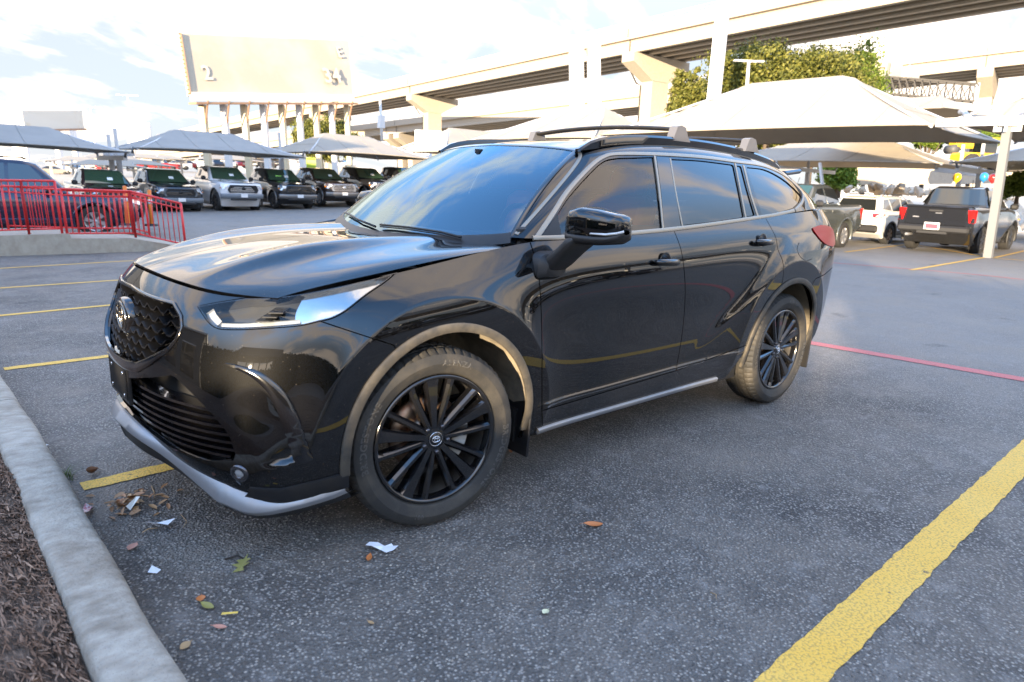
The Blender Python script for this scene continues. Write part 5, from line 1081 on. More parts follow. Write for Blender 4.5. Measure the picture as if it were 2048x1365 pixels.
# ================================================================== the other vehicles
class Prof:
    """shell from a side profile: the sides bulge, the skin over the top is crowned, wheel arches are cut out"""
def shell(name, outline, width, material, parent, rnd=.05, tumble=None, plan=None, holes=(), step=.16):
    """outline: closed (x,z) polygon; width(x,z) half width; plan(x,|y|)-> x shift; rounded long edges"""
    P = np.array(outline, float); area = (P[:, 0]*np.roll(P[:, 1], -1)-np.roll(P[:, 0], -1)*P[:, 1]).sum()
    if area < 0: P = P[::-1]
    Q = []
    for a, c in zip(P, np.roll(P, -1, 0)):
        n = max(1, int(np.linalg.norm(c-a)/step)); Q += [a+(c-a)*k/n for k in range(n)]
    Q = np.array(Q); n = len(Q); t = np.roll(Q, -1, 0)-np.roll(Q, 1, 0); t /= np.linalg.norm(t, axis=1, keepdims=True)+1e-9; inn = np.stack([-t[:, 1], t[:, 0]], 1)
    I = Q+inn*rnd
    lo, hi = Q.min(0), Q.max(0); A, B = np.meshgrid(np.arange(lo[0]+step, hi[0], step*1.3), np.arange(lo[1]+step*.5, hi[1], step*.9)); g = np.stack([A.ravel(), B.ravel()], 1); g = g[pip(I, g)]
    if len(g): g = g[((g[:, None]-I[None])**2).sum(-1).min(1) > (step*.45)**2]
    pts = list(I)+list(g); vs, es, fs, *_ = delaunay_2d_cdt([Vector(p) for p in pts], [(i, (i+1) % n) for i in range(n)], [], 0, 1e-6)
    v2 = np.array([(v[0], v[1]) for v in vs]); fs = np.array([f for f in fs if len(f) == 3]); fs = fs[pip(I, v2[fs].mean(1))]
    V = []; F = []
    def put(x, y, z):
        if plan: x = x+plan(x, abs(y), z)
        V.append((x, y, z)); return len(V)-1
    side = {}
    for sg in (1, -1):
        base = len(V)
        for x, z in v2: put(x, sg*width(x, z), z)
        for f in fs:
            F.append(tuple(base+int(i) for i in (f if sg < 0 else f[::-1])))
        side[sg] = base
    # match the first n CDT vertices with the inset loop
    key = {tuple(np.round(p, 4)): i for i, p in enumerate(v2)}
    idx = [key.get(tuple(np.round(p, 4)), int(np.argmin(((v2-p)**2).sum(1)))) for p in I]
    fr_ = [1, .9, .6, .2, -.2, -.6, -.9, -1]; rows = []
    for k, f in enumerate(fr_):
        row = []
        for i in range(n):
            w = width(Q[i, 0], Q[i, 1])-rnd; x, z = Q[i]; b_ = 1-f*f; row.append(put(x, w*f, z))
        rows.append(row)
    for a, c in ((([side[1]+i for i in idx]), rows[0]), *zip(rows[:-1], rows[1:]), (rows[-1], [side[-1]+i for i in idx])):
        for i in range(n):
            j = (i+1) % n; F.append((a[i], a[j], c[j], c[i]))
    b = MB(); b.add(V, F, True); o = b.build(name, material, parent); o.data.set_sharp_from_angle(angle=R(42)); return o
def side_pane(name, poly, width, material, parent, off=.006, sides=(1, -1)):
    out = []
    for sg in sides:
        b = MB(); V = [(x, sg*(width(x, z)+off), z) for x, z in poly]+[(x, sg*(width(x, z)-.02), z) for x, z in poly]; n = len(poly)
        b.add(V, [tuple(range(n))]+[(i, (i+1) % n, n+(i+1) % n, n+i) for i in range(n)]); out.append(b.build(name, material, parent))
    return out
VG = mat('vehicle_glass', (.012, .015, .017), .03, coat=1.0, spec=.8); VGG = mat('vehicle_screen', (.035, .07, .04), .05, coat=1.0)
M_TYRE = mat('plain_tyre', (.025, .024, .023), .8, bump=(30, .4)); M_ALLOY = mat('alloy', (.55, .55, .56), .3, metal=.8); M_BLKRIM = mat('dark_rim', (.02, .02, .021), .35, coat=.3); M_BRONZE = mat('bronze_rim', (.16, .10, .055), .4, metal=.6)
M_BLKP = mat('bumper_black', (.018, .018, .019), .55); M_LAMP = mat('lamp_clear', (.62, .65, .68), .08, coat=1.0, metal=.3); M_AMBER = mat('amber', (.7, .22, .02), .2, coat=1.0); M_PLATE = mat('plate_white', (.78, .78, .77), .4); M_STICK = mat('sticker_white', (.80, .82, .82), .5); M_GREENCARD = mat('green_card', (.28, .62, .10), .5)
_wm = {}
def wheel_meshes(r, w, rimmat):
    k = (round(r, 3), round(w, 3), rimmat.name)
    if k in _wm: return _wm[k]
    rr = r*.62; b = MB(); prof = [(rr, w*.42), (rr+.02, w*.5), (r*.85, w*.52), (r*.965, w*.46), (r, w*.36)]; tr = []
    for f in (.30, .12, -.12, -.30): tr += [(r, w*(f+.05)), (r-.010, w*(f+.03)), (r-.010, w*(f-.03)), (r, w*(f-.05))]
    P = prof+tr+[(a, -h) for a, h in prof[::-1]]; n = 40; m = len(P); V = []
    for i in range(n):
        th = 2*math.pi*i/n
        for (a, h) in P:
            q = a-(.014 if (i % 2 and a > r*.95 and abs(h) > w*.3) else 0); V.append((q*math.cos(th), h, q*math.sin(th)))
    b.add(V, [(i*m+j, i*m+j+1, ((i+1) % n)*m+j+1, ((i+1) % n)*m+j) for i in range(n) for j in range(m-1)], True); o = b.build('tyre', M_TYRE); o.data.set_sharp_from_angle(angle=R(40)); t_ = o.data; bpy.data.objects.remove(o)
    b = MB(); b.lathe([(rr, w*.42), (rr-.02, w*.40), (rr-.035, w*.1), (0, w*.06)], 30)
    for i in range(6):
        a = R(60*i+15)
        for da in (-.13, .13):
            c, s = math.cos(a+da), math.sin(a+da); b.bar((c*.05, w*.36, s*.05), (c*(rr-.02), w*.38, s*(rr-.02)), .05, .035, up=(0, 1, 0))
    b.lathe([(0, w*.42), (.06, w*.42), (.075, w*.3)], 18); o = b.build('rim', rimmat); rm = o.data; bpy.data.objects.remove(o); _wm[k] = (t_, rm); return _wm[k]
def put_wheel(parent, x, y, r, w, rimmat):
    t_, rm = wheel_meshes(r, w, rimmat); o = empty('wheel', (x, y, r)); o.parent = parent; o.rotation_euler = (0, 0, 0 if y > 0 else math.pi); obj_from('tyre', t_, o); obj_from('rim', rm, o)
def archpts(cx, cz, r, n=9, a0=200, a1=-20): return [(cx+r*math.cos(R(a0+(a1-a0)*i/n)), cz+r*math.sin(R(a0+(a1-a0)*i/n))) for i in range(n+1)]

def pickup(name, body, lower=None, rim=M_ALLOY, tyre_r=.41, lift=0.0, grille='black', front=True, bumper=None, tail=False, wb=3.7, scale=1.0, cards=True):
    """front axle at x=0, heading +x"""
    root = empty(name); lower = lower or body; bumper = bumper or lower
    dz = lift; hw = lambda x, z: .985-.06*max(0, (z-dz-1.0)/.35)-.05*max(0, (.75-(z-dz))/.3)+.03*(abs(x) < .55 or abs(x+wb) < .55)*(z-dz < 1.12)-.02*max(0, x)
    plan = lambda x, y, z: -(.20*(y/.95)**3.2)*min(1, max(0, (x-.25)/.5)) if x > .25 else 0.0
    rx = -wb-1.22
    rear = [(rx+.02, .62+dz), (rx, .80+dz), (rx, 1.28+dz), (rx+.04, 1.33+dz), (-wb+.55, 1.345+dz), (-wb+.56, 1.30+dz)]
    low = [(.86, .52+dz), (.96, .62+dz), (.99, .85+dz), (.975, 1.05+dz), (.90, 1.19+dz), (.66, 1.245+dz), (.0, 1.295+dz), (-.78, 1.33+dz), (-wb+.52, 1.35+dz), (rx+.04, 1.365+dz), (rx, 1.32+dz), (rx, .80+dz), (rx+.03, .62+dz)] + archpts(-wb, tyre_r+.02, tyre_r+.11+dz*.4) + archpts(0, tyre_r+.02, tyre_r+.11+dz*.4)
    b_ = shell('body', low, hw, body, root, rnd=.045, plan=plan)
    cw = lambda x, z: .93-.24*max(0, (z-dz-1.30)/.62)**1.15
    cab = [(-.66, 1.30+dz), (-1.42, 1.86+dz), (-1.62, 1.925+dz), (-2.1, 1.955+dz), (-2.85, 1.94+dz), (-3.02, 1.88+dz), (-3.12, 1.33+dz)]
    k_ = (wb-3.7); cab = [(x-(k_ if x < -2.2 else 0), z) for x, z in cab]
    cb = shell('cab', cab, cw, body, root, rnd=.05)
    side_pane('side_window', [(-1.02, 1.37+dz), (-1.55, 1.80+dz), (-1.92, 1.84+dz), (-1.96, 1.38+dz)], cw, VG, cb); side_pane('side_window', [(-2.04, 1.38+dz), (-2.0, 1.845+dz), (-2.70, 1.835+dz), (-2.90, 1.42+dz)], cw, VG, cb)
    # windshield and back glass follow the cab's slope
    def slope_pane(nm, a, c, wa, wc, m_, off):
        d = Vector((c[0]-a[0], 0, c[1]-a[1])).normalized(); n_ = Vector((d.z, 0, -d.x)) if off > 0 else Vector((-d.z, 0, d.x)); n_ = n_*abs(off); b = MB(); V = []
        for (p, w) in ((a, wa), (c, wc)):
            for f in (-1, -.6, 0, .6, 1): V.append(Vector((p[0]-.05*abs(f)**2*(1 if off > 0 else -1), f*w, p[1]))+n_)
        b.add(V, [(i, i+1, i+6, i+5) for i in range(4)], True); return b.build(nm, m_, cb, recalc=False)
    ws = slope_pane('windshield', (-.70, 1.35+dz), (-1.40, 1.865+dz), .80, .66, VGG if front else VG, .045)
    slope_pane('back_window', (-3.105-k_, 1.40+dz), (-3.03-k_, 1.85+dz), .76, .64, VG, -.05)
    for x in (0, -wb):
        for sg in (1, -1): put_wheel(root, x, sg*.86, tyre_r, .27, rim)
    b = MB(); b.box((-wb/2, 0, .62+dz), (wb+1.0, 1.1, .36)); b.box((-wb/2, 0, .50+dz), (wb-1.2, 1.84, .10), None, .03); b.build('chassis', M_BLKP, root)
    for sg in (1, -1):
        b = MB(); b.box((-1.02, sg*1.12, 1.40+dz), (.12, .22, .19), None, .05); b.tube([(-.98, sg*.92, 1.33+dz), (-1.0, sg*1.05, 1.34+dz)], .025, 6); b.build('side_mirror', M_BLKP if body.name != 'paint_white' else M_BLKP, root)
    for sg in (1, -1):
        for x in (-1.85, -2.75-k_): b = MB(); b.box((x, sg*(hw(x, 1.18)+.012), 1.17+dz), (.17, .03, .035), None, .01); b.build('door_handle', body, root)
    for sg in (1, -1):
        for cx in (0, -wb):
            b = MB(); V = []; F = []; o_ = archpts(cx, tyre_r+.02, tyre_r+.16+dz*.3, 12, 195, -15); i_ = archpts(cx, tyre_r+.02, tyre_r+.095+dz*.3, 12, 195, -15)
            for p, q in zip(o_, i_): V += [(p[0], sg*.99, p[1]), (p[0], sg*1.02, p[1]-.01), (q[0], sg*1.02, q[1]), (q[0], sg*.95, q[1])]
            F = [(i*4+j, i*4+j+1, i*4+5+j, i*4+4+j) for i in range(12) for j in range(3)]; b.add(V, F, True); b.build('fender_flare', lower, root)
    X = lambda y: 1.0-.20*(abs(y)/.95)**3.2
    if front:
        # grille: a deep frame with bars
        fr_ = [(-.60, .80), (-.66, .92), (-.56, 1.13), (.56, 1.13), (.66, .92), (.60, .80)]
        b = MB(); n = len(fr_); V = []
        for sc_, dx in ((1.06, -.02), (1.06, .03), (.93, .035), (.90, -.06)):
            for (y, z) in fr_: V.append((X(y)+dx, y*sc_, .965+dz+(z-.965)*sc_))
        b.add(V, [(i*n+j, i*n+(j+1) % n, (i+1)*n+(j+1) % n, (i+1)*n+j) for i in range(3) for j in range(n)]); b.build('grille_frame', {'chrome': M_ALLOY, 'black': M_BLKP, 'grey': mat('grey_frame', (.10, .11, .12), .4)}[grille], root)
        b = MB(); b.add([(X(y)-.0, y*.97, z+dz) for y, z in fr_], [tuple(range(n))]); gr_ = b.build('grille', mat('grille_black', (.008, .008, .009), .5), root)
        for k in range(4):
            z = .845+.075*k; b = MB(); V = []; w = .58 if k in (0, 3) else .62
            for f in (-1, -.6, -.2, .2, .6, 1): V += [(X(f*w)+.03, f*w, z-.012+dz), (X(f*w)+.03, f*w, z+.014+dz), (X(f*w)-.0, f*w, z+.02+dz)]
            b.add(V, [(i*3+j, i*3+j+1, i*3+4+j, i*3+3+j) for i in range(5) for j in range(2)]); b.build('grille_bar', {'chrome': M_ALLOY, 'black': M_BLKP, 'grey': M_BLKP}[grille], gr_)
        b = MB(); b.lathe([(0, .02), (.085, .02), (.095, 0)], 20, Matrix.Translation((1.02, 0, .985+dz)) @ Matrix.Diagonal((1, 1, .68, 1)), 'X'); bd = b.build('badge', M_BLKP if grille != 'chrome' else M_ALLOY, root)
        for sg in (1, -1):
            b = MB(); V = [(X(.70)-.0+.02, sg*.69, 1.02+dz), (X(.70)+.02, sg*.66, 1.13+dz), (X(.93)-.13, sg*.955, 1.14+dz), (X(.93)-.10, sg*.96, 1.03+dz), (X(.93)+.0, sg*.94, .93+dz), (X(.85)+.02, sg*.86, .92+dz), (X(.82)+.02, sg*.82, 1.0+dz)]; b.add(V+[(x-.08, y, z) for x, y, z in V], [tuple(range(7))]+[(i, (i+1) % 7, 7+(i+1) % 7, 7+i) for i in range(7)]); hl = b.build('headlight', M_LAMP, root)
            b = MB(); b.box((X(.93)-.06, sg*.965, 1.0+dz), (.12, .03, .05)); b.build('marker_lamp', M_AMBER, hl)
            b = MB(); b.box((X(.80)+.0, sg*.80, .66+dz), (.05, .13, .08), None, .02); b.build('fog_lamp', M_LAMP, root)
        b = MB(); V = []
        for f in np.linspace(-1, 1, 13):
            y = f*.97; x = X(y)+.035; 
            for dx, z in ((-.14, .52), (-.02, .54), (.02, .60), (.02, .70), (-.01, .74), (-.10, .745)): V.append((x+dx, y, z+dz))
        b.add(V, [(i*6+j, i*6+j+1, i*6+7+j, i*6+6+j) for i in range(12) for j in range(5)]+[tuple(range(6)), tuple(range(72, 78))[::-1]], True); bo = b.build('front_bumper', bumper, root); bo.data.set_sharp_from_angle(angle=R(40))
        b = MB(); b.box((1.065, 0, .66+dz), (.015, .31, .155), None, .004); b.build('number_plate', M_PLATE, root)
        b = MB(); b.box((1.0, 0, .50+dz), (.12, 1.2, .10), None, .03); b.build('skid_plate', M_BLKP, root)
        # hood power bulge
        b = MB(); V = []
        for x, z in ((.78, 1.225), (.3, 1.285), (-.3, 1.325), (-.66, 1.345)):
            for y, h in ((-.58, -.012), (-.48, .022), (.48, .022), (.58, -.012)): V.append((x, y, z+h+dz))
        b.add(V, [(i*4+j, i*4+j+1, i*4+5+j, i*4+4+j) for i in range(3) for j in range(3)], True); b.build('hood', body, root)
        if cards:
            b = MB(); b.add([(-.93+.03, y, z+dz) for y, z in ((.05, 1.47), (.25, 1.47), (.25, 1.64), (.05, 1.64))], [(0, 1, 2, 3)]); o_ = b.build('window_card', M_STICK, root); o_.location = (-.06, 0, 0); o_.rotation_euler = (0, 0, 0)
            o_.data.transform(Matrix.Translation((-.90, 0, 1.47+dz)) @ Matrix.Rotation(R(-52), 4, 'Y') @ Matrix.Translation((.90, 0, -1.47-dz))); o_.location = (.0+.045, 0, .055)
            for sg in (1, -1):
                side_pane('window_sticker', [(-2.25, 1.48+dz), (-2.25, 1.78+dz), (-2.55, 1.78+dz), (-2.55, 1.48+dz)], cw, M_STICK, root, off=.010, sides=(sg,))
    if tail:
        for sg in (1, -1):
            b = MB(); V = [(rx-.02, sg*.80, 1.26+dz), (rx-.02, sg*.97, 1.27+dz), (rx+.10, sg*1.0, 1.26+dz), (rx+.10, sg*1.0, .93+dz), (rx-.02, sg*.98, .90+dz), (rx-.02, sg*.86, .92+dz)]; b.add(V+[(x+.05, y*.96, z) for x, y, z in V], [tuple(range(6))]+[(i, (i+1) % 6, 6+(i+1) % 6, 6+i) for i in range(6)]); b.build('tail_lamp', mat('tail_red', (.55, .012, .012), .12, coat=1.0), root)
            b = MB(); b.box((rx-.10, sg*.72, .655+dz), (.03, .12, .07), None, .015); b.build('reflector', mat('tail_red', (.55, .012, .012), .12), root)
        b = MB(); b.box((rx-.012, 0, 1.06+dz), (.03, 1.56, .50), None, .012); b.box((rx-.02, 0, 1.315+dz), (.07, 1.60, .05), None, .015); b.build('tailgate', body, root)
        b = MB(); b.box((rx-.03, 0, 1.215+dz), (.012, .36, .055), None, .004); b.build('tailgate_handle', M_BLKP, root)
        b = MB(); b.box((rx-.03, -.08, 1.15+dz), (.006, .16, .02)); b.box((rx-.03, .50, 1.02+dz), (.006, .16, .03)); b.build('tailgate_badge', M_ALLOY, root)
        b = MB(); b.box((rx-.07, 0, .70+dz), (.20, 1.86, .20), None, .05); b.box((rx-.10, 0, .60+dz), (.1, .8, .10), None, .02); b.build('rear_bumper', M_BLKP, root)
        b = MB(); b.box((rx-.185, 0, .78+dz), (.02, .40, .20), None, .006); pl = b.build('number_plate', M_PLATE, root)
        b = MB(); b.box((rx-.198, 0, .775+dz), (.01, .32, .13)); b.build('plate_insert', mat('plate_red', (.42, .06, .09), .5), pl)
        b = MB(); b.tube([(rx+.4, .60, .50+dz), (rx-.10, .66, .50+dz)], .04, 10); b.build('exhaust', M_ALLOY, root)
        b = MB(); b.tube([(-2.2, -.2, 1.95+dz), (-2.3, -.2, 2.15+dz)], .008, 5); b.build('antenna', M_BLKP, root)
    root.scale = (scale,)*3
    return root
def place(o, x, y, rz, label, cat_='pickup truck', group=None, z=None):
    gz = ground_z(y, x) if z is None else z
    fx = math.cos(rz); fy = math.sin(rz); o.location = (x, y, gz); o.rotation_euler = (0, 0, rz)
    s_ = 3.0; zx = ground_z(y-fy*s_, x-fx*s_); pit = math.atan2(gz-zx, s_); o.rotation_euler = (0, -pit, rz)
    if z is not None: o.rotation_euler = (0, 0, rz)
    return tag(o, label, cat_, group)
def paintv(n, c, r=.18): return mat('paint_'+n, c, r, coat=1.0)
GRP_T = 'pickup trucks parked nose out under the far canopies'
t1 = pickup('pickup_truck', paintv('dark_grey', (.025, .028, .033)), grille='grey', bumper=mat('bumper_grey', (.16, .18, .20), .4), rim=M_BLKRIM); tag(t1, group=GRP_T)
t2 = pickup('pickup_truck', paintv('white', (.80, .80, .80)), lower=M_BLKP, lift=.10, rim=M_BLKRIM, tyre_r=.44, bumper=mat('bumper_grey', (.16, .18, .20), .4)); 
t3 = pickup('pickup_truck', paintv('black', (.010, .010, .012)), rim=M_BLKRIM, grille='black', bumper=mat('bumper_mid', (.20, .19, .18), .35, metal=.5))
t4 = pickup('pickup_truck', paintv('brown', (.040, .026, .020)), rim=M_ALLOY, grille='chrome', bumper=mat('bumper_mid', (.20, .19, .18), .35, metal=.5))
t5 = pickup('pickup_truck', paintv('maroon', (.045, .022, .022)), rim=M_ALLOY, grille='grey')
t6 = pickup('pickup_truck', paintv('black', (.010, .010, .012)), rim=M_ALLOY, grille='chrome')
t7 = pickup('pickup_truck', paintv('black', (.010, .010, .012)), rim=M_ALLOY, grille='chrome')
# green card behind one windscreen
b = MB(); b.add([(-1.0, -.42, 1.50), (-1.0, -.10, 1.50), (-1.03, -.08, 1.58), (-1.03, -.40, 1.60)], [(0, 1, 2, 3)]); b.build('window_card', M_GREENCARD, t3).location = (.09, 0, .02)
def truck_at(o, u, v, depth, label, rz=R(90), front_off=.0):
    p = at(u, v, depth); place(o, p.x, p.y, rz, label, 'pickup truck', GRP_T, z=p.z)
# u,v = ground under the middle of the front axle
truck_at(t5, 229, 437, 28.0, 'maroon pickup truck behind the red railing, orange bollard in front')
truck_at(t1, 352, 428, 30.5, 'dark grey pickup truck facing forward beside the white pickup'); truck_at(t2, 474, 423, 32.2, 'white lifted pickup truck with black grille and knobbly tyres')
truck_at(t3, 584, 418, 34.2, 'black pickup truck with bright green card in windscreen'); truck_at(t4, 672, 412, 36.5, 'dark brown pickup truck with chrome grille and silver wheels'); truck_at(t6, 757, 407, 38.5, 'black pickup truck with chrome grille, half hidden by the hood'); truck_at(t7, 838, 403, 40.5, 'black pickup truck mostly hidden behind the windshield')

def suv_side(name, body, lower, rim, wb=2.7, L=4.6, H=1.7, W_=.92, roofbox=False, roof=None, boxy=1.0, tr=.36):
    root = empty(name); rx = -wb-.95; fx = L-wb-.95
    hw = lambda x, z: W_-.05*max(0, (z-.85)/.3)-.05*max(0, (.6-z)/.3)
    plan = lambda x, y, z: (-(.18*(y/.9)**3)*min(1, max(0, (x-.2)/.5)) if x > .2 else ((.10*(y/.9)**3)*min(1, max(0, (-wb-.3-x)/.5)) if x < -wb-.3 else 0.0))
    low = [(fx-.12, .36), (fx-.02, .45), (fx, .70), (fx-.06, .92), (fx-.30, 1.02), (-.55, 1.12), (-wb-.2, 1.17), (rx+.05, 1.17), (rx-.02, 1.05), (rx-.03, .60), (rx+.08, .42)]+archpts(-wb, tr, tr+.07)+archpts(0, tr, tr+.07)
    shell('body', low, hw, body, root, rnd=.05, plan=plan)
    cw = lambda x, z: W_-.06-.22*max(0, (z-1.1)/(H-1.1))**1.1
    cab = [(-.45, 1.08), (-1.15, H-.10), (-1.45, H-.02), (-2.0, H), (rx+.55, H-.03), (rx+.28, H-.10), (rx+.02, 1.15)]; cb = shell('cabin', cab, cw, roof or body, root, rnd=.05)
    side_pane('side_window', [(-.80, 1.16), (-1.30, H-.13), (-1.72, H-.10), (-1.76, 1.17)], cw, VG, cb); side_pane('side_window', [(-1.84, 1.17), (-1.80, H-.10), (-wb-.02, H-.11), (-wb+.12, 1.18)], cw, VG, cb); side_pane('side_window', [(-wb+.02, 1.19), (-wb-.10, H-.12), (rx+.50, H-.15), (rx+.28, 1.24)], cw, VG, cb)
    b = MB(); b.add([(-.50+.045, -.72, 1.14), (-.50+.045, .72, 1.14), (-1.13+.03, .58, H-.11), (-1.13+.03, -.58, H-.11)], [(0, 1, 2, 3)]); b.build('windshield', VGG, cb)
    b = MB(); b.add([(rx+.03-.035, -.70, 1.19), (rx+.03-.035, .70, 1.19), (rx+.25-.03, .58, H-.13), (rx+.25-.03, -.58, H-.13)], [(0, 1, 2, 3)]); b.build('back_window', VG, cb)
    for x in (0, -wb):
        for sg in (1, -1):
            put_wheel(root, x, sg*(W_-.13), tr, .24, rim)
            V = []; o_ = archpts(x, tr, tr+.13, 12, 195, -15); i_ = archpts(x, tr, tr+.055, 12, 195, -15); b = MB()
            for p, q in zip(o_, i_): V += [(p[0], sg*(W_-.01), p[1]), (p[0], sg*(W_+.015), p[1]-.01), (q[0], sg*(W_+.015), q[1]), (q[0], sg*(W_-.06), q[1])]
            b.add(V, [(i*4+j, i*4+j+1, i*4+5+j, i*4+4+j) for i in range(12) for j in range(3)], True); b.build('wheel_trim', lower, root)
    b = MB(); b.box((-wb/2, 0, .42), (wb-.9, W_*2+.01, .18), None, .04); b.box((-wb/2, 0, .45), (wb+1.0, 1.2, .3)); b.build('sill', lower, root)
    for sg in (1, -1):
        b = MB(); V = [(rx+.0, sg*.62, 1.08), (rx+.05, sg*(W_-.06), 1.10), (rx+.34, sg*(W_+.0), 1.06), (rx+.05, sg*(W_-.02), .93), (rx-.02, sg*.66, .96)]; b.add([(x-.02, y, z) for x, y, z in V]+[(x+.08, y*.92, z) for x, y, z in V], [tuple(range(5))]+[(i, (i+1) % 5, 5+(i+1) % 5, 5+i) for i in range(5)]); b.build('tail_lamp', mat('tail_red', (.55, .012, .012), .12), root)
        b = MB(); V = [(fx-.0, sg*.50, .88), (fx-.02, sg*.52, .99), (fx-.30, sg*(W_-.05), 1.0), (fx-.28, sg*(W_-.01), .90), (fx-.06, sg*.72, .84)]; b.add([(x+.0, y, z) for x, y, z in V]+[(x-.10, y*.95, z) for x, y, z in V], [tuple(range(5))]+[(i, (i+1) % 5, 5+(i+1) % 5, 5+i) for i in range(5)]); b.build('headlight', M_LAMP, root)
        b = MB(); b.tube([(-1.3, sg*.58, H+.0), (-1.4, sg*.58, H+.05), (rx+.8, sg*.58, H+.04), (rx+.62, sg*.58, H-.03)], .018, 6); b.build('roof_rail', M_BLKP, root)
        b = MB(); b.box((-.95, sg*(W_+.10), 1.20), (.14, .20, .14), None, .05); b.build('side_mirror', M_BLKP, root)
        for x in (-1.55, -wb+.35): b = MB(); b.box((x, sg*(hw(x, 1.0)+.01), 1.0), (.16, .03, .03), None, .01); b.build('door_handle', body, root)
    b = MB(); b.box((rx-.0, 0, .56), (.16, W_*1.84, .26), None, .06); b.build('rear_bumper', lower, root)
    b = MB(); b.box((rx+.30, 0, H-.04), (.30, 1.1, .04), Matrix.Rotation(R(6), 3, 'Y'), .015); b.build('spoiler', body, root)
    b = MB(); b.box((fx-.02, 0, .62), (.10, 1.2, .28), None, .04); b.build('grille', M_BLKP, root)
    b = MB(); b.box((rx-.085, 0, .80), (.015, .31, .155), None, .004); b.build('number_plate', M_PLATE, root)
    return root
# the dark blue SUV behind the railing
sq = suv_side('parked_suv', paintv('midnight', (.012, .014, .040)), paintv('midnight', (.012, .014, .040)), M_ALLOY, wb=3.1, L=5.25, H=1.93, W_=1.0, tr=.41)
pr_ = on_ground(37, 466); pf_ = on_ground(190, 463); d = (pf_-pr_); d.z = 0; az = math.atan2(d.y, d.x)
az = R(176); rgt = Vector((math.sin(az), -math.cos(az), 0)); hd = Vector((math.cos(az), math.sin(az), 0)); c = at(197, 455, 18.0)
place(sq, c.x, c.y-.9, az, 'dark blue and maroon SUV with silver wheels behind the red railing', 'suv', z=ground_z(c.y, c.x))
# right-hand row
bk = pickup('pickup_truck', paintv('jet', (.012, .013, .016)), rim=M_BLKRIM, front=True, tail=True, wb=3.35, lower=M_BLKP, cards=False, scale=1.0)
rear_mid = Vector((-22.0, -3.72)); hd = R(181); place(bk, rear_mid.x+3.35*math.cos(hd), rear_mid.y+3.35*math.sin(hd), hd, 'black pickup truck with red plate, seen from behind by the canopy post')
rv = suv_side('parked_suv', paintv('pearl', (.62, .62, .61)), M_BLKP, M_BRONZE, wb=2.69, L=4.6, H=1.70, W_=.93, roof=paintv('pearl', (.62, .62, .61)))
hd = R(178); place(rv, -24.6-2.69, -7.0, hd, 'white SUV with black cladding and bronze wheels beside the black pickup', 'suv')
sv = pickup('pickup_truck', paintv('silver', (.06, .066, .062), .25), rim=M_ALLOY, front=True, tail=True, wb=3.35, lower=paintv('silver', (.06, .066, .062), .25), cards=False)
hd = R(0); place(sv, -20.74+3.35, -7.15, hd, 'silver green pickup truck with silver wheels behind the black SUV tail')
bk2 = copy_tree(bk); place(bk2, -27.6, .9, R(181), 'dark pickup truck cut off by the right edge of the photo')

# far rows of cars, low detail
def small_car(col, kind=0):
    root = empty('distant_car'); H = (1.45, 1.7, 1.85)[kind]; L = (4.6, 4.6, 5.4)[kind]
    hw = lambda x, z: .88; low = [(L/2-.1, .35), (L/2, .7), (L/2-.2, .95), (L*.15, 1.02), (-L/2+.05, 1.05), (-L/2, .5), (-L/2+.1, .35)]
    shell('body', low, hw, col, root, rnd=.08, step=.5)
    cab = {0: [(L*.2, 1.0), (L*.03, H), (-L*.2, H), (-L*.38, 1.03)], 1: [(L*.2, 1.0), (L*.05, H), (-L*.38, H), (-L*.46, 1.03)], 2: [(L*.2, 1.0), (L*.1, H), (-L*.12, H), (-L*.15, 1.03)]}[kind]
    shell('cabin_glass', cab, lambda x, z: .82-.16*max(0, (z-1)/.6), VG, root, rnd=.06, step=.5); b = MB(); b.box((sum(p[0] for p in cab[1:3])/2, 0, H+.01), (abs(cab[1][0]-cab[2][0]), 1.2, .03), None, .012); b.build('roof', col, root)
    b = MB(); [b.lathe([(0, .1), (.33, .1), (.33, -.1), (0, -.1)], 12, Matrix.Translation((sx*L*.30, sy*.82, .33))) for sx in (1, -1) for sy in (1, -1)]; o = b.build('wheels', M_TYRE, root); o['kind'] = 'stuff'
    return root
CC = [('white', (.68, .69, .70)), ('silver2', (.42, .43, .44)), ('red', (.42, .025, .02)), ('black', (.01, .01, .012)), ('bluegrey', (.10, .14, .20)), ('tan', (.35, .30, .24))]
protos = [small_car(paintv(n_, c_), k_) for n_, c_, k_ in (('red', CC[2][1], 0), ('white', CC[0][1], 1), ('silver2', CC[1][1], 0), ('black', CC[3][1], 1), ('bluegrey', CC[4][1], 1), ('tan', CC[5][1], 0), ('red', CC[2][1], 2), ('white', CC[0][1], 0))]
nmz = ['red sedan', 'white SUV', 'silver sedan', 'black SUV', 'blue grey SUV', 'tan sedan', 'red pickup', 'white sedan']
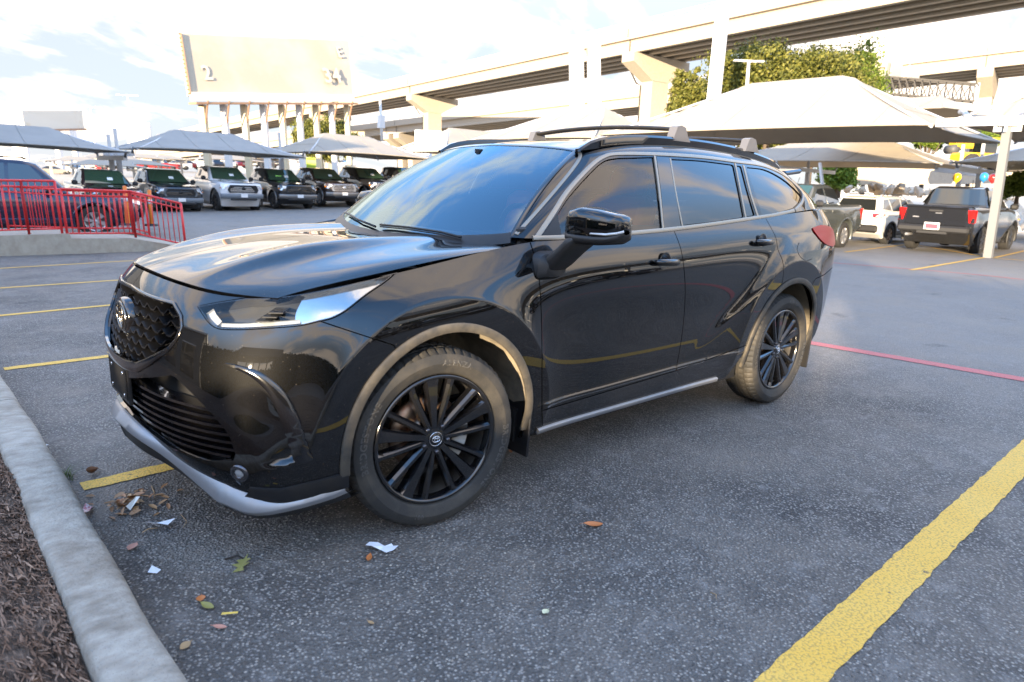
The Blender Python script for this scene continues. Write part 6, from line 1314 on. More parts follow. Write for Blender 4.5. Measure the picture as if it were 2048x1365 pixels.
spots = [(158, 350, 62, 7, 'low white sedan parked in the sun beyond the maroon pickup'), (206, 346, 60, 0, 'red sedan parked beyond the maroon pickup cab'), (262, 343, 64, 4, 'blue grey SUV parked beyond the gap between canopies'), (318, 342, 60, 6, 'red pickup parked beyond the dark grey pickup'), (352, 340, 70, 2, 'silver sedan parked under the second far canopy, left of the white car'), (378, 340, 72, 0, 'red sedan parked under the second far canopy beside the silver sedan'), (404, 339, 72, 1, 'white SUV parked far behind the white pickup'), (436, 338, 74, 3, 'black SUV parked far behind the billboard posts'), (458, 337, 74, 2, 'silver sedan far behind the white pickup roof'), (482, 337, 74, 0, 'red sedan far behind, right of the white pickup roof'), (508, 337, 74, 3, 'black SUV far behind between two billboard posts'), (532, 336, 76, 0, 'red sedan far behind the black pickup with green card'), (556, 336, 76, 3, 'black SUV far behind, right of the last red sedan'), (690, 338, 80, 2, 'silver sedan far beyond the third canopy'), (110, 352, 70, 5, 'tan sedan far beyond the dark blue SUV windscreen')]
used = set()
for (u, v, dp, k_, lb) in spots:
    o = protos[k_] if k_ not in used else copy_tree(protos[k_]); used.add(k_); p = at(u, v, dp*1.5); o.location = p; o.rotation_euler = (0, 0, R(random.choice((100, 80, 95, -10, 170)))); tag(o, lb, 'car', 'cars in the far sunny lot')
# ================================================================== canopies
def fabric_mat(name, c1, c2):
    m = mat(name, c1, .85, noise=(1.2, c2, .4, .7)); t = m.node_tree; b = t.nodes['Principled BSDF']; tr = N(t, 'ShaderNodeBsdfTranslucent'); tr.inputs[0].default_value = (c1[0], c1[1]*.9, c1[2]*.78, 1); mx = N(t, 'ShaderNodeMixShader', i_0=.28); t.links.new(b.outputs[0], mx.inputs[1]); t.links.new(tr.outputs[0], mx.inputs[2]); t.links.new(mx.outputs[0], t.nodes['Material Output'].inputs[0]); return m
M_FAB = fabric_mat('canopy_fabric', (.50, .445, .36), (.45, .40, .335)); M_FAB_SHADE = fabric_mat('canopy_fabric_shade', (.44, .43, .40), (.38, .37, .35)); M_STEEL = mat('painted_steel', (.55, .56, .57), .4, metal=.2); M_STEELW = mat('white_steel', (.72, .72, .71), .45)  # the second fabric is a shaded copy: building shadow put into its colour
FABS = {}
def canopy(corner, ax, La, bx_, Lb, z, H, run, label, group, fab=None, posts=(), ground=None, scal=.35, lean=True):
    """corner: one eave corner; ax, bx_: unit directions along and across the row"""
    root = empty('shade_canopy', (corner[0], corner[1], ground if ground is not None else ground_z(corner[1], corner[0]))); tag(root, label, 'canopy', group); z0 = root.location.z
    ax = Vector(ax).normalized(); bx_ = Vector(bx_).normalized(); O = Vector((0, 0, z-z0)); n, m = 28, 20; V = []
    for i in range(n+1):
        for j in range(m+1):
            s, t = i/n, j/m; a = s*La; b_ = t*Lb; da = min(a, La-a)/run; db = min(b_, Lb-b_)/(Lb/2); h = min(1, da, db)
            zz = H*h**1.12 + .05*math.sin(math.pi*h)*-1
            ea = scal*(1-abs(2*s-1)**2)*(1 if t < .5 else -1)*max(0, 1-min(t, 1-t)*5)**2; eb = scal*.7*(1-abs(2*t-1)**2)*(1 if s < .5 else -1)*max(0, 1-min(s, 1-s)*5)**2
            p = O+ax*(a+eb)+bx_*(b_+ea)+Vector((0, 0, zz+.10*(1-abs(2*s-1)**2)*max(0, 1-min(t, 1-t)*6))); V.append(p)
    b = MB(); b.add(V, [(i*(m+1)+j, (i+1)*(m+1)+j, (i+1)*(m+1)+j+1, i*(m+1)+j+1) for i in range(n) for j in range(m)]); o = b.build('fabric', fab or M_FAB, root)
    if o.data.polygons[0].normal.z < 0: o.data.flip_normals()
    md = o.modifiers.new('cloth', 'SOLIDIFY'); md.thickness = .012
    if La > 7.3 and Lb > 6:
        for k in range(4, n, 6):
            b = MB(); b.tube([p+Vector((0, 0, .008)) for p in V[k*(m+1):(k+1)*(m+1)]], .011, 4); b.build('seam', fab or M_FAB, root)
    # hem: a rope-thick edge
    b = MB(); E = [V[i*(m+1)] for i in range(n+1)]; b.tube(E, .03, 5); E = [V[i*(m+1)+m] for i in range(n+1)]; b.tube(E, .03, 5); b.tube(V[:m+1], .03, 5); b.tube(V[-m-1:], .03, 5); b.build('hem', fab or M_FAB, root)
    C = [O, O+ax*La, O+ax*La+bx_*Lb, O+bx_*Lb]; r1 = O+ax*run+bx_*Lb/2+Vector((0, 0, H-.06)); r2 = O+ax*(La-run)+bx_*Lb/2+Vector((0, 0, H-.06))
    b = MB(); dn = Vector((0, 0, -.06))
    for c, r_ in ((C[0], r1), (C[3], r1), (C[1], r2), (C[2], r2)): b.tube([c+dn, (c+r_)/2+dn*1.5, r_+dn], .04, 6)
    b.tube([r1+dn, r2+dn], .04, 6); fr_ = b.build('frame', M_STEEL, root)
    mid = O+bx_*Lb/2
    for s_ in posts:
        p = mid+ax*(La*s_); foot = Vector((p.x, p.y, 0)); top = p+Vector((0, 0, .0)); L = top.z
        b = MB(); b.bar(foot-LEAN*0+Vector((0, 0, -.2)), foot+LEAN*(L-.30), .20, .20, up=tuple(bx_)); b.bar(foot+LEAN*(L-.25)-bx_*Lb*.42, foot+LEAN*(L-.25)+bx_*Lb*.42, .16, .20)
        for sg in (-1, 1):
            for q in (0, 1): b.tube([foot+LEAN*(L-.2)+bx_*sg*Lb*.42, foot+LEAN*(L+.05)+bx_*sg*Lb*.46], .05, 6)
        b.bar(foot+LEAN*(L-.3), foot+LEAN*(L+H*.85), .12, .12, up=tuple(bx_)); b.build('post', M_STEEL, root)
    return root
NX = Vector((-1, 0, 0)); NY = Vector((0, -1, 0)); PY = Vector((0, 1, 0))
GRP_C = 'fabric canopies over the far pickup row'
c = at(276, 309, 29.0); base = c
for k, (off, La, zc, lb, fb) in enumerate(((-8.6, 8.3, 2.02, 'grey shaded canopy at the left edge above the dark SUV', M_FAB_SHADE), (0.0, 7.6, 2.22, 'grey canopy in shade above the dark grey and white pickups', M_FAB_SHADE), (7.8, 7.7, 2.52, 'sunlit white canopy above the brown pickup truck', M_FAB))):
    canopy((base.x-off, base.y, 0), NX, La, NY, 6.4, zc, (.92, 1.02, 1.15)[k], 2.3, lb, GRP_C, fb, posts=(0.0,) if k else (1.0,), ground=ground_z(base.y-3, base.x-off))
canopy((base.x-15.8, base.y+.5, 0), NX, 9.0, NY, 6.4, 3.0, 1.6, 2.6, 'bright canopy roof just over the windshield top', GRP_C, M_FAB, posts=(), ground=0)
# right-hand canopies
cA = at(1864, 249, 18.6)
canopy((cA.x, cA.y, 0), NY, 12.2, NX, 7.6, cA.z, 2.1, 4.1, 'large cream canopy with a long ridge right above the SUV roof', 'cream canopies on the right', posts=(), scal=.5, ground=0)
canopy((cA.x, cA.y+.22, 0), PY, 8.8, NX, 7.6, cA.z+.05, 1.85, 2.7, 'cream canopy cut off by the right edge above the black pickup', 'cream canopies on the right', posts=(), scal=.5, ground=0)
q = cA+NY*12.5; canopy((q.x, q.y, 0), NY, 8.6, NX, 7.6, cA.z-.1, 1.7, 2.7, 'white canopy behind the SUV roof left of the sign pole', 'cream canopies on the right', posts=(), scal=.5, ground=0)
# the near canopy post with its beam and struts
pf = on_ground(1976, 516); root = empty('canopy_post', pf); tag(root, 'grey steel canopy post with cross beam beside the black pickup', 'post')
topz = 1.43+(404-262)/1350*18.6-pf.z; b = MB(); b.bar((0, 0, -.1), LEAN*topz, .19, .19, up=(0, 1, 0)); b.build('column', mat('post_grey', (.17, .175, .18), .45), root)
b = MB(); b.bar(LEAN*topz+Vector((0, -1.65, .10)), LEAN*topz+Vector((0, 1.9, .10)), .26, .22); b.bar(LEAN*topz+Vector((0, -.16, -.02)), LEAN*topz+Vector((0, .26, -.02)), .34, .03); b.build('beam', M_STEELW, root)
for y0, y1, x1 in ((-.9, -1.5, -1.2), (.35, 1.6, -1.0), (-.2, -1.4, .6), (.2, 1.7, .8)):
    b = MB(); b.tube([LEAN*topz+Vector((0, y0, .2)), LEAN*topz+Vector((x1*.4, (y0+y1)/2, .42)), LEAN*topz+Vector((x1, y1, .50))], .07, 8); b.build('strut', M_STEEL, root)
b = MB(); b.box(LEAN*(topz-.08), (.5, .04, .22)); b.box(LEAN*(topz-.08), (.04, .62, .18)); b.build('gusset', M_STEEL, root)
# second row behind
cE = at(1884, 327, 30); canopy((cE.x, cE.y, 0), NY, 13.0, NX, 8, cE.z, 1.25, 3.6, 'cream canopy of the second row above the silver and white vehicles', 'cream canopies of the second row', ground=-.1, posts=(0.02, .6))
canopy((cE.x, cE.y+.3, 0), PY, 9.0, NX, 8, cE.z+.05, 1.4, 3.4, 'cream canopy of the second row behind the grey post', 'cream canopies of the second row', ground=-.1, posts=(.03,))
cG = at(1960, 214, 27); canopy((cG.x, cG.y, 0), NY, 7.5, NX, 7, cG.z, .95, 2.6, 'pale canopy ridge peeping over the large cream canopy', 'cream canopies on the right', ground=0, posts=())
b = MB(); o_ = at(1700, 318, 34); b.bar(at(1645, 372, 34.0), at(1640, 326, 34), .12, .12); tag(b.build('steel_post', M_STEELW), 'thin white post beside the bush behind the silver pickup', 'post')
# far small canopies at left
GRP_F = 'small white canopies in the far lot'
for k, (u, v, d_, La) in enumerate(((88, 322, 60, 6), (150, 316, 66, 7), (206, 314, 70, 7), (262, 316, 74, 7), (130, 330, 58, 7), (200, 328, 62, 7), (395, 318, 74, 8), (450, 316, 78, 8), (520, 315, 80, 8))):
    c = at(u, v, d_); canopy((c.x, c.y, 0), NX, La, NY, 5, c.z, .55, 2.2, ('far white canopy, %s' % ('leftmost beyond the dark SUV roof', 'above the white sedan', 'above the red sedan', 'above the gap between canopies', 'low one over the tan sedan', 'low one over the maroon pickup', 'behind the white pickup roof', 'seen between the left billboard posts', 'seen right of the middle billboard posts')[k]), GRP_F, M_FAB, ground=c.z-3.0, posts=(.15, .85))
# ================================================================== ramp with red railing
M_REDP = mat('red_paint', (.74, .03, .032), .4, coat=.3); GZ = ground_z(-14.6, -1)
ramp = empty('concrete_ramp', (0, -14.6, GZ)); tag(ramp, 'low tan concrete ramp wall under the red railing', 'ramp')
def X_at(u, y):                      # x where the view through column u meets the line y
    f = ray_dir(u, 480); t = (y-CAM_P[1])/f[1]; return CAM_P[0]+f[0]*t
YW = -13.9; xs_ = [X_at(u, YW) for u in (-120, 141, 143, 262, 360, 430)]
hts = [.40, .43, .33, .31, .10, .02]
b = MB(); V = []
for x, h in zip(xs_, hts): V += [(x, YW+14.6, -.1), (x, YW+14.6, h), (x, YW+14.6-1.7, h), (x, YW+14.6-1.7, -.1)]
b.add(V, [(i*4+j, i*4+j+1, i*4+5+j, i*4+4+j) for i in range(5) for j in range(3)]+[(0, 1, 2, 3), (20, 21, 22, 23)]); b.build('ramp_wall', M_CONC, ramp)
def railing(y, us, zb, ht, label, tilt=None):
    r = empty('railing', (0, y, GZ)); tag(r, label, 'railing', 'red steel railings on the ramp'); X = [X_at(u, y) for u in us]
    for k in range(len(X)-1):
        a = Vector((X[k], 0, zb[k])); c = Vector((X[k+1], 0, zb[k+1])); up = LEAN
        if k == len(X)-2 and tilt: c = c+Vector((0, tilt, 0))
        b = MB(); b.tube([a+up*ht, c+up*ht], .026, 8); b.build('top_rail', M_REDP, r); b = MB(); b.tube([a+up*.10, c+up*.10], .02, 6); b.build('bottom_rail', M_REDP, r); b = MB(); b.tube([a+up*(ht-.12), c+up*(ht-.12)], .018, 6); b.build('mid_rail', M_REDP, r)
        L = (c-a).length; n = max(2, int(L/.105))
        for i in range(n+1):
            p = a+(c-a)*i/n; b = MB(); b.tube([p+up*(.0 if i in (0, n) else .10), p+up*(ht if i in (0, n) else ht-.02)], .027 if i in (0, n) else .0105, 6 if i in (0, n) else 5); b.build('rail_post' if i in (0, n) else 'baluster', M_REDP, r)
    return r
zt = [h+.0 for h in hts]
railing(YW-.12, (-60, 60, 126), (.40, .42, .43), 1.08, 'red railing section at the left edge in front of the dark SUV')
railing(YW-.10, (136, 272, 356), (.33, .31, .08), 1.02, 'red railing section stepping down to the right end', tilt=.55)
railing(YW-1.5, (20, 160, 268, 300), (.40, .33, .31, .2), .95, 'red railing on the far side of the ramp, seen through the near one')
M_ORG = mat('orange_plastic', (.80, .20, .02), .5)
for u, v0, d_, lb in ((256, 451, 17.8, 'orange delineator post behind the railing in front of the maroon pickup'), (304, 452, 19.5, 'orange delineator post behind the lower end of the railing')):
    r = empty('delineator_post', at(u, v0, d_)); tag(r, lb, 'bollard', 'orange delineator posts'); b = MB(); b.lathe([(0, 1.02), (.05, 1.0), (.055, .4), (.06, .05)], 12, Matrix.Rotation(R(0), 4, 'Z'), 'Z'); b.build('post', M_ORG, r); b = MB(); b.lathe([(0, .06), (.18, .05), (.2, 0)], 14, None, 'Z'); b.build('base', M_BLKP, r); b = MB(); b.lathe([(.056, .62), (.058, .62), (.058, .74), (.056, .74)], 12, None, 'Z'); b.build('band', M_STICK, r)
# ================================================================== billboards and poles
M_BB = mat('billboard_face', (.44, .385, .29), .6, noise=(.25, (.50, .45, .36), .42, .6)); M_RUST = mat('rusty_steel', (.34, .20, .12), .6); M_CREAMP = mat('cream_paint', (.66, .55, .36), .6)
def quad_thick(b, P, n, th):
    b.add(list(P)+[p+n*th for p in P], [(0, 1, 2, 3), (7, 6, 5, 4)]+[(i, (i+1) % 4, 4+(i+1) % 4, 4+i) for i in range(4)])
bb = empty('billboard', at(545, 345, 48)); tag(bb, 'large sun bleached billboard on nine cream posts', 'billboard'); o0 = bb.location
TL, TR, BR_, BL_ = at(363, 68, 42), at(697, 82, 52), at(706, 193, 52), at(382, 188, 42); nrm = (TR-TL).cross(BL_-TL).normalized(); nrm = nrm if nrm.dot(Vector(CAM_P)-TL) < 0 else -nrm
b = MB(); quad_thick(b, [p-o0 for p in (TL, TR, BR_, BL_)], nrm, .5); b.build('face_panel', M_BB, bb)
fb = MB()
e_ = -(TR-TL).normalized()*.22; fb.bar(TL-o0+e_*.3, BL_-o0+e_*.3, .06, .3)
for i in range(15): a = TL+(BL_-TL)*i/14; fb.bar(a-o0+e_*.2, a-o0+e_*.9, .07, .07)
fb.build('edge_frame', M_RUST, bb, kind='stuff')
b = MB(); w0, w1 = at(385, 207, 41.6), at(708, 208, 51.6); b.bar(w0-o0, w1-o0, .9, .12); b.build('catwalk', M_RUST, bb); b = MB(); b.bar(BL_-o0+Vector((0, 0, -.15)), BR_-o0+Vector((0, 0, -.15)), .3, .5); b.build('apron', mat('cream_light', (.78, .74, .64), .6), bb)
for k in range(9):
    f = .06+.90*k/8; t0 = w0+(w1-w0)*f; b = MB(); foot = t0-LEAN*(t0.z+1.0)-LEAN*0; b.bar(t0-o0+nrm*.3, foot-o0+nrm*.3, .36, .36); b.build('post', M_CREAMP if k % 2 == 0 else M_STEELW, bb)
    b = MB(); b.bar(t0-o0-nrm*.5, t0-o0-LEAN*1.2+nrm*.1, .08, .08); b.build('bracket', M_RUST, bb)
def ghost_text(s, u, v, d_, size, col, par, o0, nm):
    me = text_mesh(s, size, .01); me.materials.clear(); me.materials.append(col); X = (TR-TL).normalized(); Y = (TL-BL_).normalized(); Z = X.cross(Y).normalized(); Y = Z.cross(X); o = obj_from(nm, me, par); p = at(u, v, d_)
    d = (TL-p).dot(nrm); r_ = Vector(ray_dir(u, v)); p = p+r_*(d/r_.dot(nrm))-nrm*.03; o.matrix_local = Matrix(((X.x, Y.x, Z.x, p.x-o0.x), (X.y, Y.y, Z.y, p.y-o0.y), (X.z, Y.z, Z.z, p.z-o0.z), (0, 0, 0, 1)))
M_GHOST = mat('bleached_letters', (.53, .48, .40), .6)
ghost_text('34', 668, 165, 51, 1.5, M_GHOST, bb, o0, 'lettering'); ghost_text('2', 418, 160, 43, 1.3, M_GHOST, bb, o0, 'lettering'); ghost_text('E', 682, 115, 51, 1.1, M_GHOST, bb, o0, 'lettering')
sb = empty('billboard', at(105, 330, 100)); tag(sb, 'small faded billboard far off above the left canopy', 'billboard'); o0 = sb.location; P = [at(43, 222, 96), at(164, 222, 112), at(169, 259, 112), at(51, 262, 96)]; b = MB(); n2 = (P[1]-P[0]).cross(P[3]-P[0]).normalized(); n2 = n2 if n2.dot(Vector(CAM_P)-P[0]) < 0 else -n2
quad_thick(b, [p-o0 for p in P], n2, .5); b.build('face_panel', mat('small_bb', (.62, .57, .47), .6, noise=(.12, (.50, .36, .16), .56, .66)), sb); b = MB(); b.bar(P[3]-o0, P[2]-o0, .7, .3); b.build('catwalk', M_RUST, sb)
for u in (112, 146): a = at(u, 262, 104); b = MB(); b.bar(a-o0, a-LEAN*9-o0, .7, .7); b.build('post', M_STEELW, sb)
def light_pole(u0, v0, v1, d_, label, arm=1.6, box=False, two=True, hs=.5, pr=.14):
    f = at(u0, v1, d_); top = at(u0, v0, d_); H = (top-f).length; r = empty('lamp_post', f); tag(r, label, 'lamp post', 'lamp posts of the car lot'); b = MB(); b.tube([(0, 0, 0), LEAN*H], [pr, pr*.7], 8); b.build('pole', M_STEELW, r); X = Vector(AX[0]); X.z = 0; X.normalize()
    for sg in ((1, -1) if two else (1,)): b = MB(); b.bar(LEAN*H, LEAN*H+X*sg*arm*.5, .08, .08); b.box(LEAN*H+X*sg*arm*.75, (hs, hs*.6, hs*.22), Matrix.Rotation(CAM_YAW-R(90), 3, 'Z'), .02); b.build('lamp_head', M_STEELW, r)
    if box: b = MB(); b.box(LEAN*(H*.42), (.5, .5, 1.1)); b.build('control_box', M_STEELW, r)
light_pole(196, 220, 325, 80, 'tall white lamp post beyond the gap right of the small billboard'); light_pole(272, 198, 325, 90, 'pale lamp post just left of the large billboard'); light_pole(764, 196, 282, 62, 'white lamp post with control box in front of the overpass', 1.0, True, False); light_pole(1494, 126, 175, 32, 'white lamp post standing before the big green tree', .7, hs=.36, pr=.09)
# sign pole at top
sp_ = at(1421, 275, 40); r = empty('sign_pole', sp_); tag(r, 'thick white sign pole with ladder rising in front of the overpass', 'sign pole'); b = MB(); b.tube([(0, 0, -3), (LEAN*.0+Vector((0, 0, 1))).normalized()*9.5], [.37, .34], 20); b.build('pole', M_STEELW, r)
X = Vector(AX[0]); X.z = 0; X.normalize(); Yv = Vector((-X.y, X.x, 0))
b = MB(); b.bar(-X*.50-Yv*.3, -X*.50-Yv*.3+Vector((0, 0, 9)), .05, .05); b.bar(-X*.36-Yv*.40, -X*.36-Yv*.40+Vector((0, 0, 9)), .05, .05); [b.bar(-X*.50-Yv*.3+Vector((0, 0, .3*k)), -X*.36-Yv*.40+Vector((0, 0, .3*k)), .025, .025) for k in range(30)]; b.build('ladder', M_STEELW, r, kind='stuff')
for z_, x0, x1, yy, w in ((7.85, -2.3, 1.0, -.6, .25), (8.6, -3.0, 9.0, -1.0, .30), (8.9, -3.0, 9.0, .8, .25), (8.25, -.4, 6.2, -1.6, .18)):
    b = MB(); b.bar(X*x0+Yv*yy+Vector((0, 0, z_)), X*x1+Yv*yy+Vector((0, 0, z_-.0*x1)), w, w); b.build('sign_beam', M_RUST, r)
for k in range(7): b = MB(); b.bar(X*(-2.6+1.7*k)-Yv*1.6+Vector((0, 0, 8.45)), X*(-2.6+1.7*k)+Yv*1.3+Vector((0, 0, 8.75)), .14, .14); b.build('cross_bracket', M_STEELW if k % 2 else M_RUST, r)
b = MB(); b.box(X*3.0+Vector((0, 0, 12.2)), (13, .8, 6), Matrix.Rotation(CAM_YAW-R(90), 3, 'Z')); b.build('sign_box', M_STEELW, r)
# twin pylons
for u, lb, rd in ((1152, 'left of two weathered white pylons in front of the overpass', 0), (1187, 'right of two weathered white pylons in front of the overpass', 1)):
    f = at(u+3, 300, 44); t_ = at(u, 90, 44); H = (t_-f).length; r = empty('sign_pylon', f); tag(r, lb, 'pylon', 'pair of weathered pylons'); b = MB(); up = (t_-f).normalized(); b.bar((0, 0, 0), up*H, .9-.1*rd, .6, up=tuple(Yv)); b.build('shaft', mat('peeling_white', (.70, .67, .63), .7, noise=(.9, (.50, .40, .34), .58, .68)), r); b = MB(); b.bar(up*(H-.75), up*(H+.02), .94-.1*rd, .66, up=tuple(Yv)); b.build('cap_panel', mat('peeling_tan', (.42, .34, .25), .7, noise=(2.2, (.75, .73, .70), .45, .55)), r)
    b = MB(); [b.bar(up*(H-.5)-Yv*.36+X*(.30*math.cos(a0)), up*(H-.5)-Yv*.36+X*(.30*math.cos(a0+.4)), .02, .02) for a0 in (0,)]; b = None
# ================================================================== overpasses
M_GAL = mat('weathered_steel', (.055, .05, .045), .7); M_BRDG = conc('bridge_concrete', (.37, .315, .245), (.44, .39, .315)); M_FENCE = mat('bridge_fence', (.52, .40, .38), .6)
def overpass(name, Pb, direction, t0, t1, label, W=10.5, dep=2.9, piers=(), scale=1.0, flip=1):
    D = direction.normalized(); UPv = (Vector((0, 0, 1))-D*D.z).normalized(); A = D.cross(UPv)*flip; A = A if A.dot(Vector(AX[2])) > 0 else -A
    r = empty(name, Pb); tag(r, label, 'overpass'); s = scale
    def beam(nm, a0, a1, z0, z1, m_=M_BRDG, ta=t0, tb=t1, poly=None):
        b = MB(); V = []
        for t in (ta, tb):
            for (a, z) in (poly or ((a0, z0), (a1, z0), (a1, z1), (a0, z1))): V.append(D*t+A*a*s+UPv*z*s)
        n = len(V)//2; b.add(V, [tuple(range(n)), tuple(range(n, 2*n))[::-1]]+[(i, (i+1) % n, n+(i+1) % n, n+i) for i in range(n)]); return b.build(nm, m_, r)
    gd = 1.55
    for k in range(5):
        a = .25+k*(W-1.1)/4; beam('girder', 0, 0, 0, 0, poly=[(a-.30, 0), (a+.30, 0), (a+.30, .22), (a+.12, .42), (a+.12, gd-.25), (a+.5, gd), (a-.5, gd), (a-.12, gd-.25), (a-.12, .42), (a-.30, .22)] if k else [(a-.30, 0), (a+.30, 0), (a+.30, .22), (a+.12, .42), (a+.12, gd-.1), (a+.5, gd), (a-.5, gd), (a-.40, gd-.12), (a-.25, .42), (a-.30, .22)])
    beam('deck_slab', -.75, W+.25, gd, gd+.25); beam('barrier', 0, 0, 0, 0, poly=[(-.72, gd+.25), (-.40, gd+.25), (-.48, gd+1.25), (-.74, gd+1.25)]); beam('barrier', 0, 0, 0, 0, poly=[(W+.2, gd+.25), (W-.15, gd+.25), (W-.05, gd+1.25), (W+.2, gd+1.25)])
    b = MB(); n = int((t1-t0)/2.5)
    for k in range(n): b.bar(D*(t0+2.5*k)-A*.6*s+UPv*(gd+1.25)*s, D*(t0+2.5*k)-A*.6*s+UPv*(gd+2.1)*s, .07, .07)
    for z in (1.5, 1.8, 2.1): b.bar(D*t0-A*.6*s+UPv*(gd+z)*s, D*t1-A*.6*s+UPv*(gd+z)*s, .06, .06)
    o = b.build('deck_fence', M_FENCE, r, kind='stuff')
    for t in piers:
        base = D*t+A*(W/2-.2)*s; P = [(-W*.53, -.05), (W*.53, -.05), (W*.53, -1.15), (W*.16, -3.2), (-W*.16, -3.2), (-W*.53, -1.15)]; b = MB(); V = []
        for dt in (-1.1, 1.1):
            for a, z in P: V.append(base+D*dt+A*a*s+UPv*z*s)
        b.add(V, [tuple(range(6)), tuple(range(6, 12))[::-1]]+[(i, (i+1) % 6, 6+(i+1) % 6, 6+i) for i in range(6)]); b.build('pier_cap', M_BRDG, r)
        for k in range(5): a = .25+k*(W-1.1)/4; b = MB(); b.box(D*t+A*a*s+UPv*.02, (.7, .7, .25)); b.build('bearing', M_FENCE, r)
        b = MB(); b.bar(D*t-A*.76*s+UPv*(gd+.2)*s, D*t-A*.76*s+UPv*(gd+1.28)*s, .10, .04); b.bar(D*t-A*.32*s+UPv*.1, D*t-A*.32*s+UPv*gd*s, .10, .06); b.build('joint', M_GAL, r); b = MB(); b.tube([D*t+D*1.2-A*.2*s-UPv*.2, D*t+D*1.2+A*(W*.25)*s-UPv*3.4*s, D*t+D*1.15+A*(W*.33)*s-UPv*3.6*s, D*t+D*1.15+A*(W*.33)*s-UPv*24], .12, 6); b.build('drain_pipe', M_GAL, r)
        b = MB(); b.bar(base-UPv*3.2*s, base-UPv*40, 2.0, 3.2*s, up=tuple(A)); b.build('pier', M_BRDG, r)
    return r
dirA = Vector(ray_dir(0, 345)); PA = at(1130, 131, 100)
def t_for(P, D, u):
    D = D.normalized(); lo, hi = -110, 400
    for _ in range(50):
        m = (lo+hi)/2; q = np.array(P+D*m)-CAM_P; c = AX@q
        if c[2] < 1: lo = m; continue
        uu = 1024+CAM_F*c[0]/c[2]
        if uu > u: lo = m
        else: hi = m
    return m
overpass('overpass', PA, dirA, -82, 330, 'tall concrete highway overpass crossing behind the billboard and tree', piers=[t_for(PA, dirA, u) for u in (1262, 822, 625)])
P1, P2 = at(720, 275, 206), at(2150, 117, 104); dB = P1-P2
overpass('overpass', P2, dB, -20, 420, 'lower far overpass seen under the tall one and right of the tree', piers=[t_for(P2, dB, u) for u in (1972, 1290, 795, 775)], W=11, scale=1.25)
# sign gantry
gt = empty('sign_gantry', at(1860, 200, 62)); tag(gt, 'grey lattice sign gantry beside the far overpass', 'gantry'); o0 = gt.location; A0, A1 = at(1772, 157, 60), at(1958, 172, 56); b0 = MB(); M_GAL = mat('weathered_steel', (.055, .05, .045), .7)
dn = Vector((0, 0, -1.35)); bk_ = (A1-A0).normalized().cross(Vector((0, 0, 1)))*1.2
for off in (Vector(), dn, bk_, bk_+dn): b = MB(); b.bar(A0+off-o0, A1+off-o0, .13, .13); b.build('chord', M_GAL, gt)
for k in range(13):
    p = A0+(A1-A0)*k/12; q = A0+(A1-A0)*min(1, (k+1)/12); b = MB(); b.bar(p-o0, p+dn-o0, .09, .09)
    if k < 12: b.bar(p+dn-o0, q-o0, .08, .08); b.bar(p+bk_-o0, q+bk_+dn-o0, .08, .08)
    b.bar(p-o0, p+bk_-o0, .07, .07); b.build('brace', M_GAL, gt)
for p in (A1+(A0-A1)*.02,): b = MB(); b.bar(p-o0+Vector((0, 0, .2)), p-o0-LEAN*8, .3, .3); b.build('upright', M_STEEL, gt)
for f, w, h in ((.10, 1.5, 1.6), (.30, 1.6, 1.1), (.03, 1.2, 1.2)): p = A0+(A1-A0)*f; b = MB(); b.box(p-o0+Vector((0, 0, h/2+.1)), (w, .15, h), Matrix.Rotation(CAM_YAW-R(60), 3, 'Z')); b.build('sign_back', mat('sign_grey', (.42, .42, .40), .5, metal=.3), gt)
# ================================================================== vegetation
def leaf_mat(name, c1, c2, c3):
    m = bpy.data.materials.new(name); m.use_nodes = True; t = m.node_tree; b = t.nodes['Principled BSDF']; g = N(t, 'ShaderNodeNewGeometry'); rp = N(t, 'ShaderNodeValToRGB'); e = rp.color_ramp; e.elements[0].color = (*c1, 1); e.elements[1].color = (*c3, 1); q = e.elements.new(.55); q.color = (*c2, 1)
    t.links.new(g.outputs['Random Per Island'], rp.inputs[0]); t.links.new(rp.outputs[0], b.inputs['Base Color']); b.inputs['Roughness'].default_value = .55; b.inputs['Specular IOR Level'].default_value = .3
    tr = N(t, 'ShaderNodeBsdfTranslucent'); t.links.new(rp.outputs[0], tr.inputs[0]); mx = N(t, 'ShaderNodeMixShader', i_0=.3); t.links.new(b.outputs[0], mx.inputs[1]); t.links.new(tr.outputs[0], mx.inputs[2]); t.links.new(mx.outputs[0], t.nodes['Material Output'].inputs[0]); return m
M_LEAF = leaf_mat('tree_leaves', (.07, .085, .016), (.14, .145, .028), (.24, .23, .05)); M_LEAF2 = leaf_mat('bush_leaves', (.06, .10, .012), (.13, .19, .022), (.22, .27, .045)); M_LEAF3 = leaf_mat('fresh_leaves', (.09, .16, .02), (.18, .28, .04), (.28, .38, .07)); M_BARK = mat('tree_bark', (.10, .075, .055), .9, bump=(8, .5))
